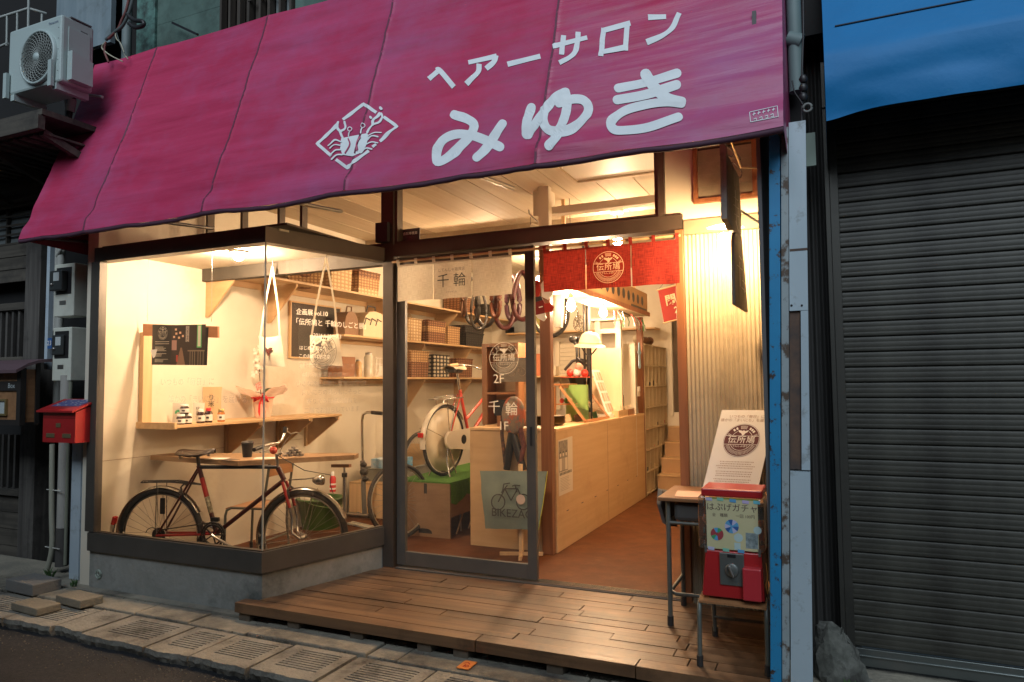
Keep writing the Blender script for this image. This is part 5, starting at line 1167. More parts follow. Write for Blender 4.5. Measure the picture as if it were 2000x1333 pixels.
def pouch(a, w, h, m, lab, name='pouch', tip=0., txt=None, sz=.05, ink=None, dx=0):
    x = WX+.11+dx; y = P(a, 800, x=x).y; nn_ = V((.55, -.83, 0)).normalized(); tn = V((.83, .55, 0)).normalized()
    o = V((x, y, zS)); t = thing(name, lab, 'bag', o)
    b = MB(); n = 8; F_, B2 = [], []
    for j in range(n+1):
        v = j/n; th = .022*(1-v)**.6+.002; ww = w/2*(1-.06*math.sin(PI*v))
        F_ += [o+tn*(-ww)+V((0, 0, v*h)), o+nn_*th+V((0, 0, v*h)), o+tn*ww+V((0, 0, v*h))]; B2 += [o+tn*(-ww)+V((0, 0, v*h)), o-nn_*th+V((0, 0, v*h)), o+tn*ww+V((0, 0, v*h))]
    fs = []
    for j in range(n):
        for k in (0, 1): fs.append((3*j+k, 3*j+k+1, 3*j+k+4, 3*j+k+3))
    b.add(F_, fs, True); b.add(B2, [f[::-1] for f in fs], True); part('body', b, m, t)
    if txt:
        for i, chh in enumerate(txt): text(t, chh, o+nn_*.026+V((0, 0, h*.68-i*sz*1.05)), tn, (0, 0, 1), sz, ink or M_black)
    return t, o, tn, nn_
M_kraft = mat('kraft_paper', (.58, .42, .24), .8, bump=.3, bscale=20)
pouch(414, .15, .27, M_kraft, 'tall kraft paper rice bag with brush lettering on the wall shelf', 'rice_bag', txt='り米', sz=.05, dx=-.04)
t, o, tn, nn_ = pouch(388, .09, .145, mat('pouch_white', (.68, .64, .54), .4), 'white pouch with black characters behind the sauce bottles', txt='桃島佐', sz=.032)
t, o, tn, nn_ = pouch(350, .10, .15, mat('pouch_grey', (.55, .52, .44), .35), 'grey-white pouch with a green mark behind the stacked jars')
part('green_mark', MB().annulus(o+nn_*.026+V((0, 0, .075)), tn, V((0, 0, 1)), .008, .024, 14, R(10), R(200)), Mg1, t)
# ---- potted orchid in pink wrapping
x = WX+.15; c = P(513, 812, x=x); c.z = zS; po = thing('potted_orchid', 'potted white orchid in pink wrapping with a red ribbon bow on the wall shelf', 'plant', c)
M_wrap = cloth('wrap_pink', (.88, .74, .64), (.82, .62, .52), .5, 60); M_rib = mat('ribbon_red', (.75, .035, .04), .4)
part('pot', MB().lathe(c, [(.062, 0), (.066, .01), (.088, .17), (.092, .18)], n=20), mat('pot_wrap', (.82, .58, .46), .7), po)
b = MB(); n = 40; vs = [];
for j in range(9):
    v = j/8
    for i in range(n):
        a = 2*PI*i/n; r_ = .080+.13*v**1.2*(1+.28*math.cos(a*4+.6)+.10*math.sin(a*9)); z = .165+.075*v+.035*v*v*math.cos(a*4+.6)+.012*v*math.sin(a*9)
        vs.append(c+V((r_*math.cos(a), r_*math.sin(a), z)))
b.add(vs, [(j*n+i, j*n+(i+1) % n, (j+1)*n+(i+1) % n, (j+1)*n+i) for j in range(8) for i in range(n)], True); part('wrapping', b, M_wrap, po)
part('ribbon_band', MB().ring(c+V((0, 0, .172)), (0, 0, 1), .09, .008, 26, 6), M_rib, po)
fx = c+V((.06, -.075, .17))
for s_ in (-1, 1):
    for k in range(3):
        b = MB(); pts = [fx+V((s_*.012*k, 0, 0)), fx+V((s_*(.03+.02*k), -.02, .03-.012*k)), fx+V((s_*(.055+.012*k), -.01, .012-.02*k)), fx+V((s_*.02, -.005, -.008))]; b.tube(pts, [.004, .011, .009, .004], 6); part('bow_loop', b, M_rib, po)
    b = MB(); b.tube([fx, fx+V((s_*.022, -.004, -.05)), fx+V((s_*.030, 0, -.12)), fx+V((s_*.024, .0, -.15))], [.005, .008, .008, .003], 6); part('ribbon_tail', b, M_rib, po)
M_leaf = mat('orchid_leaf', (.035, .10, .022), .35, coat=.3)
def leaf(p, d, L, w, droop, m, par, name='leaf'):
    d = V(d).normalized(); sd_2 = d.cross(V((0, 0, 1))).normalized(); b = MB(); n = 7; vs = []
    for i in range(n+1):
        u = i/n; cc = p+d*(L*u)+V((0, 0, L*(.35*u-droop*u*u))); ww = w*math.sin(PI*min(1, u*.96+.04))**.7*.5; vs += [cc-sd_2*ww+V((0, 0, ww*.25)), cc, cc+sd_2*ww+V((0, 0, ww*.25))]
    b.add(vs, [(3*i+k, 3*i+k+1, 3*i+k+4, 3*i+k+3) for i in range(n) for k in (0, 1)], True); part(name, b, m, par)
for d, L in (((-.8, -.6, .1), .19), ((.4, .8, .4), .13), ((.7, .1, .5), .12)): leaf(c+V((0, 0, .20)), d, L, .055, .5, M_leaf, po)
for s_, h in ((-.02, .36), (.03, .30)): part('stem', MB().tube([c+V((s_, 0, .18)), c+V((s_-.01, -.01, .18+h*.5)), c+V((s_-.03, .0, .18+h))], .0035, 6), mat('stem_brown', (.08, .05, .02), .6), po)
M_petal = mat('orchid_petal', (.82, .76, .66), .6)
for k in range(11):
    q = c+V((-.07+.02*(k % 4), -.03+.03*(k % 3), .38+.022*k)); b = MB()
    for j in range(5):
        a = 2*PI*j/5+k; e = V((math.cos(a)*.7, -.35, math.sin(a))).normalized(); f_ = e.cross(V((0, -1, .2))).normalized(); b.add([q, q+e*.022+f_*.017, q+e*.040, q+e*.022-f_*.017], [(0, 1, 2, 3)])
    part('blossom', b, M_petal, po)
b = MB(); b.obox(c+V((.0, -.05, .27)), (.03, 0, .012), (0, .001, 0), (-.012, 0, .03)); part('card', b, mat('card_floral', (.70, .55, .45), .6, col2=(.55, .10, .08), scale=60), po)

# ---- hanging plank sign with the poster
yP = P(279, 633, x=WX+.05).y; pl = thing('hanging_plank', 'wooden plank hung on two wires carrying the dark night-alley poster', 'sign', (-4.2, yP, 1.6))
p0, p1, p2, p3 = [P(a, c_, y=yP) for a, c_ in ((279, 633), (425, 638), (425, 660), (279, 656))]
part('plank', MB().prism([p3, p2, p1, p0], (0, .016, 0)), mat('plank_red', (.36, .14, .055), .55, col2=(.42, .18, .07), scale=5, stretch=(1, 4, 12)), pl, bev=.002)
for a, a2 in ((288, 290), (413, 412)):
    pt = P(a, 612, y=yP+.008); part('wire', MB().tube([pt, (pt.x, yP+.008, 2.211)], .0012, 5), M_steel, pl)
    part('hook', MB().tube([pt, pt+V((.006, 0, -.012)), pt+V((-.004, 0, -.024)), pt+V((.004, 0, -.036)), pt+V((0, 0, -.06))], .0025, 5), M_brass, pl)
ps = thing('alley_poster', 'dark poster with the round shop mark and a lantern-lit alley at night', 'poster', (-4.2, yP-.003, 1.45))
yq = yP-.0035; a0, a1, a2, a3 = [P(a, c_, y=yq) for a, c_ in ((296, 713), (404, 714), (407, 640), (298, 634))]
part('sheet', MB().prism([a0, a1, a2, a3], (0, .002, 0)), mat('poster_black', (.012, .010, .010), .45), ps)
def onp(u, v, l=.0012): return a0+(a1-a0)*u+(a3-a0)*v+V((0, -l, 0))
PW, PH = (a1-a0).length, (a3-a0).length
def patch(name, u0, v0, u1, v1, m, l=.0014): part(name, MB().add([onp(u0, v0, l), onp(u1, v0, l), onp(u1, v1, l), onp(u0, v1, l)], [(0, 1, 2, 3)]), m, ps)
emblem(ps, onp(.20, .78, .0016), (1, 0, 0), (0, 0, 1), PH*.165, M_glw, thin=.9)
b = MB(); rr = random.Random(3)
for row in (.56, .51, .43, .40, .37, .34, .27, .24, .21, .13, .10, .07):
    L = rr.uniform(.12, .27) if row < .5 else .26; b.add([onp(.06, row), onp(.06+L, row), onp(.06+L, row+.014), onp(.06, row+.014)], [(0, 1, 2, 3)])
part('small_print', b, M_glw, ps)
M_ph = lambda n_, c_: mat(n_, c_, .5)
patch('photo_ground', .36, .0, .97, .97, M_ph('photo_night', (.03, .018, .014)), .0013)
part('photo_alley', MB().add([onp(.46, .0, .0015), onp(.62, .0, .0015), onp(.555, .42, .0015), onp(.53, .42, .0015)], [(0, 1, 2, 3)]), M_ph('photo_path', (.22, .13, .08)), ps)
patch('photo_sign', .82, .42, .90, .97, M_ph('photo_green', (.10, .42, .14))); patch('photo_sign', .835, .45, .885, .94, M_ph('photo_pale', (.62, .60, .45)), .0016)
patch('photo_sign', .62, .56, .68, .94, M_ph('photo_white', (.40, .34, .28))); patch('photo_sign', .37, .36, .46, .60, M_ph('photo_pink', (.40, .22, .18)))
for u, v in ((.45, .76), (.52, .78), (.41, .68), (.50, .66), (.44, .86), (.57, .70)): patch('photo_lantern', u-.018, v-.025, u+.018, v+.025, M_ph('photo_lamp', (.78, .50, .30)), .0017)
for u in (.70, .74, .78, .84, .88, .93): patch('photo_rail', u, .0, u+.012, .34, M_ph('photo_rail', (.20, .15, .10)), .0017)
patch('photo_rail', .66, .33, .96, .36, M_ph('photo_rail', (.20, .15, .10)), .0018)
patch('photo_figure', .455, .08, .485, .24, M_ph('photo_red', (.45, .05, .03)), .0018)
text(ps, 'YOKUMO', onp(.65, .75, .0019), (0, 0, -1), (1, 0, 0), .026, M_black)
b = MB(); cp = P(300, 692, y=yP-.002); b.prism([cp+V((-.03, -.004, .03)), cp+V((.04, -.004, .035)), cp+V((.02, -.004, -.02)), cp+V((.0, -.004, -.03))], (0, .002, 0)); solo('white_scrap', b, M_white, 'small torn white scrap at the lower left of the alley poster', 'scrap')

# ---- two canvas bags on long straps
def tote(top, tl, tr, bl, br, y, lab, kind):
    m = mat('canvas', (.66, .58, .44), .85, col2=(.60, .52, .38), scale=5, bump=.3, bscale=120)
    T0 = P(*top, y=y+.02); q = [P(*k, y=y) for k in (bl, br, tr, tl)]
    t = thing('canvas_bag', lab, 'bag', (q[0]+q[1])/2, group='canvas shoulder bags hanging in the show window')
    b = MB(); n = 12; vs = []; N = 10
    for sgn in (-1, 1):
        for j in range(N+1):
            for i in range(n+1):
                u, v = i/n, j/N; p_ = q[0].lerp(q[1], u).lerp(q[3].lerp(q[2], u), v)
                bul = .028*math.sin(PI*u)**.6*math.sin(PI*min(1, v*.85+.1))+.008*noise.noise(V((u*3, v*3, sgn)))
                p_ = p_+V((0, sgn*bul, -.012*math.sin(PI*u)*(v > .95))); vs.append(p_)
    k = (n+1)*(N+1); fs = []
    for j in range(N):
        for i in range(n): a = j*(n+1)+i; fs.append((a, a+1, a+n+2, a+n+1)); fs.append((k+a, k+a+n+1, k+a+n+2, k+a+1))
    b.add(vs, fs, True); part('body', b, m, t)
    for e, hx in ((q[3], -.0), (q[2], .0)):
        b = MB(); s1 = MB(); d_ = .013
        pts = [e+V((d_ if e is q[3] else -d_, 0, -.03)), e.lerp(T0, .35)+V((.004, 0, 0)), e.lerp(T0, .7)+V((.002, .0, 0)), T0]
        vs = []
        for p_ in pts: vs += [p_+V((-.006, -.004, 0)), p_+V((.006, .004, 0))]
        b.add(vs, [(2*i, 2*i+1, 2*i+3, 2*i+2) for i in range(3)], True); part('strap', b, m, t)
    part('hook', MB().tube([T0+V((0, 0, -.004)), T0+V((.004, 0, .03)), V((T0.x, T0.y+.0, 2.212))], .003, 6), M_steel, t)
    cc = (q[0]+q[1]+q[2]+q[3])/4; w = (q[1]-q[0]).length
    if kind == 0:
        bird = [(-.30,.22),(-.14,.25),(-.04,.14),(.02,.20),(.10,.24),(.30,.22),(.24,.06),(.12,-.02),(.10,-.1),(.04,-.22),(-.05,-.20),(-.04,-.1),(-.12,-.02),(-.24,.06)]
        b = MB(); b.add([cc+V((x_*w*.55+w*.02, -.034, z_*w*.55-.01)) for x_, z_ in bird], [tuple(range(len(bird)))]); part('bird_print', b, M_choc, t)
    else:
        a_ = R(28); emblem(t, cc+V((w*.02, -.037, -.015)), (math.cos(a_), 0, math.sin(a_)), (-math.sin(a_), 0, math.cos(a_)), w*.43, mat('bag_ink', (.06, .055, .05), .7), thin=.7)
tote((532, 521), (505, 657), (549, 655), (507, 714), (557, 717), -.10, 'plain canvas shoulder bag with a small brown bird print', 0)
tote((637, 503), (605, 655), (662, 652), (606, 714), (669, 715), -.10, 'canvas shoulder bag with the large round shop mark printed askew', 1)

# ---- chalkboard
xc = WX+.022; k0, k1, k2, k3 = [P(a, c_, x=xc) for a, c_ in ((568, 697), (664, 705), (664, 604), (566, 590))]
ya, yb2 = k0.y, k2.y; za, zb2 = k0.z, k3.z
cbd = thing('chalkboard', 'dark chalkboard with white handwriting on the left wall', 'board', (xc, (ya+yb2)/2, za))
part('board', BX((WX+.002, ya, za), (xc, yb2, zb2)), mat('slate', (.035, .028, .02), .7, col2=(.05, .04, .028), scale=3), cbd)
b = MB()
for q in ((ya-.014, za-.014, yb2+.014, za), (ya-.014, zb2, yb2+.014, zb2+.014), (ya-.014, za, ya, zb2), (yb2, za, yb2+.014, zb2)): b.box((WX+.002, q[0], q[1]), (xc+.006, q[2], q[3]))
part('frame', b, M_pine, cbd)
M_chalk = mat('chalk', (.72, .66, .52), .9)
W_, H_ = yb2-ya, zb2-za
def chalk(s_, u, v, sz, al='LEFT'): text(cbd, s_, (xc+.002, ya+W_*u, za+H_*v), (0, 1, 0), (0, 0, 1), sz, M_chalk, align=al)
# ---- writing on the window panes
M_gw = cloth('window_writing', (.85, .80, .70), (.85, .80, .70), .6)
n_ = M_gw.node_tree.nodes; tr_ = n_.new('ShaderNodeBsdfTransparent'); mx_ = n_.new('ShaderNodeMixShader'); mx_.inputs[0].default_value = .28
M_gw.node_tree.links.new(tr_.outputs[0], mx_.inputs[1]); M_gw.node_tree.links.new([q for q in n_ if q.type == 'MIX_SHADER' and q != mx_][0].outputs[0], mx_.inputs[2]); M_gw.node_tree.links.new(mx_.outputs[0], n_['Material Output'].inputs[0])
gx = lambda a, c_: P(a, c_, y=-.9345)
c = gx(365, 747); text(sw, 'いつもの「毎日」に', c, (1, 0, 0), (0, 0, 1), .052, M_gw, 'window_lettering', gap=1.05)
c = gx(410, 781); text(sw, '誰かの「まいにち」を届ける。', c, (1, 0, 0), (0, 0, 1), .052, M_gw, 'window_lettering')
M_gw2 = cloth('window_writing_bold', (.88, .84, .74), (.88, .84, .74), .65)
for s_, pa_, pv_, sz_ in (('企画展 vol.10', 610, 612, .042), ('「伝所鳩と 千輪のしごと展」', 650, 634, .046), ('2016.6.16～7.3', 640, 657, .036), ('はじめまして', 608, 681, .030), ('このお店は小さな', 615, 697, .030)):
    c = PV(pa_, pv_, B_+nS*.004, nS); text(sw, s_, c, dS, (0, 0, 1), sz_, M_gw2, 'window_lettering')
for i, s_ in enumerate(('自転車にまつわるすてきな物', '伝所鳩は京島の路地にある', '小さな活版印刷と雑貨の店です', 'まいにちの暮らしにそっと', '寄りそう手紙の道具を', '二階でお待ちしています')):
    c = PV(650, 716+i*17, B_+nS*.004, nS); text(sw, s_, c, dS, (0, 0, 1), .040, M_gw, 'window_lettering')

# ================================================================ left wall shelves and what is on them
def shelf(px, z_from, y0, y1, xw, lab, brk=(), th=.02):
    z = P(px[0], px[1], x=WX+xw).z
    t = thing('long_shelf', lab, 'shelf', (WX+xw/2, (y0+y1)/2, z-th))
    part('board', BX((WX+.001, y0, z-th), (WX+xw, y1, z)), M_plyX, t, bev=.0015)
    part('wall_batten', BX((WX+.001, y0, z-th-.05), (WX+.02, y1, z-th-.0005)), M_plyX, t)
    for y in brk: part('bracket', MB().prism([(WX+.001, y, z-th-.0005), (WX+xw-.03, y, z-th-.0005), (WX+xw-.03, y, z-th-.03), (WX+.03, y, z-.36), (WX+.001, y, z-.36)], (0, .018, 0)), M_ply, t)
    return z
SD = .30
zU = shelf((790, 588), 0, .02, 5.38, .36, 'top pine shelf running the whole length of the left wall', (.02, .72, 2.2, 3.7))
y2 = P(672, 690, x=WX+SD).y
zM = shelf((790, 664), 0, y2, 5.38, SD, 'middle pine shelf on the left wall below the top shelf', (3.0, 4.2))
zL = shelf((790, 737), 0, y2, 5.38, SD, 'lowest pine shelf on the left wall with baskets and jars', (3.0, 4.2))
M_bk1 = weave('basket_tan', (.52, .32, .15), (.26, .14, .06), 13, 11); M_bk2 = weave('basket_pale', (.66, .48, .28), (.40, .26, .13), 11, 9)
M_bk3 = weave('basket_brown', (.28, .13, .06), (.12, .05, .022), 12, 11); M_bk4 = weave('basket_black', (.035, .03, .025), (.012, .01, .009), 12, 11)
M_bk5 = weave('basket_blackwhite', (.50, .44, .34), (.03, .026, .022), 7.5, 7)
M_bkd = mat('basket_inside', (.16, .09, .045), .9)
def basket(a, z, w, d, h, m, lab, flare=1.18, x=None, rim=True, handle=False, bands=None, grp='baskets on the wall shelves', yy=None):
    x = x or WX+.17; y = yy if yy is not None else P(a, 660, x=x+d/2).y
    t = thing('wicker_basket', lab, 'basket', (x, y, z), group=grp)
    def lay(s0, s1, z0, z1, mm, nm, open_=True):
        b = MB(); lo = [(x-d/2*s0, y-w/2*s0, z0), (x+d/2*s0, y-w/2*s0, z0), (x+d/2*s0, y+w/2*s0, z0), (x-d/2*s0, y+w/2*s0, z0)]; hi = [(x-d/2*s1, y-w/2*s1, z1), (x+d/2*s1, y-w/2*s1, z1), (x+d/2*s1, y+w/2*s1, z1), (x-d/2*s1, y+w/2*s1, z1)]
        b.add(lo+hi, [(3, 2, 1, 0)]+[(i, (i+1) % 4, 4+(i+1) % 4, 4+i) for i in range(4)]+([] if open_ else [(4, 5, 6, 7)])); return part(nm, b, mm, t)
    if bands:
        n = len(bands)
        for i, mm in enumerate(bands): s0 = 1+(flare-1)*i/n; s1 = 1+(flare-1)*(i+1)/n; lay(s0, s1, z+h*i/n, z+h*(i+1)/n, mm, 'woven_band')
    else: lay(1, flare, z+.0005, z+h, m, 'woven_body')
    lay(flare*.96, flare*.96, z+h*.9, z+h*.92, M_bkd, 'lining', False)
    s = flare; b = MB(); b.tube([(x-d/2*s, y-w/2*s, z+h), (x+d/2*s, y-w/2*s, z+h), (x+d/2*s, y+w/2*s, z+h), (x-d/2*s, y+w/2*s, z+h)], .009, 6, closed=True); part('rim', b, bands[-1] if bands else m, t)
    if handle: part('handle', MB().tube([(x, y-w/2*s, z+h), (x, y-w*.25, z+h+.10), (x, y+w*.25, z+h+.10), (x, y+w/2*s, z+h)], .007, 6), m, t)
    return t
# top shelf, seen through the show window side
zt2 = zU+.001
b = MB(); yy = P(590, 560, x=WX+.2).y
t = thing('round_basket', 'shallow round tan basket tipped on its side on the top shelf', 'basket', (WX+.2, yy, zt2), group='baskets on the wall shelves')
ax_ = V((.75, -.55, .35)).normalized(); cc = V((WX+.17, yy+.05, zt2+.115))
part('woven_body', MB().lathe(cc, [(.10, -.09), (.15, -.03), (.17, .05), (.175, .06)], ax_, 26, cap=True), M_bk1, t); part('woven_base', MB().lathe(cc+ax_*-.02, [(.0, .085), (.14, .075), (.172, .05)], ax_, 26, cap=False), M_bk3, t)
basket(0, zt2, .30, .24, .26, M_bk2, 'pale upright woven basket behind the bag strap on the top shelf', 1.08, yy=P(665, 560, x=WX+.28).y)
basket(0, zt2, .34, .26, .24, M_bk1, 'brown ribbed basket with a pale base on the top shelf', 1.10, yy=P(720, 560, x=WX+.3).y, bands=[M_bk2, M_bk1, M_bk1, M_bk3])
basket(0, zt2, .4, .26, .2, M_bk3, 'dark basket high on the top shelf behind the cream curtain', 1.1, yy=4.1); basket(0, zt2, .36, .26, .17, M_bk4, 'black basket at the far end of the top shelf', 1.1, yy=4.75)
# middle shelf
zt3 = zM+.001
def my(a, v, xx=WX+.28): return P(a, v, x=xx).y
basket(0, zt3, .34, .24, .25, M_bk2, 'tall pale basket with crossed handles at the door end of the middle shelf', 1.06, yy=my(806, 640), handle=True)
basket(0, zt3, .40, .26, .26, M_bk3, 'square basket in brown and tan bands on the middle shelf', 1.04, yy=my(850, 640), bands=[M_bk3, M_bk3, M_bk1, M_bk3])
basket(0, zt3, .30, .24, .22, M_bk1, 'small orange-tan basket between two darker ones on the middle shelf', 1.03, yy=my(885, 640))
basket(0, zt3, .46, .28, .17, M_bk4, 'wide black basket, lower of the stacked pair on the middle shelf', 1.12, yy=my(922, 650)); basket(0, zt3+.12, .50, .28, .14, M_bk4, 'wide black basket, upper of the stacked pair on the middle shelf', 1.14, yy=my(922, 650))
# lowest shelf
zt4 = zL+.001
basket(0, zt4, .36, .24, .17, M_bk3, 'dark brown basket, lower of two stacked at the door end of the lowest shelf', 1.10, yy=my(818, 720)); basket(0, zt4+.14, .36, .24, .16, M_bk1, 'tan basket stacked on a darker one at the door end of the lowest shelf', 1.10, yy=my(818, 700))
basket(0, zt4, .36, .26, .27, M_bk5, 'black and white chequered basket on the lowest shelf', 1.02, yy=my(860, 700)); basket(0, zt4, .40, .26, .24, M_bk3, 'dark reddish basket at the far end of the lowest shelf', 1.06, yy=my(905, 700))
x = WX+.2; yy = my(797, 720, WX+.28); b = MB(); b.obox((WX+.25, yy-.08, zt4+.09), (.0, .055, 0), (.004, 0, 0), (.01, 0, .085)); solo('price_card', b, M_white, 'white ruled card standing before the stacked baskets', 'card')
# bags and bottles seen through the side pane
def hump_bag(yy, z, w, h, m, lab, d=.14):
    t = thing('handbag', lab, 'bag', (WX+.2, yy, z), group='bags on the middle shelf'); b = MB(); n = 12; vs = []; x = WX+.2
    out = [(-.5, 0), (-.5, .45), (-.42, .75), (-.25, .95), (0, 1), (.25, .95), (.42, .75), (.5, .45), (.5, 0)]
    b.prism([(x+d/2, yy+u*w, z+v*h) for u, v in out], (-d, 0, 0)); part('body', b, m, t, bev=.015)
    part('handle', MB().tube([(x+.03, yy-w*.2, z+h*.9), (x+.04, yy-w*.16, z+h*1.2), (x+.04, yy+w*.16, z+h*1.2), (x+.03, yy+w*.2, z+h*.9)], .008, 6), M_black if w > .25 else m, t)
    return t
hump_bag(P(687, 640, x=WX+.27).y, zt3, .22, .24, mat('bag_brown', (.20, .10, .045), .6), 'small brown handbag at the near end of the middle shelf')
b_ = hump_bag(P(730, 640, x=WX+.27).y, zt3, .42, .27, mat('bag_cream', (.62, .50, .33), .7), 'large cream bag with black curved handles on the middle shelf', .18)
c = P(725, 640, x=WX+.292)
for k in range(3): part('black_trim', MB().tube([(WX+.294, c.y-.12+.1*k, zt3+.12), (WX+.296, c.y-.09+.1*k, zt3+.19), (WX+.294, c.y-.02+.1*k, zt3+.17)], .006, 5), M_black, b_)
def bottle(a, z, r, h, m, lab, grp='bottles on the lowest shelf'):
    x = WX+.2; y = P(a, 720, x=x).y; t = thing('glass_jar', lab, 'jar', (x, y, z), group=grp)
    part('glass_body', MB().lathe((x, y, z), [(r, 0), (r, h*.8), (r*.7, h*.88), (r*.68, h*.9)], n=16), m, t); part('lid', MB().lathe((x, y, z+h*.9), [(r*.75, 0), (r*.75, h*.08), (r*.2, h*.1)], n=16), M_steel, t)
bottle(720, zt4, .05, .26, mat('jar_glass', (.50, .46, .36), .12, coat=.5), 'tall clear jar with a metal lid on the lowest shelf')
bottle(700, zt4, .035, .18, mat('jar_amber', (.5, .30, .12), .15, coat=.5), 'short amber jar left of the tall clear one on the lowest shelf')
b = MB(); yy = P(683, 720, x=WX+.25).y; b.box((WX+.08, yy-.13, zt4), (WX+.26, yy+.08, zt4+.20)); solo('brown_box', b, mat('box_brown', (.22, .09, .035), .6), 'plain brown box at the near end of the lowest shelf', 'box', bev=.004)
t = thing('wire_rack', 'white wire rack of cards on the lowest shelf beside the tall jar', 'rack', (WX+.2, P(742, 720, x=WX+.2).y, zt4))
yy = t.location.y
for k in range(6): part('wire', MB().tube([(WX+.27, yy-.16+k*.06, zt4), (WX+.27, yy-.16+k*.06, zt4+.20)], .003, 5), M_white, t)
for k in range(4): part('wire', MB().tube([(WX+.27, yy-.18, zt4+.01+k*.063), (WX+.27, yy+.16, zt4+.01+k*.063)], .003, 5), M_white, t)
for k in range(2): part('card', MB().obox((WX+.25, yy-.05+.12*k, zt4+.07), (0, .045, 0), (.002, 0, 0), (.01, 0, .05)), M_lab, t)
# ================================================================ bicycles
M_tyre = mat('tyre', (.022, .020, .018), .75, bump=.3, bscale=90); M_rim = mat('rim_metal', (.50, .48, .44), .28, .95); M_spk = mat('spoke', (.32, .30, .27), .35, .9)
M_fend = mat('fender_metal', (.42, .41, .39), .18, .95); M_bpart = mat('black_part', (.02, .019, .018), .4)
M_maroon = mat('frame_maroon', (.055, .008, .007), .35, coat=.4); M_bred = mat('frame_red', (.30, .012, .010), .35, coat=.4); M_leath = mat('saddle_leather', (.022, .012, .007), .35)
class BK:
    def __init__(s, t, O, D): s.t = t; s.O = V(O); s.D = V(D).normalized(); s.U = V((0, 0, 1)); s.N = s.D.cross(s.U)   # N points to the rider's right
    def __call__(s, a, z, n=0.): return s.O+s.D*a+s.U*z+s.N*n
    def inv(s, px, py): p = PV(px, py, s.O, s.N)-s.O; return (p.dot(s.D), p.z)
def wheel(k, s0, z0, R_, name, tyre_m=None, rim_m=None, nsp=32, disc=None, N=None, parent=None, spokes=True, tw=.017):
    t = k.t; N = N or k.N; c = k(s0, z0)
    w = part(name, MB().ring(c, N, R_-tw, tw, 44, 8), tyre_m or M_tyre, parent or t)
    e1 = N.orthogonal().normalized(); e2 = N.cross(e1)
    part('rim', MB().ring(c, N, R_-tw*2.1, .0075, 44, 6), rim_m or M_rim, w)
    part('hub', MB().tube([c-N*.04, c-N*.035, c+N*.035, c+N*.04], [.008, .017, .017, .008], 12), M_rim, w)
    if spokes:
        b = MB()
        for i in range(nsp):
            a = 2*PI*i/nsp; a2 = a+(.55 if i % 2 else -.55); sg = .028*(1 if (i//2) % 2 else -1)
            b.tube([c+(e1*math.cos(a2)+e2*math.sin(a2))*.018+N*sg, c+(e1*math.cos(a)+e2*math.sin(a))*(R_-tw*2.3)], .0013, 4, cap=False)
        part('spokes', b, M_spk, w)
    if disc: b = MB(); b.lathe(c, [(.02, -.03), (R_*.45, -.022), (R_-tw*2.4, -.004), (R_-tw*2.4, .004), (R_*.45, .022), (.02, .03)], N, 40); part('wheel_cover', b, disc, w)
    return w
def fender(k, s0, z0, R_, a0, a1, w_, m, name='fender'):
    b = MB(); n = 26; vs = []; c = (s0, z0)
    for i in range(n+1):
        a = a0+(a1-a0)*i/n
        for j in range(7):
            u = -1+2*j/6; rr_ = R_+.016-.012*u*u; vs.append(k(c[0]+math.cos(a)*rr_, c[1]+math.sin(a)*rr_, u*w_/2))
    b.add(vs, [(7*i+j, 7*i+j+1, 7*i+j+8, 7*i+j+7) for i in range(n) for j in range(6)], True); return part(name, b, m, k.t)
def tb(k, name, pts, r, m, lab=None, n=10): return part(name, MB().tube([k(*p) for p in pts], r, n), m, k.t, label=lab)

# ---------------- bicycle in the show window
Lx = P(232, 1029, x=-4.60); Rx = PV(681, 1041, B_-nS*.05, nS)
EL, ER = V((Lx.x, Lx.y, 0)), V((Rx.x, Rx.y, 0)); R1 = (ER-EL).length/5.25; dB = (ER-EL).normalized()
H1_, H2_ = EL+dB*R1, ER-dB*R1
t = thing('bicycle', 'old maroon bicycle with chrome mudguards serving as table base in the show window', 'bicycle', (H1_.x, H1_.y, FZ)); OFF[t.name] = V((H1_.x, H1_.y, FZ))
k = BK(t, (H1_.x, H1_.y, FZ), H2_-H1_); WB = (H2_-H1_).length; hz = R1
wheel(k, 0, hz, R1, 'rear_wheel', tw=.021); wheel(k, WB, hz, R1, 'front_wheel', tw=.021)
fender(k, 0, hz, R1, R(28), R(196), .052, M_fend); fender(k, WB, hz, R1, R(24), R(205), .052, M_fend)
bb = k.inv(423, 1042); sc_ = k.inv(388, 910); ht = k.inv(543, 914); hb = k.inv(555, 938)
ht = (max(.2, ht[0]), ht[1]); 
tb(k, 'seat_tube', [(*sc_,), (*bb,)], .0155, M_maroon); tb(k, 'down_tube', [(*hb,), (*bb,)], .0155, M_maroon); tb(k, 'top_tube', [(sc_[0], sc_[1]-.01), (ht[0], ht[1]+.005)], .013, M_bpart)
tb(k, 'head_tube', [(*ht,), (*hb,)], .018, M_maroon)
m1 = (sc_[0]+(bb[0]-sc_[0])*.18, sc_[1]+(bb[1]-sc_[1])*.18); m2 = (sc_[0]+(bb[0]-sc_[0])*.46, sc_[1]+(bb[1]-sc_[1])*.46)
tb(k, 'frame_band', [m1, m2], .0165, M_bred); tb(k, 'frame_decal', [m2, (sc_[0]+(bb[0]-sc_[0])*.70, sc_[1]+(bb[1]-sc_[1])*.70)], .0163, mat('decal', (.08, .07, .03), .4, col2=(.45, .42, .30), scale=60))
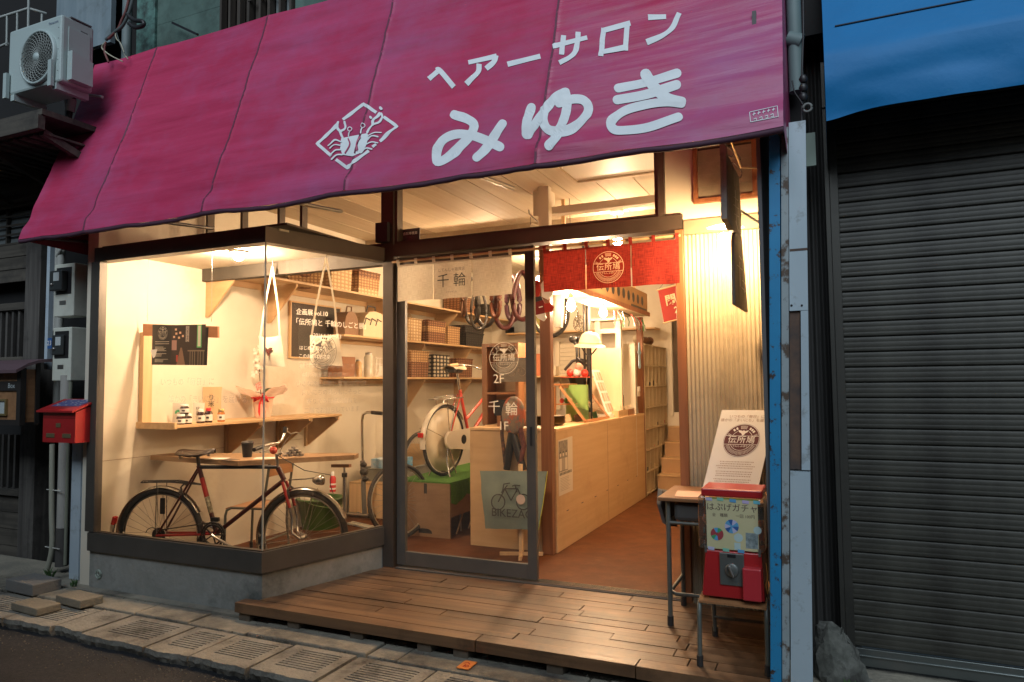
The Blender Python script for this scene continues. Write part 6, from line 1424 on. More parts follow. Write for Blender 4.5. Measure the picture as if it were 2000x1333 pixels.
for n_ in (-.038, .038):
    tb(k, 'seat_stay', [(sc_[0], sc_[1]-.02, n_*.3), (.0, hz, n_*1.2)], .007, M_maroon); tb(k, 'chain_stay', [(bb[0], bb[1], n_*.6), (0, hz, n_*1.3)], .008, M_bred)
    fk = [(hb[0], hb[1]-.01, n_*.7), (hb[0]+.045, hb[1]-.13, n_), (hb[0]+(WB-hb[0])*.55, hz+.10, n_*1.1), (WB, hz, n_*1.1)]
    part('fork_blade', MB().tube([k(*p) for p in [fk[0], fk[1]]]+[k(*p) for p in ((hb[0]+.06, hb[1]-.18, n_), )], .0105, 8), M_bred, t)
    part('fork_tip', MB().tube([k(hb[0]+.06, hb[1]-.18, n_), k(hb[0]+.075, hb[1]-.24, n_), k(WB-.06, hz+.03, n_*1.1), k(WB, hz, n_*1.1)], [.0105, .0095, .008, .007], 8), M_fend, t)
    part('fender_stay', MB().tube([k(0, hz, n_*1.2), k(-.01, hz+R1+.01, n_*.7)], .0022, 5), M_spk, t); part('fender_stay', MB().tube([k(WB, hz, n_*1.2), k(WB+.09, hz+R1+.005, n_*.7)], .0022, 5), M_fend, t)
    part('fender_stay', MB().tube([k(WB, hz, n_*1.2), k(WB-R1-.012, hz-.06, n_*.7)], .0022, 5), M_fend, t)
# drivetrain on the camera side
sg = 1 if k.N.dot(CAM-k.O) > 0 else -1
cr = MB(); 
for rr_, w_ in ((.082, .004), (.066, .004)): cr.ring(k(bb[0], bb[1], sg*.045), k.N, rr_, w_*1.8, 30, 6)
for i in range(5): a = 2*PI*i/5; cr.tube([k(bb[0], bb[1], sg*.045), k(bb[0]+math.cos(a)*.08, bb[1]+math.sin(a)*.08, sg*.045)], .005, 6)
for i in range(40): a = 2*PI*i/40; cr.tube([k(bb[0]+math.cos(a)*.083, bb[1]+math.sin(a)*.083, sg*.045), k(bb[0]+math.cos(a)*.091, bb[1]+math.sin(a)*.091, sg*.045)], .0025, 4)
part('chainring', cr, M_bpart, t)
tb(k, 'crank_arm', [(bb[0], bb[1], sg*.06), (bb[0]+.15, bb[1]-.075, sg*.065)], .009, M_rim); tb(k, 'crank_arm', [(bb[0], bb[1], -sg*.06), (bb[0]-.15, bb[1]+.06, -sg*.065)], .009, M_rim)
part('pedal', MB().obox(k(bb[0]+.155, bb[1]-.08, sg*.11), k.D*.04, k.N*.045, V((0, 0, .012))), M_bpart, t)
cs = MB()
cs.lathe(k(0, hz, sg*.03), [(.034, -.014), (.034, .014)], k.N, 20)
for i, rr_ in enumerate((.050, .044, .038, .032)): cs.lathe(k(0, hz, sg*(.024+.006*i)), [(rr_, -.001), (rr_, .001)], k.N, 22)
part('cassette', cs, M_bpart, t)
ch_ = MB(); ch_.tube([k(0, hz+.034, sg*.038), k(bb[0], bb[1]+.083, sg*.045)], .004, 5); ch_.tube([k(-.01, hz-.10, sg*.038), k(bb[0], bb[1]-.083, sg*.045)], .004, 5); part('chain', ch_, M_bpart, t)
dr = MB(); dr.tube([k(0, hz-.01, sg*.04), k(-.035, hz-.05, sg*.05), k(.005, hz-.11, sg*.045)], .010, 6); dr.ring(k(-.01, hz-.06, sg*.045), k.N, .022, .004, 14); dr.ring(k(-.045, hz+.0, sg*.03), k.N, .05, .003, 16, 5, R(60), R(300)); part('derailleur', dr, M_bpart, t)
part('front_derailleur', MB().obox(k(bb[0]+.005, bb[1]+.10, sg*.03), k.D*.03, k.N*.012, V((0, 0, .014))), M_bpart, t, bev=.004)
# carrier, reflector, brakes, lamp
rk = MB(); zr = hz+R1+.045
for n_ in (-.055, .055, -.02, .02): rk.tube([k(-.12, zr-.004, n_), k(.10, zr, n_), k(.20, zr-.01, n_*.6), k(sc_[0]+.03, sc_[1]-.13, n_*.25)], .0035, 5)
rk.tube([k(-.12, zr-.004, -.055), k(-.145, zr-.0, 0), k(-.12, zr-.004, .055)], .0035, 5)
rk.tube([k(.0, zr, .055), k(-.0, hz+.0, .065)], .003, 5); rk.tube([k(.0, zr, -.055), k(-.0, hz+.0, -.065)], .003, 5); rk.tube([k(-.08, zr-.002, -.055), k(-.08, zr-.002, .055)], .003, 5)
part('carrier', rk, M_bpart, t)
b = MB(); a = R(166); c = k(math.cos(a)*(R1+.045), hz+math.sin(a)*(R1+.045)); b.obox(c, (V((0, 0, 1))*math.cos(a)*-1+k.D*math.sin(a))*.030, k.N*.018, (k.D*math.cos(a)+V((0, 0, 1))*math.sin(a))*.012); part('reflector', b, mat('reflector_red', (.45, .01, .01), .2, coat=.5), t, bev=.006)
b = MB(); b.tube([k(-R1-.03, hz+.07, 0), k(-R1-.055, hz-.04, .0), k(-R1-.07, hz-.22, .01)], .007, 6); part('mudflap', b, M_fend, t)
b = MB(); b.obox(k(.03, hz+.20, sg*.03), k.D*.018, k.N*.006, V((0, 0, .055))); part('frame_lock', b, M_bpart, t, bev=.004)
for (s_, z_) in ((sc_[0]*.62, hz+R1-.02), (hb[0]+.045, hb[1]-.09)): part('brake', MB().tube([k(s_, z_+.03, -.04), k(s_, z_+.05, 0), k(s_, z_+.03, .04), k(s_+.01, z_-.03, .035)], .007, 6), M_bpart, t)
lp = k(WB+.12, hz+R1+.065, sg*.02)
b = MB(); b.lathe(lp, [(.012, -.045), (.030, -.02), (.036, .015), (.034, .028), (.0, .034)], k.D+V((0, 0, .06)), 18); part('headlight', b, M_fend, t)
part('lamp_bracket', MB().tube([lp+V((0, 0, .02)), k(WB+.02, hz+R1+.07, 0), k(hb[0]+.03, hb[1]+.0, 0)], .005, 6), M_fend, t)
part('cable', MB().tube([k(ht[0], ht[1]+.1, .05), k(WB+.05, hz+R1+.14, .10), k(WB+.20, hz+R1+.1, .02), k(WB+.19, hz+R1+.03, 0), k(WB+.22, hz+R1-.05, 0)], .003, 5), M_bpart, t)
# stem, bars, grips, levers, bell
zt_ = .885; st = k.inv(541, 890); hbz = .80-FZ
s0 = ht[0]+.015
tb(k, 'stem', [(ht[0], ht[1]), (ht[0]-.012, hbz-.02), (ht[0]+.03, hbz)], .011, M_rim)
def lat(px, py):   # point on the vertical plane through the stem, across the bicycle
    p = PV(px, py, k(ht[0]+.02, 0), k.D); return p
bp = [lat(*q) for q in ((500, 878), (515, 872), (532, 867), (543, 866), (552, 858), (556, 846), (560, 838))]
part('handlebar', MB().tube(bp, .009, 8), M_rim, t); part('grip', MB().tube([lat(496, 879), lat(514, 872)], .0135, 8), M_bpart, t); part('grip', MB().tube([lat(556, 846), lat(557, 834)], .0135, 8), M_bpart, t)
part('brake_lever', MB().tube([lat(560, 842), lat(568, 848), lat(578, 845), lat(585, 847)], .005, 6), M_rim, t); part('brake_lever', MB().tube([lat(530, 872), lat(521, 880), lat(508, 884)], .005, 6), M_rim, t)
part('brake_cable', MB().tube([lat(568, 850), lat(557, 862), lat(548, 880), lat(548, 893)], .0025, 5), M_bpart, t)
b = MB(); b.ball(lat(534, 880), .026, 14, 9); part('bell', b, mat('bell_red', (.6, .08, .05), .25, coat=.5), t)
# saddle with coil springs above the table
def saddle(k, s0, z0, m, L=.25, w=.155, springs=True):
    b = MB(); n = 16; vs = []; P2 = []
    for i in range(n+1):
        u = i/n; a = s0-L*.5+L*u; hw = w/2*(1-u)**.55*(.92 if u > .02 else .7)+.018*(1-abs(2*u-1))+.014; hw = min(hw, w/2); z = z0-.012*math.sin(PI*u)+.008*u
        for j in range(9):
            q = -1+2*j/8; vs.append(k(a, z-.030*abs(q)**2.2-(.004 if i in (0, n) else 0), hw*q))
    b.add(vs, [(9*i+j, 9*i+j+1, 9*i+j+10, 9*i+j+9) for i in range(n) for j in range(8)], True)
    vs2 = [v+V((0, 0, -.006)) for v in vs]; b.add(vs2, [(9*i+j, 9*i+j+9, 9*i+j+10, 9*i+j+1) for i in range(n) for j in range(8)], True)
    sd = part('saddle', b, m, k.t)
    rl_ = MB(); 
    for n_ in (-.02, .02): rl_.tube([k(s0-L*.35, z0-.05, n_*1.6), k(s0, z0-.055, n_), k(s0+L*.45, z0-.02, n_*.5)], .0035, 5)
    part('rails', rl_, M_bpart, sd)
    if springs:
        for n_ in (-.05, .05):
            c_ = MB(); c_.tube([k(s0-L*.36+.014*math.cos(a_*.7), z0-.065+.0022*a_/2, n_+.014*math.sin(a_*.7)) for a_ in range(0, 46)], .0026, 5); part('spring', c_, M_spk, sd)
        c_ = MB(); c_.tube([k(s0+L*.32+.010*math.cos(a_*.7), z0-.05+.0018*a_/2, .010*math.sin(a_*.7)) for a_ in range(0, 36)], .0024, 5); part('spring', c_, M_spk, sd)
    return sd
sp = k.inv(386, 877)
saddle(k, sp[0], sp[1], M_leath, .26, .165); tb(k, 'seat_post', [(sp[0], sp[1]-.03), (sc_[0], sc_[1])], .012, M_bpart)

# ---------------- board laid on the bicycle as a table
ZT = .75
A0, A1, A2 = P(278, 889, z=ZT), P(465, 901, z=ZT), P(692, 889, z=ZT)
A0.x = max(A0.x, WX+.03); 
tt = thing('table_board', 'pale wooden board resting on the bicycle as a display table', 'table', (A1.x, A1.y, ZT-.03))
A3, A4 = A2+V((-.05, .12, 0)), V((A0.x, A0.y+.17, ZT))
b = MB(); b.prism([A0-V((0, 0, .034)), A1-V((0, 0, .034)), A2-V((0, 0, .034)), A3-V((0, 0, .034)), A4-V((0, 0, .034))], (0, 0, .034)); part('board', b, wood('table_wood', (.34, .20, .10), (.46, .29, .15), 'X', .5, bump=.08), tt, bev=.002)
pl_ = P(673, 908, y=A2.y+.02); part('cross_piece', MB().bar(pl_+V((-.11, -.0, -.012))+V((0, 0, 0)), pl_+V((.05, .0, -.006)), .03, .022), M_postwood, tt)
pf = P(680, 1010, y=pl_.y); part('leg', MB().tube([pl_+V((0, 0, -.02)), (pl_.x, pl_.y, pl_.z-.10)], .008, 8), M_steel, tt); part('leg_sleeve', MB().tube([(pl_.x, pl_.y, pl_.z-.07), (pl_.x+.004, pl_.y, FZ)], .015, 10), M_chrome, tt)
part('leg_clamp', MB().tube([(pl_.x, pl_.y, pl_.z-.09), (pl_.x, pl_.y, pl_.z-.06)], .021, 10), M_bpart, tt)
# cup, papers, pyramid of tins
def ontable(a, c, dz=0): return P(a, c, z=ZT+dz)
c = P(483, 893, z=ZT+.0006); t = thing('paper_cup', 'black lidded takeaway cup standing on the table board', 'cup', c)
part('cup', MB().lathe(c, [(.031, 0), (.041, .095)], n=22), M_black, t); part('lid', MB().lathe(c+V((0, 0, .0955)), [(.044, 0), (.044, .008), (.036, .018), (.034, .016)], n=22), mat('lid_black', (.03, .028, .026), .3), t)
M_tin = mat('tin_print', (.60, .58, .52), .35, .4, col2=(.08, .07, .07), scale=70); M_tinl = mat('tin_lid', (.62, .58, .50), .3, .8)
tc = P(573, 891, z=ZT); k2 = 0; tin0 = None; tcnt = {}; tcnt = {}
dirx = (A2-A1).normalized(); diry = V((-dirx.y, dirx.x, 0))
posn = []
for lv, nn2 in enumerate((4, 3, 2, 1)):
    for i in range(nn2):
        for j in range(min(2, nn2)): posn.append((lv, tc+dirx*((i-(nn2-1)/2)*.038)+diry*((j-(min(2, nn2)-1)/2)*.038)+V((0, 0, .0006+lv*.0176))))
lvn = ['in the bottom row', 'in the second row', 'in the third row', 'at the very top']
for lv, p_ in posn:
    if tin0 is None:
        tin0 = thing('small_tin', '', 'tin', p_, group='small printed tins stacked in a pyramid', local=True); q1_ = part('tin_body', MB().lathe((0, 0, 0), [(.0155, 0), (.0155, .012)], n=14), M_tin, tin0); q2_ = part('lid', MB().lathe((0, 0, .0121), [(.0172, 0), (.0172, .005)], n=14), M_tinl, tin0); o = tin0
    else:
        o = tin0.copy(); COL.objects.link(o); o.location = p_
        for q in (q1_, q2_): c_ = q.copy(); COL.objects.link(c_); c_.parent = o
    nth = tcnt.get(lv, 0); tcnt[lv] = nth+1; o['label'] = 'small round tin '+lvn[lv]+' of the pyramid'+(', '+['left end', 'left end', 'second from left', 'second from left', 'third from left', 'third from left', 'right end', 'right end'][nth]+[', front', ', rear'][nth % 2] if lv < 3 else '')
for a, c_, w_, d_, r_, lab in ((425, 896, .07, .05, .3, 'cream leaflet beside the saddle on the table board'), (448, 898, .06, .045, -.2, 'dark postcard lying in front of the saddle'), (520, 895, .08, .05, .5, 'cream leaflet right of the takeaway cup')):
    p_ = P(a, c_, z=ZT+.001); b = MB(); b.obox(p_, (w_*math.cos(r_), w_*math.sin(r_), 0), (-d_*math.sin(r_), d_*math.cos(r_), 0), (0, 0, .0006)); solo('leaflet', b, M_lab if 'cream' in lab else mat('card_dark', (.10, .07, .05), .5), lab, 'leaflet')

# ---------------- chair, tub and work corner behind the bicycle
cp = P(475, 990, z=.30)
school_chair('school_chair', 'small tube-framed school chair with an orange-brown seat behind the display bicycle', (cp.x+.05, cp.y+.12, FZ), .36, .36, .39, back=.40, rot=R(-80))
M_gtub = mat('green_tub', (.035, .10, .015), .4)
c = P(604, 1036, z=FZ); c.y += .16; t = thing('green_tub', 'dark green plastic tub on the floor behind the front wheel', 'tub', c)
b = MB(); b.lathe(c, [(.17, 0), (.21, .26), (.225, .265), (.225, .28), (.20, .28), (.16, .02)], n=30, cap=False); b.lathe(c, [(.0, .004), (.165, .006)], n=30, cap=False); part('body', b, M_gtub, t)
part('handle', MB().tube([c+V((.22*math.cos(R(a)), .22*math.sin(R(a)), .27-.07*math.sin(R((a+90)*1.0)) )) for a in range(-90, 91, 20)], .005, 6), mat('handle_green', (.10, .20, .05), .5), t)
c = P(652, 945, z=.12); c = V((-4.1, 1.0, 0)); c = P(650, 945, y=.95); t = thing('spray_can', 'red and white spray can on the crate edge behind the front wheel', 'can', c-V((0, 0, .07)))
part('body', MB().lathe(c-V((0, 0, .07)), [(.028, 0), (.028, .12), (.016, .14)], n=16), M_redlid, t); part('cap', MB().lathe(c+V((0, 0, .0705)), [(.014, 0), (.014, .03), (.010, .035)], n=12), M_white, t)
for zz_ in (.02, .06): part('label_band', MB().lathe(c-V((0, 0, .07-zz_)), [(.0286, 0), (.0286, .014)], n=16, cap=False), M_white, t)
# long wooden box with a crate on it
y0 = P(690, 1008, z=FZ).y; x0 = P(672, 1008, y=y0).x; zt_b = P(680, 944, y=y0).z
t = thing('long_box', 'low wooden box of pale boards under the grey crate by the left wall', 'box', (-4.2, y0+.5, FZ))
for i in range(2): part('side_board', BX((-4.0, y0, FZ+i*(zt_b-FZ)/2), (-3.98, y0+1.6, FZ+(i+1)*(zt_b-FZ)/2-.005)), M_plyX, t)
part('end_board', BX((-4.56, y0-.02, FZ), (-3.98, y0-.0005, zt_b)), M_pine, t); part('top_board', BX((-4.56, y0-.02, zt_b+.0005), (-3.97, y0+1.6, zt_b+.018)), M_plyX, t)
zc = zt_b+.019; M_crate = mat('crate_grey', (.20, .21, .18), .5)
t = thing('grey_crate', 'grey-green plastic crate standing on the low wooden box', 'crate', (-4.25, y0+.45, zc))
b = MB()
for q in ((-4.5, y0+.1, -4.02, y0+.115), (-4.5, y0+.885, -4.02, y0+.9), (-4.5, y0+.1155, -4.485, y0+.8845), (-4.035, y0+.1155, -4.02, y0+.8845)): b.box((q[0], q[1], zc), (q[2], q[3], zc+.12))
b.box((-4.485, y0+.1155, zc), (-4.0355, y0+.8845, zc+.01)); part('body', b, M_crate, t)
part('rim', MB().tube([(-4.5, y0+.1, zc+.125), (-4.02, y0+.1, zc+.125), (-4.02, y0+.9, zc+.125), (-4.5, y0+.9, zc+.125)], .010, 6, closed=True), M_crate, t)
b = MB(); b.box((-4.42, y0+.16, zc+.011), (-4.12, y0+.50, zc+.22)); solo('blue_box', b, mat('box_blue', (.06, .33, .60), .5, col2=(.55, .62, .66), scale=9), 'blue and white cardboard box inside the grey crate', 'box', bev=.003)
# work stand: bent chrome tube, clamp, splayed feet
x_, y_ = P(711, 1014, z=FZ+.03).x, P(711, 1014, z=FZ+.03).y
t = thing('work_stand', 'chrome bicycle work stand with a bent top tube and black clamp', 'stand', (x_, y_, FZ))
pz = lambda a, c_: P(a, c_, y=y_)
part('post', MB().tube([pz(708, 905), pz(707, 840), pz(707, 822), pz(709, 810), pz(716, 806), pz(726, 806)], .014, 10), M_chrome, t); part('grip', MB().tube([pz(726, 806), pz(746, 808)], .019, 10), M_bpart, t)
part('sleeve', MB().tube([pz(712, 1004), pz(708, 900)], .024, 12), mat('stand_grey', (.18, .17, .15), .45, .4), t)
for a, c_, r_ in ((710, 908, .035), (711, 922, .045), (713, 936, .035)): part('clamp', MB().ball(pz(a, c_), r_, 10, 7, (1, 1, .8)), M_bpart, t)
for (p_, q_) in (((680, 1004), (728, 1009)), ((712, 1000), (760, 988)), ((700, 1005), (690, 985))): part('foot_tube', MB().tube([P(*p_, z=FZ+.03), P(*q_, z=FZ+.03)], .020, 8), M_steel, t); 
part('foot_cap', MB().tube([P(722, 1008, z=FZ+.03), P(730, 1010, z=FZ+.03)], .026, 8), M_bpart, t)
# chain coil and rail on floor
b = MB(); p_, q_ = P(682, 1022, z=FZ+.012), P(760, 1040, z=FZ+.012); b.bar(p_, q_, .05, .016); n_ = 26
d_ = (q_-p_)/n_; s_2 = V((-d_.y, d_.x, 0)).normalized()
for i in range(n_): b.obox(p_+d_*(i+.5)+s_2*.03+V((0, 0, .004)), d_*.28, s_2*.012, V((0, 0, .010)))
solo('toothed_rail', b, mat('rail_pale', (.40, .38, .30), .5), 'pale toothed metal rail lying on the floor by the work stand', 'rail')
# tyres leaning by the pillar
def loose_tyre(c, ax, R_, lab, nm='spare_tyre'):
    t = thing(nm, lab, 'tyre', (c[0], c[1], c[2]-R_)); part('tread', MB().ring(c, ax, R_-.018, .018, 40, 8), M_tyre, t); part('rim', MB().ring(c, ax, R_-.040, .008, 40, 6), M_rim, t); e1 = V(ax).normalized().orthogonal().normalized(); e2 = V(ax).normalized().cross(e1); b = MB()
    for i in range(28): a = 2*PI*i/28; b.tube([V(c), V(c)+(e1*math.cos(a)+e2*math.sin(a))*(R_-.045)], .0013, 4, cap=False)
    part('spokes', b, M_spk, t)
c1 = P(778, 945, y=1.05); loose_tyre((c1.x-.02, 1.1, FZ+.33), (.9, -.35, .12), .33, 'spare wheel leaning on the green-topped box, nearer the door')
loose_tyre((c1.x-.30, 2.0, FZ+.55), (.95, -.2, .12), .33, 'spare wheel standing behind the nearer one, close to the left wall')
# plywood behind tyre
b = MB(); p_ = P(730, 868, y=2.3); b.box((p_.x, 2.5, .1), (p_.x+.55, 2.52, p_.z)); solo('plywood_sheet', b, M_ply, 'plywood sheet standing behind the spare wheels', 'board')

# ---------------- green-topped box and the second bicycle
GX0, GX1, GY0, GY1, GZ = -3.62, -3.06, 1.256, 2.75, .388
t = thing('display_box', 'plywood display box with a green turf cloth spread over its top', 'box', ((GX0+GX1)/2, GY0, FZ))
M_boxw = mat('box_ply', (.20, .12, .065), .7, col2=(.25, .155, .085), scale=4, stretch=(1, 1, 5)); M_turf = mat('turf_green', (.07, .20, .02), .95, col2=(.045, .14, .015), scale=40, bump=1., bscale=90)
part('front_panel', BX((GX0, GY0, FZ), (GX1, GY0+.018, GZ-.006)), M_boxw, t); part('side_panel', BX((GX1-.018, GY0+.0185, FZ+.18), (GX1, GY1, GZ-.006)), M_boxw, t); part('side_panel', BX((GX0, GY0+.0185, FZ), (GX0+.018, GY1, GZ-.006)), M_boxw, t); part('top_panel', BX((GX0+.0185, GY0+.0185, GZ-.024), (GX1-.0185, GY1, GZ-.006)), M_boxw, t)
b = MB(); n = 30; vs = [];
part('turf_top', BX((GX0-.004, GY0-.002, GZ-.0055), (GX1+.004, GY1, GZ+.006)), M_turf, t)
b = MB(); 
for i in range(n+1):
    y = GY0+.0+(GY1-GY0)*i/n; dz = .17+.03*math.sin(i*.8)-.05*(i/n); vs += [(GX1+.005, y, GZ+.005), (GX1+.010+.006*math.sin(i*1.7), y, GZ-dz*.5), (GX1+.012+.010*math.sin(i*1.7), y, GZ-dz)]
b.add(vs, [(3*i+j, 3*i+j+3, 3*i+j+4, 3*i+j+1) for i in range(n) for j in (0, 1)], True); part('turf_drape', b, M_turf, t)
part('hand_slot', BX((P(831, 945, y=GY0).x-.015, GY0-.0012, GZ-.10), (P(831, 945, y=GY0).x+.015, GY0-.0002, GZ-.012)), M_black, t)
cx = P(831, 1045, y=GY0).x; b = MB(); b.prism([(cx-.07, GY0-.0012, FZ+.03), (cx+.07, GY0-.0012, FZ+.03), (cx+.06, GY0-.0012, FZ+.055), (cx+.03, GY0-.0012, FZ+.07), (cx-.04, GY0-.0012, FZ+.072), (cx-.07, GY0-.0012, FZ+.06)], (0, .001, 0)); part('floor_slot', b, M_black, t)
rr = random.Random(12)
for i in range(7): y = 1.45+i*.13; p_ = V((GX1-.06+rr.uniform(-.02, .05), y, FZ)); b = MB(); b.tube([p_, p_+V((rr.uniform(-.05, .03), rr.uniform(-.02, .25), .22))], .008, 6); solo('rod', b, M_steel if i % 2 else M_pine, ['steel', 'wooden'][i % 2 == 0]+' rod under the green-topped box, '+['nearest the door', 'second', 'third', 'fourth', 'fifth', 'sixth', 'deepest inside'][i]+' in the row', 'rod', 'rods under the green-topped box')
hb2 = V((-3.34, 1.646, .729)); R2 = .335
t = thing('bicycle', 'coral bicycle with white covered rear wheel and chain case on the green cloth', 'bicycle', (hb2.x, hb2.y, GZ+.006))
k = BK(t, (hb2.x, hb2.y, GZ+.006), (.09, .993, 0)); hz = R2
M_wcov = mat('cover_white', (.66, .58, .44), .4); M_wht = mat('enamel_white', (.72, .66, .54), .3, coat=.4); M_wt = mat('tyre_cream', (.10, .085, .065), .7)
wheel(k, 0, hz, R2, 'rear_wheel', rim_m=M_wht, disc=M_wcov, spokes=False, tyre_m=M_tyre); wheel(k, 1.06, hz, R2, 'front_wheel', rim_m=M_wht)
fender(k, 0, hz, R2, R(30), R(190), .062, M_wht); fender(k, 1.06, hz, R2, R(20), R(170), .06, M_wht)
sg = 1 if k.N.dot(CAM-k.O) > 0 else -1
bbp = (.44, hz-.02); scp = (.27, hz+.47); htp = (.83, hz+.50); hbp = (.86, hz+.34)
M_frd = mat('frame_coral', (.62, .06, .035), .32, coat=.5)
tb(k, 'seat_tube', [scp, bbp], .016, M_frd); tb(k, 'down_tube', [hbp, (bbp[0], bbp[1]+.02)], .019, M_frd); tb(k, 'top_tube', [(htp[0], htp[1]-.05), (scp[0]+.10, scp[1]-.30)], .015, M_frd); tb(k, 'head_tube', [htp, hbp], .021, M_frd)
for n_ in (-.045, .045): tb(k, 'seat_stay', [(scp[0], scp[1]-.04, n_*.4), (0, hz, n_*1.2)], .008, M_frd); tb(k, 'chain_stay', [(bbp[0], bbp[1], n_*.6), (0, hz, n_*1.3)], .009, M_frd); tb(k, 'fork_blade', [(hbp[0], hbp[1], n_*.8), (1.0, hz+.10, n_), (1.06, hz, n_)], .010, M_chrome)
# white chain case with a red chainring cover
b = MB(); c0_ = (0, hz); out = []
for i in range(13): a = R(70)+R(220)*i/12; out.append((0+math.cos(a)*.085, hz+math.sin(a)*.085))
for i in range(13): a = R(-80)+R(160)*i/12; out.append((bbp[0]+math.cos(a)*.12, bbp[1]+math.sin(a)*.12))
b.prism([k(a_, z_, sg*.06) for a_, z_ in out], k.N*sg*.03); part('chain_case', b, M_wht, t, bev=.008)
b = MB(); b.lathe(k(.20, hz-.005, sg*.0915), [(.045, 0), (.0, .0005)], k.N*sg, 22); o_ = part('case_opening', b, M_bpart, t)
b = MB(); b.lathe(k(bbp[0]+.01, bbp[1], sg*.0915), [(.11, 0), (.105, .006), (.0, .008)], k.N*sg, 30); part('chainring_cover', b, mat('cover_red', (.42, .05, .025), .35, coat=.4), t)
tb(k, 'crank_arm', [(bbp[0], bbp[1], sg*.105), (bbp[0]+.10, bbp[1]+.14, sg*.115)], .010, M_chrome); part('pedal', MB().obox(k(bbp[0]+.105, bbp[1]+.15, sg*.16), k.D*.04, k.N*.04, V((0, 0, .012))), M_bpart, t)
# carrier
rk = MB(); zr = hz+R2+.05
rk.tube([k(-.16, zr, -.06), k(.24, zr+.01, -.06), k(.24, zr+.01, .06), k(-.16, zr, .06)], .005, 6, closed=True)
for s_ in (-.05, .07, .17): rk.tube([k(s_, zr, -.06), k(s_, zr, .06)], .004, 5)
rk.tube([k(-.10, zr+.02, -.04), k(.20, zr+.035, -.03), k(.20, zr+.035, .03), k(-.10, zr+.02, .04)], .0045, 6, closed=True)
for n_ in (-.065, .065): rk.tube([k(0, hz, n_), k(-.04, zr, n_)], .004, 5); rk.tube([k(0, hz, n_), k(.10, zr, n_)], .004, 5); rk.tube([k(0, hz, n_), k(-.33, hz+.13, n_*.6)], .003, 5)
part('carrier', rk, M_chrome, t)
b = MB(); b.obox(k(-R2-.035, hz+.07, 0), k.D*.012, k.N*.024, V((0, 0, .022))); part('reflector', b, MATS['reflector_red'], t, bev=.004)
tb(k, 'seat_post', [scp, (scp[0]-.04, scp[1]+.16)], .013, M_chrome)
saddle(k, scp[0]-.05, scp[1]+.235, mat('saddle_cream', (.62, .48, .30), .4), .27, .20)
sd2 = MB(); sd2.obox(k(scp[0]-.10, scp[1]+.185, 0), k.D*.05, k.N*.075, V((0, 0, .018))); part('saddle_springs', sd2, M_bpart, t, bev=.01)
zh = hz+.72
tb(k, 'stem', [htp, (htp[0]-.02, zh-.06)], .012, M_chrome)
for n_ in (-1, 1):
    tb(k, 'handlebar', [(htp[0]-.02, zh-.06, 0), (htp[0]+.03, zh-.05, n_*.08), (htp[0]+.0, zh, n_*.22), (htp[0]-.22, zh+.01, n_*.27)], .010, M_chrome); tb(k, 'grip', [(htp[0]-.20, zh+.01, n_*.268), (htp[0]-.33, zh-.005, n_*.28)], .017, mat('grip_cream', (.68, .48, .26), .5))
    tb(k, 'brake_lever', [(htp[0]-.06, zh-.02, n_*.24), (htp[0]-.2, zh-.05, n_*.26), (htp[0]-.27, zh-.06, n_*.26)], .005, M_chrome)
ks = MB()
for n_ in (-.12, .12): ks.tube([k(0, hz-.01, n_*.35), k(-.04, hz*.4, n_*.5), k(-.08, .006, n_)], .008, 6); ks.tube([k(.0, hz-.02, n_*.35), k(.04, .006+.02, n_*.9)], .007, 6)
ks.tube([k(-.06, .05, -.1), k(-.06, .05, .1)], .006, 6); part('kickstand', ks, M_chrome, t)
b = MB(); b.obox(k(1.12, hz+R2+.25, 0), k.D*.11, k.N*.14, V((0, 0, .11))); part('front_basket', b, M_bk2, t)
# ================================================================ counter, post and everything behind
CX = -2.015; CY0, CY1, CZ = 1.122, 4.06, .89
t = thing('counter', 'long plywood counter running back into the shop, a notice taped on its front', 'counter', (CX-.3, 2.5, FZ))
part('front_panel', BX((CX-.018, CY0+.0185, FZ+.0), (CX, CY1, CZ-.0225)), M_ply, t); part('end_panel', BX((-2.79, CY0, FZ), (CX, CY0+.018, CZ-.0225)), M_ply, t)
part('top', BX((-2.79, CY0-.01, CZ-.022), (CX+.006, 1.95, CZ)), M_plyX, t, bev=.002); part('top', BX((-2.50, 1.951, CZ-.022), (CX+.006, CY1, CZ)), M_plyX, t, bev=.002); part('side_panel', BX((-2.79, CY0+.0185, FZ), (-2.775, 1.95, CZ-.0225)), M_ply, t)
for i, y in enumerate([1.35+.38*j for j in range(7)]): part('screw_slot', BX((CX+.0002, y, .20+.004*(i % 2)), (CX+.0012, y+.05, .207+.004*(i % 2))), M_bpart, t)
part('panel_joint', BX((CX+.0002, 2.55, FZ), (CX+.001, 2.553, CZ-.03)), M_joint if 'M_joint' in globals() else MATS['joint'], t)
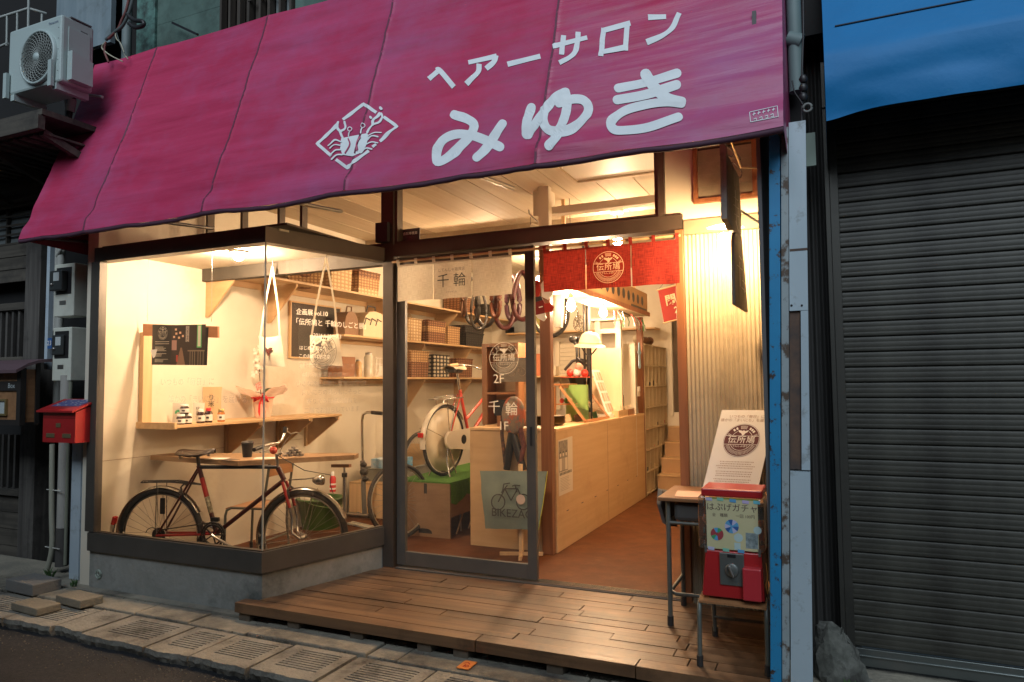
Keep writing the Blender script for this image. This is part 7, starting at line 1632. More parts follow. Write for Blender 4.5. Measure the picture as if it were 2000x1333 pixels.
# notice on the counter front
n0, n1, n2_, n3 = [P(a, c_, x=CX+.004) for a, c_ in ((1092, 970), (1119, 958), (1118, 852), (1090, 861))]
pn = thing('notice', 'black and white photo notice taped on the counter front', 'poster', (CX+.004, (n0.y+n1.y)/2, n0.z))
part('sheet', MB().prism([n0, n1, n2_, n3], (-.002, 0, 0)), mat('paper_white', (.60, .52, .40), .8), pn)
def onn(u, v, l=.001): return n0+(n1-n0)*u+(n3-n0)*v+V((l, 0, 0))
def npatch(u0, v0, u1, v1, m, nm='photo', l=.001): part(nm, MB().add([onn(u0, v0, l), onn(u1, v0, l), onn(u1, v1, l), onn(u0, v1, l)], [(0, 1, 2, 3)]), m, pn)
npatch(.02, .42, .66, .98, mat('notice_grey', (.16, .14, .12), .7, col2=(.32, .28, .22), scale=30))
for u in (.14, .34, .54): 
    b = MB(); b.annulus(onn(u, .73, .0016), (0, 1, 0), (0, 0, 1), .0001, .017, 12); part('head', b, MATS['paper_white'], pn); b = MB(); b.annulus(onn(u, .755, .0018), (0, 1, 0), (0, 0, 1), .0001, .015, 10, 0, PI); part('hair', b, M_black, pn); npatch(u-.09, .44, u+.09, .66, MATS['paper_white'] if u != .34 else mat('notice_mid', (.35, .3, .24), .7), 'figure', .0014)
b = MB(); rr = random.Random(9)
for i in range(9): u = .06+i*.098; b.add([onn(u, .36), onn(u+.07, .355), onn(u+.065, .405), onn(u+.01, .41)], [(0, 1, 2, 3)])
part('bold_print', b, M_bpart, pn)
b = MB()
for i in range(9): v = .30-i*.028; b.add([onn(.1, v, .0013), onn(.1+rr.uniform(.5, .8), v, .0013), onn(.1+.6, v+.006, .0013), onn(.1, v+.006, .0013)], [(0, 1, 2, 3)])
part('small_print', b, mat('notice_print', (.28, .24, .18), .8), pn)
# wooden post at the counter end
b = MB(); b.box((-2.115, 1.05, 2.4505), (-2.025, 1.118, 2.85)); struct('ceiling_column', b, M_plaster)
b = MB(); b.box((-2.115, 1.05, FZ), (-2.025, 1.118, 2.45)); solo('wooden_post', b, M_postwood, 'reddish-brown square wooden post at the near end of the counter', 'post', bev=.003)
b = MB(); b.bar(P(1091, 640, y=1.6), P(1096, 545, y=1.6), .06, .06, (0, 1, 0)); solo('slanted_brace', b, M_darkwood, 'dark slanted timber brace behind the wooden post', 'brace')

# ---- things on the counter
def cxy(a, c, z=CZ, x=None):
    return P(a, c, z=z) if x is None else P(a, c, x=x)
KX = -2.20
def cy(a, x=KX, v=820): return P(a, v, x=x).y
# stack of trays
c = V((KX-.05, 1.55, CZ)); t = thing('tray_stack', 'stack of dark curved trays on the near part of the counter', 'trays', c)
for i in range(5): part('tray', MB().lathe(c+V((0, 0, .002+i*.014)), [(.05, 0), (.13, .006), (.16, .026)], n=24, cap=False), mat('tray_dark', (.07, .05, .03), .35, col2=(.16, .11, .06), scale=9), t)
# glass-fronted display case (slanted wooden frame)
y0, y1 = 2.0, 2.75; xa, xb2 = -2.36, -2.06; zt_ = 1.22
t = thing('display_case', 'small slant-fronted wooden display case with a glass face on the counter', 'case', ((xa+xb2)/2, y0, CZ))
M_cw = wood('case_wood', (.30, .13, .05), (.40, .19, .08), 'Z', .45)
def fr4(p, q, r_, s_, w, nm='frame_bar'):
    for a_, b_ in ((p, q), (q, r_), (r_, s_), (s_, p)): part(nm, MB().bar(a_, b_, w, w, (1, .3, .2)), M_cw, t)
fr4(V((xb2, y0, CZ+.015)), V((xb2, y1, CZ+.015)), V((xa+.06, y1, zt_)), V((xa+.06, y0, zt_)), .024)
part('post', MB().bar((xa, y0, CZ), (xa, y0, zt_), .03, .03), M_cw, t); part('post', MB().bar((xa, y1, CZ), (xa, y1, zt_), .03, .03), M_cw, t)
part('top_board', BX((xa-.02, y0-.01, zt_+.012), (xa+.08, y1+.01, zt_+.03)), M_cw, t); part('shelf_board', BX((xa, y0+.02, 1.05), (xa+.16, y1-.02, 1.062)), M_cw, t)
part('glass_pane', MB().quad((xb2-.004, y0, CZ+.02), (xb2-.004, y1, CZ+.02), (xa+.056, y1, zt_), (xa+.056, y0, zt_)), M_glass, t)
cols = [mat('trinket_red', (.5, .05, .03), .4), mat('trinket_cream', (.65, .5, .3), .5), mat('trinket_green', (.05, .25, .08), .4), mat('trinket_pink', (.6, .3, .22), .5), mat('trinket_dark', (.10, .06, .04), .5)]
rr = random.Random(21)
labs = ['red', 'cream', 'green', 'pink', 'dark']
for i in range(10):
    p_ = V((xa+.05+.06*(i % 2), y0+.07+.062*i, 1.0625)); b = MB(); b.ball(p_+V((0, 0, .026)), .026, 8, 6, (rr.uniform(.8, 1.2), rr.uniform(.8, 1.2), 1)); solo('trinket', b, cols[i % 5], labs[i % 5]+' trinket '+('at the near end' if i < 5 else 'at the far end')+' of the display case shelf, '+('front' if i % 2 else 'rear')+' row', 'trinket', 'trinkets in the display case')
for i in range(8):
    p_ = V((xa+.1+.08*(i % 2), y0+.08+.08*i, CZ+.001)); b = MB(); b.obox(p_+V((0, 0, .035)), (.03, .01, .01), (-.006, .03, 0), (-.01, 0, .034)); solo('wrapped_pack', b, cols[(i*3+1) % 5], 'small '+labs[(i*3+1) % 5]+' wrapped pack on the floor of the display case'+(', by the glass' if i % 2 else ', at the back')+(', near end' if i < 4 else ', far end'), 'pack', 'packs in the display case')
# white cups on a pale stand, near the post
c = P(1095, 800, y=1.45); b = MB(); b.box((-2.52, 1.62, CZ), (-2.44, 1.70, 1.30)); b.box((-2.53, 1.61, 1.3005), (-2.43, 1.71, 1.325)); solo('pale_stand', b, M_pine, 'pale square wooden stand beside the post on the counter', 'stand')
p_ = V((-2.48, 1.66, 1.3255)); t = thing('wooden_cup', 'cream-lidded wooden cup on top of the pale stand', 'cup', p_); part('cup', MB().lathe(p_, [(.045, 0), (.055, .06)], n=18), M_pine, t); part('lid', MB().lathe(p_+V((0, 0, .0605)), [(.06, 0), (.06, .02), (.05, .026)], n=18), M_white, t)
b = MB(); b.box((-2.62, 1.30, CZ), (-2.34, 1.52, CZ+.13)); solo('wooden_crate', b, M_cw, 'small reddish wooden crate on the counter behind the post', 'crate', bev=.004)
b = MB(); b.obox((-2.28, 1.26, CZ+.002), (.09, .02, 0), (-.02, .12, 0), (0, 0, .0015)); solo('leaflet_pile', b, M_lab, 'pale leaflets lying on the near end of the counter', 'leaflet')
# postcard rack
y0 = 2.86; t = thing('postcard_rack', 'tall leaning rack of cream postcards on the counter', 'rack', (-2.25, y0, CZ))
q0, q1, q2, q3 = V((-2.10, y0, CZ+.04)), V((-2.10, y0+.26, CZ+.04)), V((-2.26, y0+.26, CZ+.50)), V((-2.26, y0, CZ+.50))
part('back_panel', MB().prism([q0, q1, q2, q3], (-.012, 0, -.004)), M_white, t); part('foot', BX((-2.3, y0, CZ), (-2.08, y0+.26, CZ+.035)), M_white, t)
for i in range(4):
    for j in range(3):
        f_ = lambda u, v: q0+(q1-q0)*u+(q3-q0)*v+V((.003, 0, .001)); u, v = .06+.31*j, .04+.24*i; b = MB(); b.add([f_(u, v), f_(u+.26, v), f_(u+.26, v+.19), f_(u, v+.19)], [(0, 1, 2, 3)]); part('postcard', b, [MATS['paper_white'], mat('card_tan', (.42, .26, .14), .6, col2=(.6, .48, .33), scale=40), mat('card_grey', (.30, .24, .18), .6, col2=(.6, .52, .4), scale=50)][(i+j*2) % 3], t)
# trays of goods
for (y0, y1, z0, m, lab) in ((3.02, 3.40, CZ, M_pine, 'pale wooden tray of small cream packs on the counter'), (3.42, 3.72, CZ, M_cw, 'reddish wooden tray of small wrapped packs at the far end of the counter')):
    t = thing('goods_tray', lab, 'tray', (-2.15, y0, z0)); h = .07
    for q in ((-2.30, y0, -2.03, y0+.012), (-2.30, y1-.012, -2.03, y1), (-2.30, y0+.0125, -2.288, y1-.0125), (-2.042, y0+.0125, -2.03, y1-.0125)): part('side', BX((q[0], q[1], z0), (q[2], q[3], z0+h)), m, t)
    part('bottom', BX((-2.287, y0+.0125, z0), (-2.0425, y1-.0125, z0+.01)), m, t)
    b = MB()
    for i in range(26): p_ = V((rr.uniform(-2.27, -2.06), rr.uniform(y0+.04, y1-.04), z0+rr.uniform(.03, .10))); b.obox(p_, V((rr.uniform(-1, 1), rr.uniform(-1, 1), .3)).normalized()*.022, V((rr.uniform(-1, 1), rr.uniform(-1, 1), 0)).normalized()*.015, (0, 0, .012))
    part('small_packs', b, mat('packs', (.62, .46, .28), .6, col2=(.70, .60, .45), scale=20), t, kind='stuff')
# helmet
c = V((-2.24, 3.83, CZ)); t = thing('helmet', 'dark green and brown skater helmet at the far end of the counter', 'helmet', c)
b = MB(); b.lathe(c, [(.118, 0), (.128, .05), (.132, .10)], n=26, cap=False); part('lower_shell', b, mat('helmet_green', (.035, .075, .02), .3, coat=.4), t)
b = MB(); b.lathe(c+V((0, 0, .1005)), [(.134, 0), (.130, .04), (.108, .085), (.065, .115), (.0, .125)], n=26, cap=False); part('upper_shell', b, mat('helmet_brown', (.075, .055, .03), .3, coat=.4), t)
for s_ in (-.06, .06): part('vent', MB().obox(c+V((.10, s_-.03, .165)), (.004, .0, -.003), (0, .011, 0), (.008, 0, .016)), M_bpart, t)
b = MB(); b.obox((-2.1, 4.00, CZ+.12), (.004, .0, 0), (0, .075, 0), (-.015, 0, .12)); p_ = solo('framed_print', b, mat('print_blue', (.40, .44, .42), .4, col2=(.62, .58, .48), scale=14), 'pale blue framed print leaning beside the helmet', 'picture')

# ---- behind the counter
t = thing('white_rack', 'white-painted wooden rack with a large pale panel behind the counter', 'rack', (-2.55, 3.2, FZ))
M_wp = mat('white_wood', (.56, .50, .38), .6)
p0, p1 = P(1163, 625, y=3.3), P(1213, 622, y=3.3); zt_ = p0.z
for x in (p0.x+.03, p1.x-.03): part('post', BX((x-.03, 3.27, FZ), (x+.03, 3.33, zt_-.022)), M_wp, t)
part('top_board', BX((p0.x-.06, 3.2, zt_-.0215), (p1.x+.02, 3.42, zt_+.005)), M_wp, t); zz_ = P(1190, 648, y=3.3).z; part('rail', BX((p0.x+.0605, 3.275, zz_-.02), (p1.x-.0605, 3.325, zz_+.03)), M_wp, t)
pa, pb = P(1150, 682, y=3.25), P(1214, 682, y=3.25); part('panel', BX((pa.x, 3.235, .2), (pb.x, 3.26, pa.z)), mat('pale_ply', (.62, .46, .28), .6, col2=(.70, .54, .34), scale=2, stretch=(4, 1, .7)), t)
pa, pb = P(1217, 672, y=3.7), P(1240, 672, y=3.7); b = MB(); b.box((pa.x, 3.69, .2), (pb.x, 3.71, pa.z)); solo('cream_panel', b, M_wp, 'tall narrow cream board between the white rack and the tool post', 'board')
# louvred panel on the back wall, rail, window boxes
t = thing('louvre_panel', 'pale slatted shutter panel standing against the back wall', 'panel', (-3.3, 5.3, .9))
a0_, a1_ = P(1094, 672, y=5.30), P(1150, 745, y=5.30)
for i in range(9): z = a1_.z+(a0_.z-a1_.z)*i/9; part('slat', MB().obox(((a0_.x+a1_.x)/2, 5.30, z+.03), ((a1_.x-a0_.x)/2, 0, 0), (0, .012, .006), (0, -.003, .026)), M_wp, t)
part('frame', BX((a0_.x-.06, 5.27, a1_.z-.4), (a0_.x-.002, 5.33, a0_.z+.03)), M_wp, t)
z = P(960, 655, y=5.36).z; t = thing('back_shelf', 'long thin shelf along the back wall', 'shelf', (-3.6, 5.25, z)); part('board', BX((-4.28, 5.12, z-.02), (-2.1, 5.40, z)), M_plyX, t)
z2 = P(1060, 735, y=5.2).z; t = thing('back_shelf', 'low shelf of boxes along the back wall behind the wooden post', 'shelf', (-3.6, 5.0, z2)); part('board', BX((-4.2, 4.95, z2-.02), (-3.3, 5.38, z2)), M_plyX, t)
for (a, v0, z_, w, h, m, lab, nm) in ((1015, 0, z, .30, .22, mat('crate_slate', (.18, .19, .19), .5), 'slate-grey box on the back wall shelf', 'box'), (1000, 0, z, .16, .10, M_bpart, 'round black gadget beside the slate-grey box', 'gadget'), (1050, 0, z2, .24, .32, mat('box_coral', (.55, .20, .10), .6), 'coral box on the low back shelf', 'box'), (1030, 0, z2, .24, .2, M_wp, 'white box on the low back shelf left of the coral one', 'box'), (1052, 0, z, .2, .26, mat('box_olive', (.30, .27, .08), .6), 'olive canister seen just left of the wooden post', 'canister'), (1075, 0, z2, .2, .14, M_wp, 'low white box on the low back shelf right of the post', 'box')):
    c = P(a, 650, y=5.2); b = MB(); b.box((c.x-w/2, 5.13, z_+.0005), (c.x+w/2, 5.33, z_+h)); solo(nm, b, m, lab, nm, bev=.012)
# tall black pole, hung bicycle frame with saddle, fork, wheel and tyres
b = MB(); c = P(1148, 560, y=2.6); b.tube([(c.x, 2.6, FZ), (c.x, 2.6, 2.85)], .024, 12); b.tube([(c.x-.045, 2.6, FZ), (c.x-.045, 2.6, 2.85)], .012, 8); solo('black_pole', b, M_bpart, 'black double pole from floor to ceiling behind the counter', 'pole')
yf = 2.62; pz = lambda a, c_: P(a, c_, y=yf)
t = thing('frame_set', 'black bicycle frame with its saddle clamped on the black pole', 'bicycle frame', pz(1125, 745))
part('seat_post', MB().tube([pz(1126, 672), pz(1127, 700), pz(1128, 740)], .014, 8), M_bpart, t); part('seat_post', MB().tube([pz(1131, 672), pz(1132, 700), pz(1132, 740)], .008, 8), M_bpart, t)
part('tube', MB().tube([pz(1103, 723), pz(1118, 706), pz(1130, 702), pz(1146, 706)], .016, 8), M_bpart, t); part('tube', MB().tube([pz(1128, 700), pz(1146, 716)], .018, 8), M_bpart, t); part('tube', MB().tube([pz(1131, 706), pz(1128, 725), pz(1122, 742)], .014, 8), mat('tube_green', (.06, .10, .04), .4), t)
b = MB()
for s_ in (-1, 1): b.ball(pz(1127+s_*7, 663), .05, 10, 8, (1, .6, .8)); b.tube([pz(1127+s_*6, 667), pz(1128, 676)], .02, 8)
part('saddle', b, M_bpart, t)
yw = 3.4; c = P(1066, 610, y=yw); 
def hung_wheel(c, R_, ax, lab):
    t = thing('hung_wheel', lab, 'wheel', V(c)-V((0, 0, R_))); part('tyre', MB().ring(c, ax, R_-.022, .022, 40, 8), M_tyre, t); part('rim', MB().ring(c, ax, R_-.05, .010, 40, 6), M_rim, t); e1 = V(ax).normalized().orthogonal().normalized(); e2 = V(ax).normalized().cross(e1); b = MB()
    for i in range(26): a = 2*PI*i/26; b.tube([V(c), V(c)+(e1*math.cos(a)+e2*math.sin(a))*(R_-.05)], .0016, 4, cap=False)
    part('spokes', b, M_spk, t); part('hub', MB().ball(c, .03, 8, 6), M_rim, t); return t
hw = hung_wheel(P(1074, 612, y=3.4), .29, (.35, 1, .1), 'bicycle wheel hanging from the ceiling behind the nearer bare bulb')
t = thing('chain_crank', 'chrome chainring hanging among the ceiling bicycles', 'chainring', P(1131, 632, y=3.3)); c = P(1131, 632, y=3.3); b = MB()
for r_ in (.09, .07, .04): b.ring(c, (.5, 1, 0), r_, .005, 24, 5)
for i in range(5): a = 2*PI*i/5; e1 = V((1, -.5, 0)).normalized(); b.tube([c, c+(e1*math.cos(a)+V((0, 0, 1))*math.sin(a))*.085], .007, 5)
part('rings', b, M_chrome, t); part('crank', MB().tube([c, c+V((-.02, .02, .16))], .010, 6), M_chrome, t)
# fork/derailleur clutter near the hung wheel
t = thing('hung_fork', 'chrome fork with brakes hanging left of the nearer bare bulb', 'fork', P(1095, 610, y=3.2)); pw = lambda a, c_: P(a, c_, y=3.2)
part('blade', MB().tube([pw(1104, 565), pw(1097, 600), pw(1092, 640)], .012, 7), M_chrome, t); part('blade', MB().tube([pw(1109, 565), pw(1107, 600), pw(1104, 632)], .010, 7), M_chrome, t)
for q in (((1090, 598), (1100, 606)), ((1086, 612), (1098, 614)), ((1092, 622), (1096, 640))): part('brake_arm', MB().tube([pw(*q[0]), pw(*q[1])], .012, 6), M_rim, t)
# helmet hat on the far stand
c = P(1152, 672, y=2.35); t = thing('hat_helmet', 'cream cloth-covered hat-shaped cycling helmet with dark chin straps on a stand', 'helmet', c)
b = MB(); b.lathe(c, [(.155, -.030), (.140, -.012), (.108, .0), (.102, .035), (.085, .085), (.05, .112), (.0, .12)], axis=(.08, -.1, 1), n=28, cap=False); part('shell', b, mat('hat_cream', (.60, .48, .33), .9, bump=.3, bscale=60), t)
part('band', MB().ring(c+V((0, 0, .010)), (.08, -.1, 1), .106, .006, 28, 5), mat('hat_band', (.45, .32, .18), .8), t)
for s_ in (-1, 1): part('strap', MB().tube([c+V((s_*.09, 0, -.02)), c+V((s_*.04, -.03, -.09)), c+V((0, -.03, -.13)), c+V((.01, -.03, -.22))], .007, 6), M_bpart, t)
part('stand', MB().tube([c+V((0, .02, .0)), c+V((0, .02, -.5)), (c.x, c.y+.02, CZ-.3)], .010, 8), M_bpart, t); part('buckle', MB().obox(c+V((.0, -.03, -.19)), (.014, 0, 0), (0, .006, 0), (0, 0, .03)), M_bpart, t)
# red plate with ornaments, green tin
c = P(1127, 738, y=2.5); t = thing('red_plate', 'thin red plate on a dark bracket carrying red and white ornaments', 'plate', c)
part('plate', MB().lathe(c, [(.17, 0), (.17, .008)], n=28), mat('plate_red', (.55, .08, .05), .4), t); part('bracket', MB().lathe(c+V((0, 0, -.12)), [(.05, 0), (.09, .119)], n=12), M_bpart, t)
for i, (dx, dz, m, nm, lab) in enumerate(((-.07, .04, cols[0], 'ornament', 'red round ornament at the left of the red plate'), (.0, .04, M_white, 'ornament', 'white round ornament at the middle of the red plate'), (.08, .035, cols[0], 'ornament', 'red round ornament at the right of the red plate'), (.02, .10, cols[3], 'ornament', 'pink ornament resting on top of the others on the red plate'))):
    b = MB(); b.ball(c+V((dx, 0, dz+.009)), .04, 10, 8); solo(nm, b, m, lab, 'ornament', 'ornaments on the red plate')
c = P(1127, 775, y=2.3); b = MB(); b.lathe((c.x, 2.3, CZ), [(.11, 0), (.11, P(1127, 752, y=2.3).z-CZ)], n=24); solo('green_tin', b, mat('tin_green', (.25, .42, .12), .4), 'light green round tin under the red plate', 'tin')
# hanging long shelf above the counter
t = thing('hanging_shelf', 'long pale shelf hung above the counter with a pictured side board', 'shelf', (-1.95, 2.6, 2.0))
qa, qb = P(1146, 566, x=-1.93), P(1256, 612, x=-1.93); 
part('board', BX((-2.20, 1.35, 2.035), (-1.93, 4.05, 2.065)), wood('pale_beam', (.62, .50, .32), (.70, .58, .40), 'Y', .6, bump=.05), t)
part('edge_strip', BX((-1.9295, 1.35, 2.03), (-1.915, 4.05, 2.075)), M_postwood, t)
part('side_board', BX((-1.96, 1.5, 2.0755), (-1.945, 4.05, 2.30)), mat('board_amber', (.42, .24, .10), .55, col2=(.36, .19, .08), scale=3), t)
for i in range(9): y = 2.2+i*.2; b = MB(); b.annulus((-1.944, y, 2.19), (0, 1, 0), (0, 0, 1), .0001, .055, 14); o_ = part('oval_print', b, M_bpart, t); 
for y in (1.5, 2.7, 3.9): part('hanger', BX((-2.08, y, 2.0655), (-2.05, y+.03, 2.85)), M_pine, t)
part('label_strip', BX((-1.9445, 3.3, 2.085), (-1.9425, 4.0, 2.11)), M_bpart, t)
# tool post with scarf rack of coloured clips, blue scraper, note pad
b = MB(); b.box((-2.09, 4.07, FZ), (-2.02, 4.13, 2.03)); solo('tool_post', b, M_postwood, 'orange-brown post at the far end of the counter', 'post')
pc0, pc1 = P(1207, 606, x=-2.0), P(1255, 628, x=-2.0)
t = thing('keyring_rail', 'dark rail crowded with red, white and silver keyrings and clips', 'rail', pc0)
part('rail', MB().tube([pc0, pc1], .007, 6), M_bpart, t)
rr = random.Random(31); kc = [M_chrome, cols[0], M_white, M_chrome, cols[3], cols[2]]
for i in range(22):
    p_ = pc0.lerp(pc1, i/21)+V((rr.uniform(-.05, .05), 0, -.004)); q_ = p_+V((rr.uniform(-.01, .05), rr.uniform(-.06, .12), -rr.uniform(.08, .15))); b = MB(); b.tube([p_, (p_+q_)/2+V((.012, 0, 0)), q_], .006, 5); part('clip', b, kc[i % 6], t)
c = P(1248, 690, x=-2.016); t = thing('blue_saddle_cover', 'light blue long tapered tag hanging flat on the orange-brown post', 'tag', c)
out = [(-.0, .17), (.025, .15), (.028, .05), (.065, .01), (.028, -.03), (.045, -.20), (.03, -.235), (.0, -.245)]
out = out+[(-a_, b_) for a_, b_ in out[::-1][1:-1]]
part('plate', MB().prism([c+V((0, a_*1.15, b_*.75)) for a_, b_ in out], (.008, 0, 0)), mat('tag_blue', (.20, .42, .60), .4, col2=(.45, .60, .70), scale=3, stretch=(1, 1, 1.4)), t); b = MB(); b.annulus(c+V((.0095, 0, .10)), (0, 1, 0), (0, 0, 1), .0001, .008, 10); part('hole', b, M_bpart, t)
c = P(1247, 765, x=-2.016); t = thing('note_pad', 'small pale note pad pinned low on the orange-brown post', 'note', c); part('pad', MB().obox(c, (.006, 0, 0), (0, .05, 0), (0, 0, .055)), MATS['paper_white'], t); part('top_sheet', MB().obox(c+V((.008, 0, .03)), (.001, 0, 0), (0, .048, 0), (0, 0, .028)), M_white, t)
# red banner
yb_ = 1.9; z0 = lambda a, c_: P(a, c_, y=yb_)
c0, c1, c2, c3 = z0(1297, 631), z0(1345, 619), z0(1337, 553), z0(1285, 567)
bn = thing('red_banner', 'dark red hanging banner with block characters near the stairs', 'banner', (c0+c1)/2)
part('cloth', MB().prism([c0, c1, c2, c3], (0, .003, 0)), mat('banner_red', (.30, .028, .02), .85, bump=.2, bscale=150), bn)
rtb = (c1-c0).normalized(); upb = (c3-c0).normalized()
part('top_rod', MB().tube([c3-rtb*.01, c2+rtb*.01], .006, 6), M_pine, bn); part('bottom_rod', MB().tube([c0-rtb*.01, c1+rtb*.01], .006, 6), M_pine, bn)
part('cord', MB().tube([c3, (c3+c2)/2+V((0, 0, .10)), c2], .002, 5), M_black, bn)
M_bl = mat('banner_letter', (.55, .50, .30), .8)
w = (c1-c0).length; h = (c3-c0).length
text(bn, '閉店', c0+rtb*w*.66+upb*h*.60+V((0, -.003, 0)), rtb, upb, h*.34, M_bl, bold=.02); text(bn, '2F', c0+rtb*w*.66+upb*h*.28+V((0, -.003, 0)), rtb, upb, h*.26, M_bl, bold=.02)
# pigeon-hole shelf
CB0, CB1, CBZ = 4.14, 5.36, 1.72
t = thing('pigeonhole_shelf', 'tall cream pigeonhole shelf of square cells beyond the counter', 'shelf', (-2.1, 4.7, FZ))
M_cub = mat('cubby_cream', (.52, .42, .26), .6, col2=(.58, .47, .30), scale=2)
nc, nr = 6, 7
part('back_panel', BX((-2.26, CB0, FZ), (-2.25, CB1, CBZ)), M_cub, t)
for i in range(nc+1): y = CB0+(CB1-CB0)*i/nc; part('upright', BX((-2.249, y-.006, FZ), (CX, y+.006, CBZ)), M_cub, t)
for j in range(nr+1):
    z = FZ+.02+(CBZ-FZ-.03)*j/nr
    part('cell_board', BX((-2.249, CB0-.008, z-.006), (CX+.003, CB1+.008, z+.006)), M_cub, t)
rr = random.Random(17); nms = ['black', 'red', 'dark brown', 'cream', 'coral']; cm = [M_bpart, cols[0], cols[4], cols[1], mat('item_coral', (.6, .12, .08), .5)]
rown = ['lowest', 'second lowest', 'third', 'middle', 'fifth', 'sixth', 'top']
for (i, j, kk) in ((0, 5, 0), (1, 5, 0), (2, 5, 0), (3, 5, 3), (5, 4, 1), (3, 3, 0), (4, 3, 2), (5, 3, 1), (0, 2, 1), (1, 2, 0), (2, 2, 4), (3, 2, 2), (0, 1, 0), (1, 1, 2), (2, 1, 3), (0, 0, 3), (3, 6, 3), (5, 6, 0)):
    y = CB0+(CB1-CB0)*(i+.5)/nc; z = FZ+.027+(CBZ-FZ-.03)*j/nr; b = MB(); s_ = rr.uniform(.03, .055); hh = rr.uniform(.03, .08)
    if kk in (1, 4): b.lathe((CX-.07, y, z), [(s_, 0), (s_*1.1, hh*.6), (s_*.5, hh)], n=12)
    else: b.box((CX-.07-s_, y-s_, z), (CX-.07+s_, y+s_, z+hh))
    solo('shelf_item', b, cm[kk], nms[kk]+' item in column '+['one', 'two', 'three', 'four', 'five', 'six'][i]+' of the '+rown[j]+' row of the pigeonhole shelf', 'item', 'small goods in the pigeonhole shelf')
b = MB(); c = V((-2.12, 4.62, CBZ-.0)); b.ball(c+V((0, .0, .055)), .06, 12, 8, (1, 2.3, .9)); b.ball(c+V((.02, .16, .06)), .055, 10, 8, (1, 1.3, 1)); solo('dark_bundle', b, mat('bundle_dark', (.05, .03, .02), .8, col2=(.16, .07, .03), scale=14), 'dark brown cloth bundle lying on top of the pigeonhole shelf', 'bundle')
b = MB(); c = V((-2.12, 4.28, CBZ)); b.ball(c+V((0, 0, .06)), .07, 12, 8, (1, 1, .85)); solo('white_hat', b, M_wp, 'white rounded hat at the near end of the top of the pigeonhole shelf', 'hat')
# stairs and the dark passage
st_ = thing('staircase', 'plain plywood steps rising behind the pigeonhole shelf', 'stairs', (-1.4, 4.6, FZ))
for i in range(5): y = 4.56+i*.22; z = FZ+(i+1)*.185; part('step', BX((-1.98, y, FZ if i == 0 else z-.185+.0), (-.76, y+.9 if i < 4 else 5.9, z)), M_boxw if False else mat('step_ply', (.36, .21, .10), .65, col2=(.42, .26, .13), scale=3), st_); part('tread', BX((-1.985, y-.012, z+.0005), (-.757, y+.22, z+.015)), M_ply, st_)
b = MB(); b.box((-1.99, 5.36, .8), (-1.93, 5.399, 2.85)); solo('door_trim', b, M_wp, 'pale upright trim at the dark opening above the stairs', 'trim')
b = MB(); b.box((-1.925, 5.385, .85), (-.76, 5.399, 2.3)); solo('opening_shade', b, mat('opening_dark', (.07, .05, .03), .9, col2=(.11, .08, .05), scale=9, stretch=(8, 1, .4)), 'dark sheet standing for the dark opening above the stairs', 'curtain')  # flat dark sheet filling in for the dark opening
# wooden frame cabinet and grey drawing board above the counter's near end
y = 1.5; pa, pb = P(941, 672, y=y), P(1012, 672, y=y); zb_ = CZ
t = thing('open_cabinet', 'orange-brown open wooden cabinet standing on the near end of the counter', 'cabinet', ((pa.x+pb.x)/2, y, zb_))
xa, xb2, zt_ = pa.x, pb.x, pa.z
part('upright', BX((xa, y, zb_), (xa+.05, y+.2, zt_)), M_cw, t); part('upright', BX((xb2-.03, y, zb_), (xb2, y+.2, zt_)), M_cw, t); part('top_board', BX((xa+.0505, y, zt_-.03), (xb2-.0305, y+.2, zt_)), M_cw, t); part('shelf_board', BX((xa+.0505, y, zb_+.27), (xb2-.0305, y+.2, zb_+.29)), M_cw, t); part('back', BX((xa+.0505, y+.19, zb_), (xb2-.0305, y+.199, zt_-.031)), mat('cab_back', (.40, .26, .14), .7), t)
pa, pb = P(975, 700, y=1.42), P(1032, 746, y=1.42); t = thing('drawing_board', 'grey board with a pale line drawing of a bicycle beside the shop mark', 'board', ((pa.x+pb.x)/2, 1.42, pb.z)); part('board', BX((pa.x, 1.42, pb.z), (pb.x, 1.435, pa.z)), mat('board_grey', (.20, .18, .15), .7, col2=(.28, .25, .21), scale=4), t)
M_dl = mat('drawing_line', (.55, .48, .38), .8)
cbk = V(((pa.x+pb.x)/2+.03, 1.418, (pa.z+pb.z)/2-.02)); b = MB()
for s_ in (-.05, .05): b.ring(cbk+V((s_, 0, 0)), (0, 1, 0), .034, .0015, 20, 4)
b.tube([cbk+V((-.05, 0, 0)), cbk+V((-.02, 0, .05)), cbk+V((.035, 0, .05)), cbk+V((.05, 0, 0))], .0015, 4); b.tube([cbk+V((-.02, 0, .05)), cbk+V((.0, 0, 0)), cbk+V((.035, 0, .05))], .0015, 4); part('bicycle_drawing', b, M_dl, t)
# hanging patchwork bag and dark strap bags on the counter end
c = P(1003, 812, y=1.06); t = thing('patchwork_bag', 'oval bag printed with a patchwork of maps hanging on the counter end', 'bag', c)
b = MB(); b.lathe(c, [(.0, -.03), (.10, -.028), (.125, -.01), (.125, .01)], (0, 1, 0), 26); mt_ = mat('patchwork', (.30, .20, .12), .7, col2=(.10, .12, .13), scale=16, grime_or_sheen=(.45, .12, .06), gscale=13, glev=(.5, .56)); o_ = part('body', b, mt_, t)
o_.scale = (.82, 1, 1.25)
part('strap', MB().tube([c+V((-.10, 0, .0)), c+V((-.105, 0, -.16)), c+V((-.075, -.0, -.42))], .016, 8), mat('strap_patterned', (.03, .022, .018), .7, col2=(.16, .06, .03), scale=30), t); part('strap', MB().tube([c+V((.06, 0, -.1)), c+V((.09, 0, -.24)), c+V((.05, 0, -.40))], .022, 8), mat('strap_rust', (.20, .06, .04), .8, col2=(.08, .03, .03), scale=22), t)
b = MB(); a_, b_, c_2 = c+V((-.02, .01, -.12)), c+V((-.07, .01, -.44)), c+V((.08, .01, -.44))
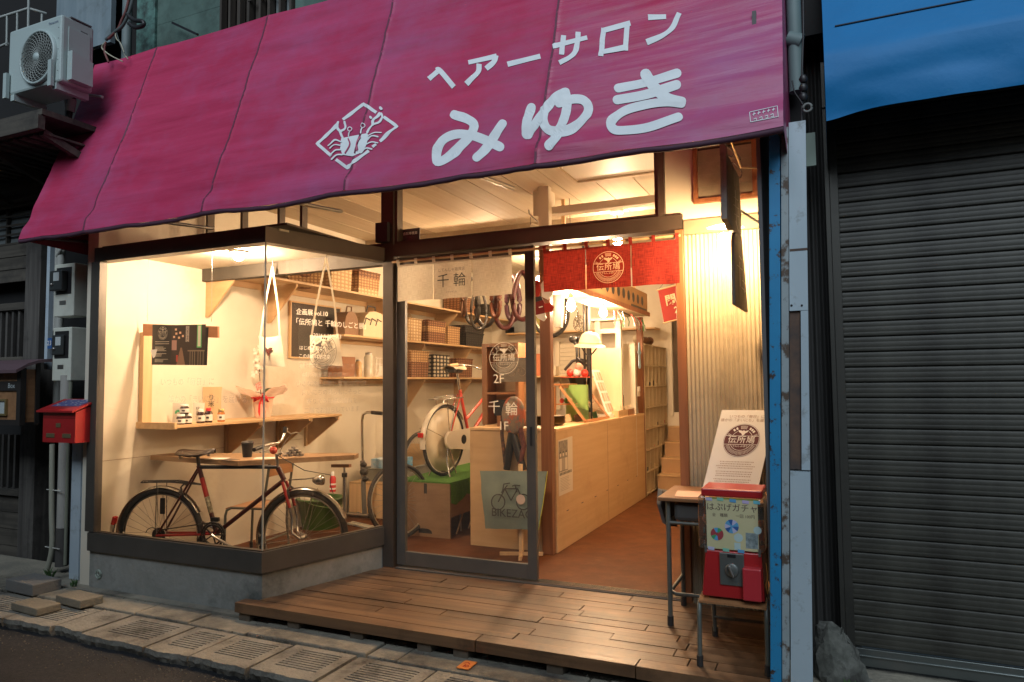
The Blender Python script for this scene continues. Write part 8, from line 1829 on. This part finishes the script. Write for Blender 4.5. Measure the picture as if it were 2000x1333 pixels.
for q in ((a_, b_), (a_, c_2)): b.tube([q[0], (q[0]+q[1])/2, q[1]], [.030, .035, .030], 8)
solo('dark_leggings', b, M_bpart, 'pair of dark leg covers hanging below the patchwork bag', 'clothing')
c = P(967, 800, y=1.0); b = MB(); b.obox((c.x, 1.105, c.z+.01), (.055, 0, 0), (0, .005, 0), (0, 0, .065)); solo('black_card', b, M_black, 'black card standing behind the pale glass lettering of the door', 'card')
text(sd_, '千', P(965, 797, y=-.0065), (1, 0, 0), (0, 0, 1), .092, M_glw, 'glass_lettering'); text(sd_, '輪', P(999, 801, y=-.0065), (1, 0, 0), (0, 0, 1), .092, M_glw, 'glass_lettering'); text(sd_, '1F', P(983, 833, y=-.0065), (1, 0, 0), (0, 0, 1), .080, M_glw, 'glass_lettering')
# BIKEZAC bag on its stand
yb_ = .896; q0, q1, q2, q3 = [P(a, c_, y=yb_) for a, c_ in ((948, 1033), (1052, 1035), (1069, 921), (937, 920))]
t = thing('cloth_shopper', 'grey-blue shopping bag printed with a bicycle and BIKEZAC hung on a stand', 'bag', ((q0.x+q1.x)/2, yb_, q0.z))
b = MB(); n = 12; N = 10; vs = []
for sgn in (-1, 1):
    for j in range(N+1):
        for i in range(n+1):
            u, v = i/n, j/N; p_ = q0.lerp(q1, u).lerp(q3.lerp(q2, u), v); bul = .022*math.sin(PI*u)**.7*math.sin(PI*min(1, v*.85+.1))+.009*noise.noise(V((u*4, v*3, sgn*3))); vs.append(p_+V((.01*noise.noise(V((v*4, u, 2))), sgn*bul, -.01*noise.noise(V((u*4, 0, 1)))*(v < .1))))
k_ = (n+1)*(N+1); fs = []
for j in range(N):
    for i in range(n): a = j*(n+1)+i; fs.append((a, a+1, a+n+2, a+n+1)); fs.append((k_+a, k_+a+n+1, k_+a+n+2, k_+a+1))
b.add(vs, fs, True); part('body', b, mat('shopper_blue', (.155, .20, .175), .6, col2=(.22, .26, .20), scale=3, bump=.3, bscale=12), t)
part('yellow_edge', MB().tube([q2+V((.002, 0, 0)), q2.lerp(q1, .5)+V((.004, 0, 0)), q1], .003, 5), mat('edge_yellow', (.50, .50, .06), .5), t)
def onq(px, py, l): return P(px, py, y=yb_-.034-l)
b = MB()
for cx_ in (973, 1022): strokes(b, [(cx_+13*math.cos(2*PI*i/20), 981+15*math.sin(2*PI*i/20)) for i in range(21)], 2.2, onq, 0, 3, False)
for i, s_ in enumerate([[(973, 981), (986, 955), (1011, 955)], [(986, 955), (998, 978), (1011, 955), (1022, 981)], [(979, 963), (991, 948)], [(981, 962), (984, 946), (996, 944)], [(1010, 962), (1006, 948), (1000, 950)], [(1004, 948), (1016, 949)]]): strokes(b, s_, 2.2, onq, .0003*(i+1), 3, False)
part('bicycle_print', b, MATS['bag_ink'], t); text(t, 'BIKEZAC', onq(999, 1004, .001), (1, 0, .0), (0, 0, 1), .088, MATS['bag_ink'], 'bag_lettering')
b = MB(); p_ = P(1004, 985, y=yb_-.035); b.annulus(P(1017, 976, y=yb_-.037), (1, 0, 0), (0, 0, 1), .0001, .038, 20); part('round_tag', b, mat('tag_pink', (.55, .42, .34), .7), t)
c = P(1010, 1090, z=FZ); t = thing('cross_stand', 'pale wooden cross-foot stand holding the printed shopping bag', 'stand', (c.x, yb_+.03, FZ))
part('pole', BX((c.x-.014, yb_+.04, FZ+.03), (c.x+.014, yb_+.068, .62)), M_pine, t)
for a in (20, 110): part('foot', MB().bar((c.x-.17*math.cos(R(a)), yb_+.054-.17*math.sin(R(a)), FZ+.014+(.0 if a == 20 else .0)), (c.x+.17*math.cos(R(a)), yb_+.054+.17*math.sin(R(a)), FZ+.014), .024, .024 if a == 20 else .028), M_pine, t)
# tyres and inner tubes hanging under the ceiling
c0 = P(985, 600, y=2.4); cl_ = [mat('tyre_brown', (.12, .055, .03), .5), mat('tyre_grey', (.06, .055, .05), .35), mat('tyre_maroon', (.075, .018, .02), .4), mat('tyre_black', (.03, .025, .025), .35), mat('tyre_plum', (.06, .022, .032), .35), mat('tyre_rust', (.16, .05, .025), .5)]
nm_ = ['brown', 'grey', 'maroon', 'black', 'plum', 'rust']
for i, (px_, py_, r_, tw_, mi, tilt) in enumerate(((905, 600, .22, .022, 0, .9), (922, 610, .26, .020, 1, .2), (948, 612, .28, .024, 3, -.3), (968, 600, .24, .022, 5, .6), (985, 618, .26, .026, 2, -.6), (1002, 605, .25, .028, 4, .3), (1020, 600, .26, .026, 2, -.2), (935, 625, .24, .016, 1, -.8))):
    c = P(px_, py_-22, y=2.5+.12*(i % 3)); b = MB(); n = 40; ax_ = V((math.sin(tilt), math.cos(tilt), .1)); e1 = V((0, 0, 1)); e2 = ax_.normalized().cross(e1).normalized()
    b.tube([c+e1*math.cos(2*PI*j/n)*r_*.95+e2*math.sin(2*PI*j/n)*r_*.36*(1-.3*math.cos(2*PI*j/n)) for j in range(n)], tw_, 8, closed=True); solo('inner_tube', b, cl_[mi], nm_[mi]+' folded tyre hanging behind the cream curtain, '+['farthest left', 'second from the left', 'beside a black one', 'in the middle', 'under the glass edge', 'with a broad tread', 'nearest the door edge', 'lowest of the bunch'][i], 'tyre', 'tyres hanging from the ceiling')
# red and white felt figure garland beside the curtain
c = P(1052, 590, y=.9); t = thing('felt_garland', 'red and white felt shirt garland hanging left of the red curtain', 'garland', c)
M_felt = mat('felt_red', (.42, .03, .02), .9); M_feltd = mat('felt_dark_red', (.20, .02, .018), .9); yy = .9
def fp(nm, pts, m, l=0): part(nm, MB().prism([P(a_, b_, y=yy-l) for a_, b_ in pts][::-1], (0, .006, 0)), m, t)
fp('upper_shirt', [(1040, 546), (1052, 548), (1056, 566), (1052, 580), (1040, 582)], M_felt); fp('belt', [(1040, 581), (1057, 579), (1060, 586), (1040, 592)], M_bpart, .004); fp('lower_shirt', [(1040, 591), (1060, 586), (1068, 600), (1064, 612), (1040, 618)], M_feltd); fp('red_mitten', [(1062, 594), (1074, 592), (1082, 600), (1078, 609), (1064, 611)], M_felt, .006)
fp('white_tuft', [(1056, 556), (1064, 545), (1078, 560), (1081, 572), (1070, 586), (1058, 580)], M_white, .002); fp('white_tuft', [(1046, 616), (1064, 612), (1067, 622), (1062, 628), (1050, 622)], M_white, .002)
part('white_print', MB().prism([P(a_, b_, y=yy-.006) for a_, b_ in ((1052, 600), (1060, 598), (1060, 600), (1053, 602))], (0, -.001, 0)), M_white, t)
# paper pigeon hung on the cord between the bulbs
c = P(1146, 590, y=2.0); t = thing('paper_bird', 'small pink paper bird hanging between the two bare bulbs', 'ornament', c)
part('body', MB().prism([c+V((-.05, 0, .0)), c+V((.06, 0, -.03)), c+V((.02, 0, .02)), c+V((.0, 0, .07)), c+V((-.025, 0, .03))], (0, .004, 0)), mat('bird_pink', (.62, .34, .26), .7), t); part('cord', MB().tube([c+V((0, 0, .06)), (c.x, c.y, 2.84)], .0015, 4), M_pine, t)
# clamp spotlight on the ceiling beam
c = P(1048, 440, z=2.70); t = thing('spotlight', 'unlit slim spotlight on a bent arm under the shop ceiling', 'lamp', c)
pq = lambda a, c_: P(a, c_, y=c.y)
part('arm', MB().tube([pq(1032, 405), pq(1034, 418), pq(1044, 428), pq(1054, 436)], .008, 6), M_steel, t); part('head', MB().tube([pq(1038, 440), pq(1050, 446), pq(1060, 452)], [.02, .03, .034], 12), M_white, t); part('cord', MB().tube([pq(1036, 424), pq(1037, 470)], .003, 5), M_black, t)
# ================================================================ grit along the kerb and in the joints
b = MB(); rr = random.Random(44)
for i in range(1500):
    x = rr.uniform(-6.2, .1); k_ = rr.random()
    if k_ < .7: y = -1.56-abs(rr.gauss(0, .12)); z = -.165
    elif k_ < .85: y = -1.195+rr.gauss(0, .006); z = -.105
    else: y = -1.0+rr.gauss(0, .03); z = -.10
    s_ = rr.uniform(.002, .007)*(1.6 if rr.random() < .06 else 1); c = V((x, y, z+s_*.3)); a = V((rr.uniform(-1, 1), rr.uniform(-1, 1), rr.uniform(-.3, .3))).normalized()*s_; d = V((-a.y, a.x, 0)).normalized()*s_*.8
    b.add([c-a, c+d, c+a, c-d, c+V((0, 0, s_*.8)), c-V((0, 0, s_*.6))], [(0, 1, 4), (1, 2, 4), (2, 3, 4), (3, 0, 4), (1, 0, 5), (2, 1, 5), (3, 2, 5), (0, 3, 5)])
o = part('gravel', b, mat('grit', (.20, .18, .14), .95, col2=(.09, .085, .075), scale=9), kind='stuff'); o['label'] = 'loose grit along the drain covers and road edge'
M_wd = mat('weed_green', (.045, .10, .025), .6)
for (x, y, s_, lab) in ((-4.72, -.98, .06, 'small tuft of weeds at the foot of the cream trim'), (-5.05, -.93, .09, 'leafy weeds growing behind the pale blocks beside the downpipe'), (.03, -.72, .05, 'small weed beside the broken concrete lump')):
    b = MB()
    for i in range(16):
        a = rr.uniform(0, 6.28); L = s_*rr.uniform(.5, 1); p_ = V((x+rr.uniform(-.02, .02), y+rr.uniform(-.015, .015), -.095)); t_ = p_+V((math.cos(a)*L*.6, math.sin(a)*L*.4, L)); w_ = V((-math.sin(a), math.cos(a), 0))*s_*.09; m_ = (p_+t_)/2+V((0, 0, L*.18)); b.add([p_, m_+w_, t_, m_-w_], [(0, 1, 2, 3)])
    solo('weed_tuft', b, M_wd, lab, 'plant')
# ================================================================ temp
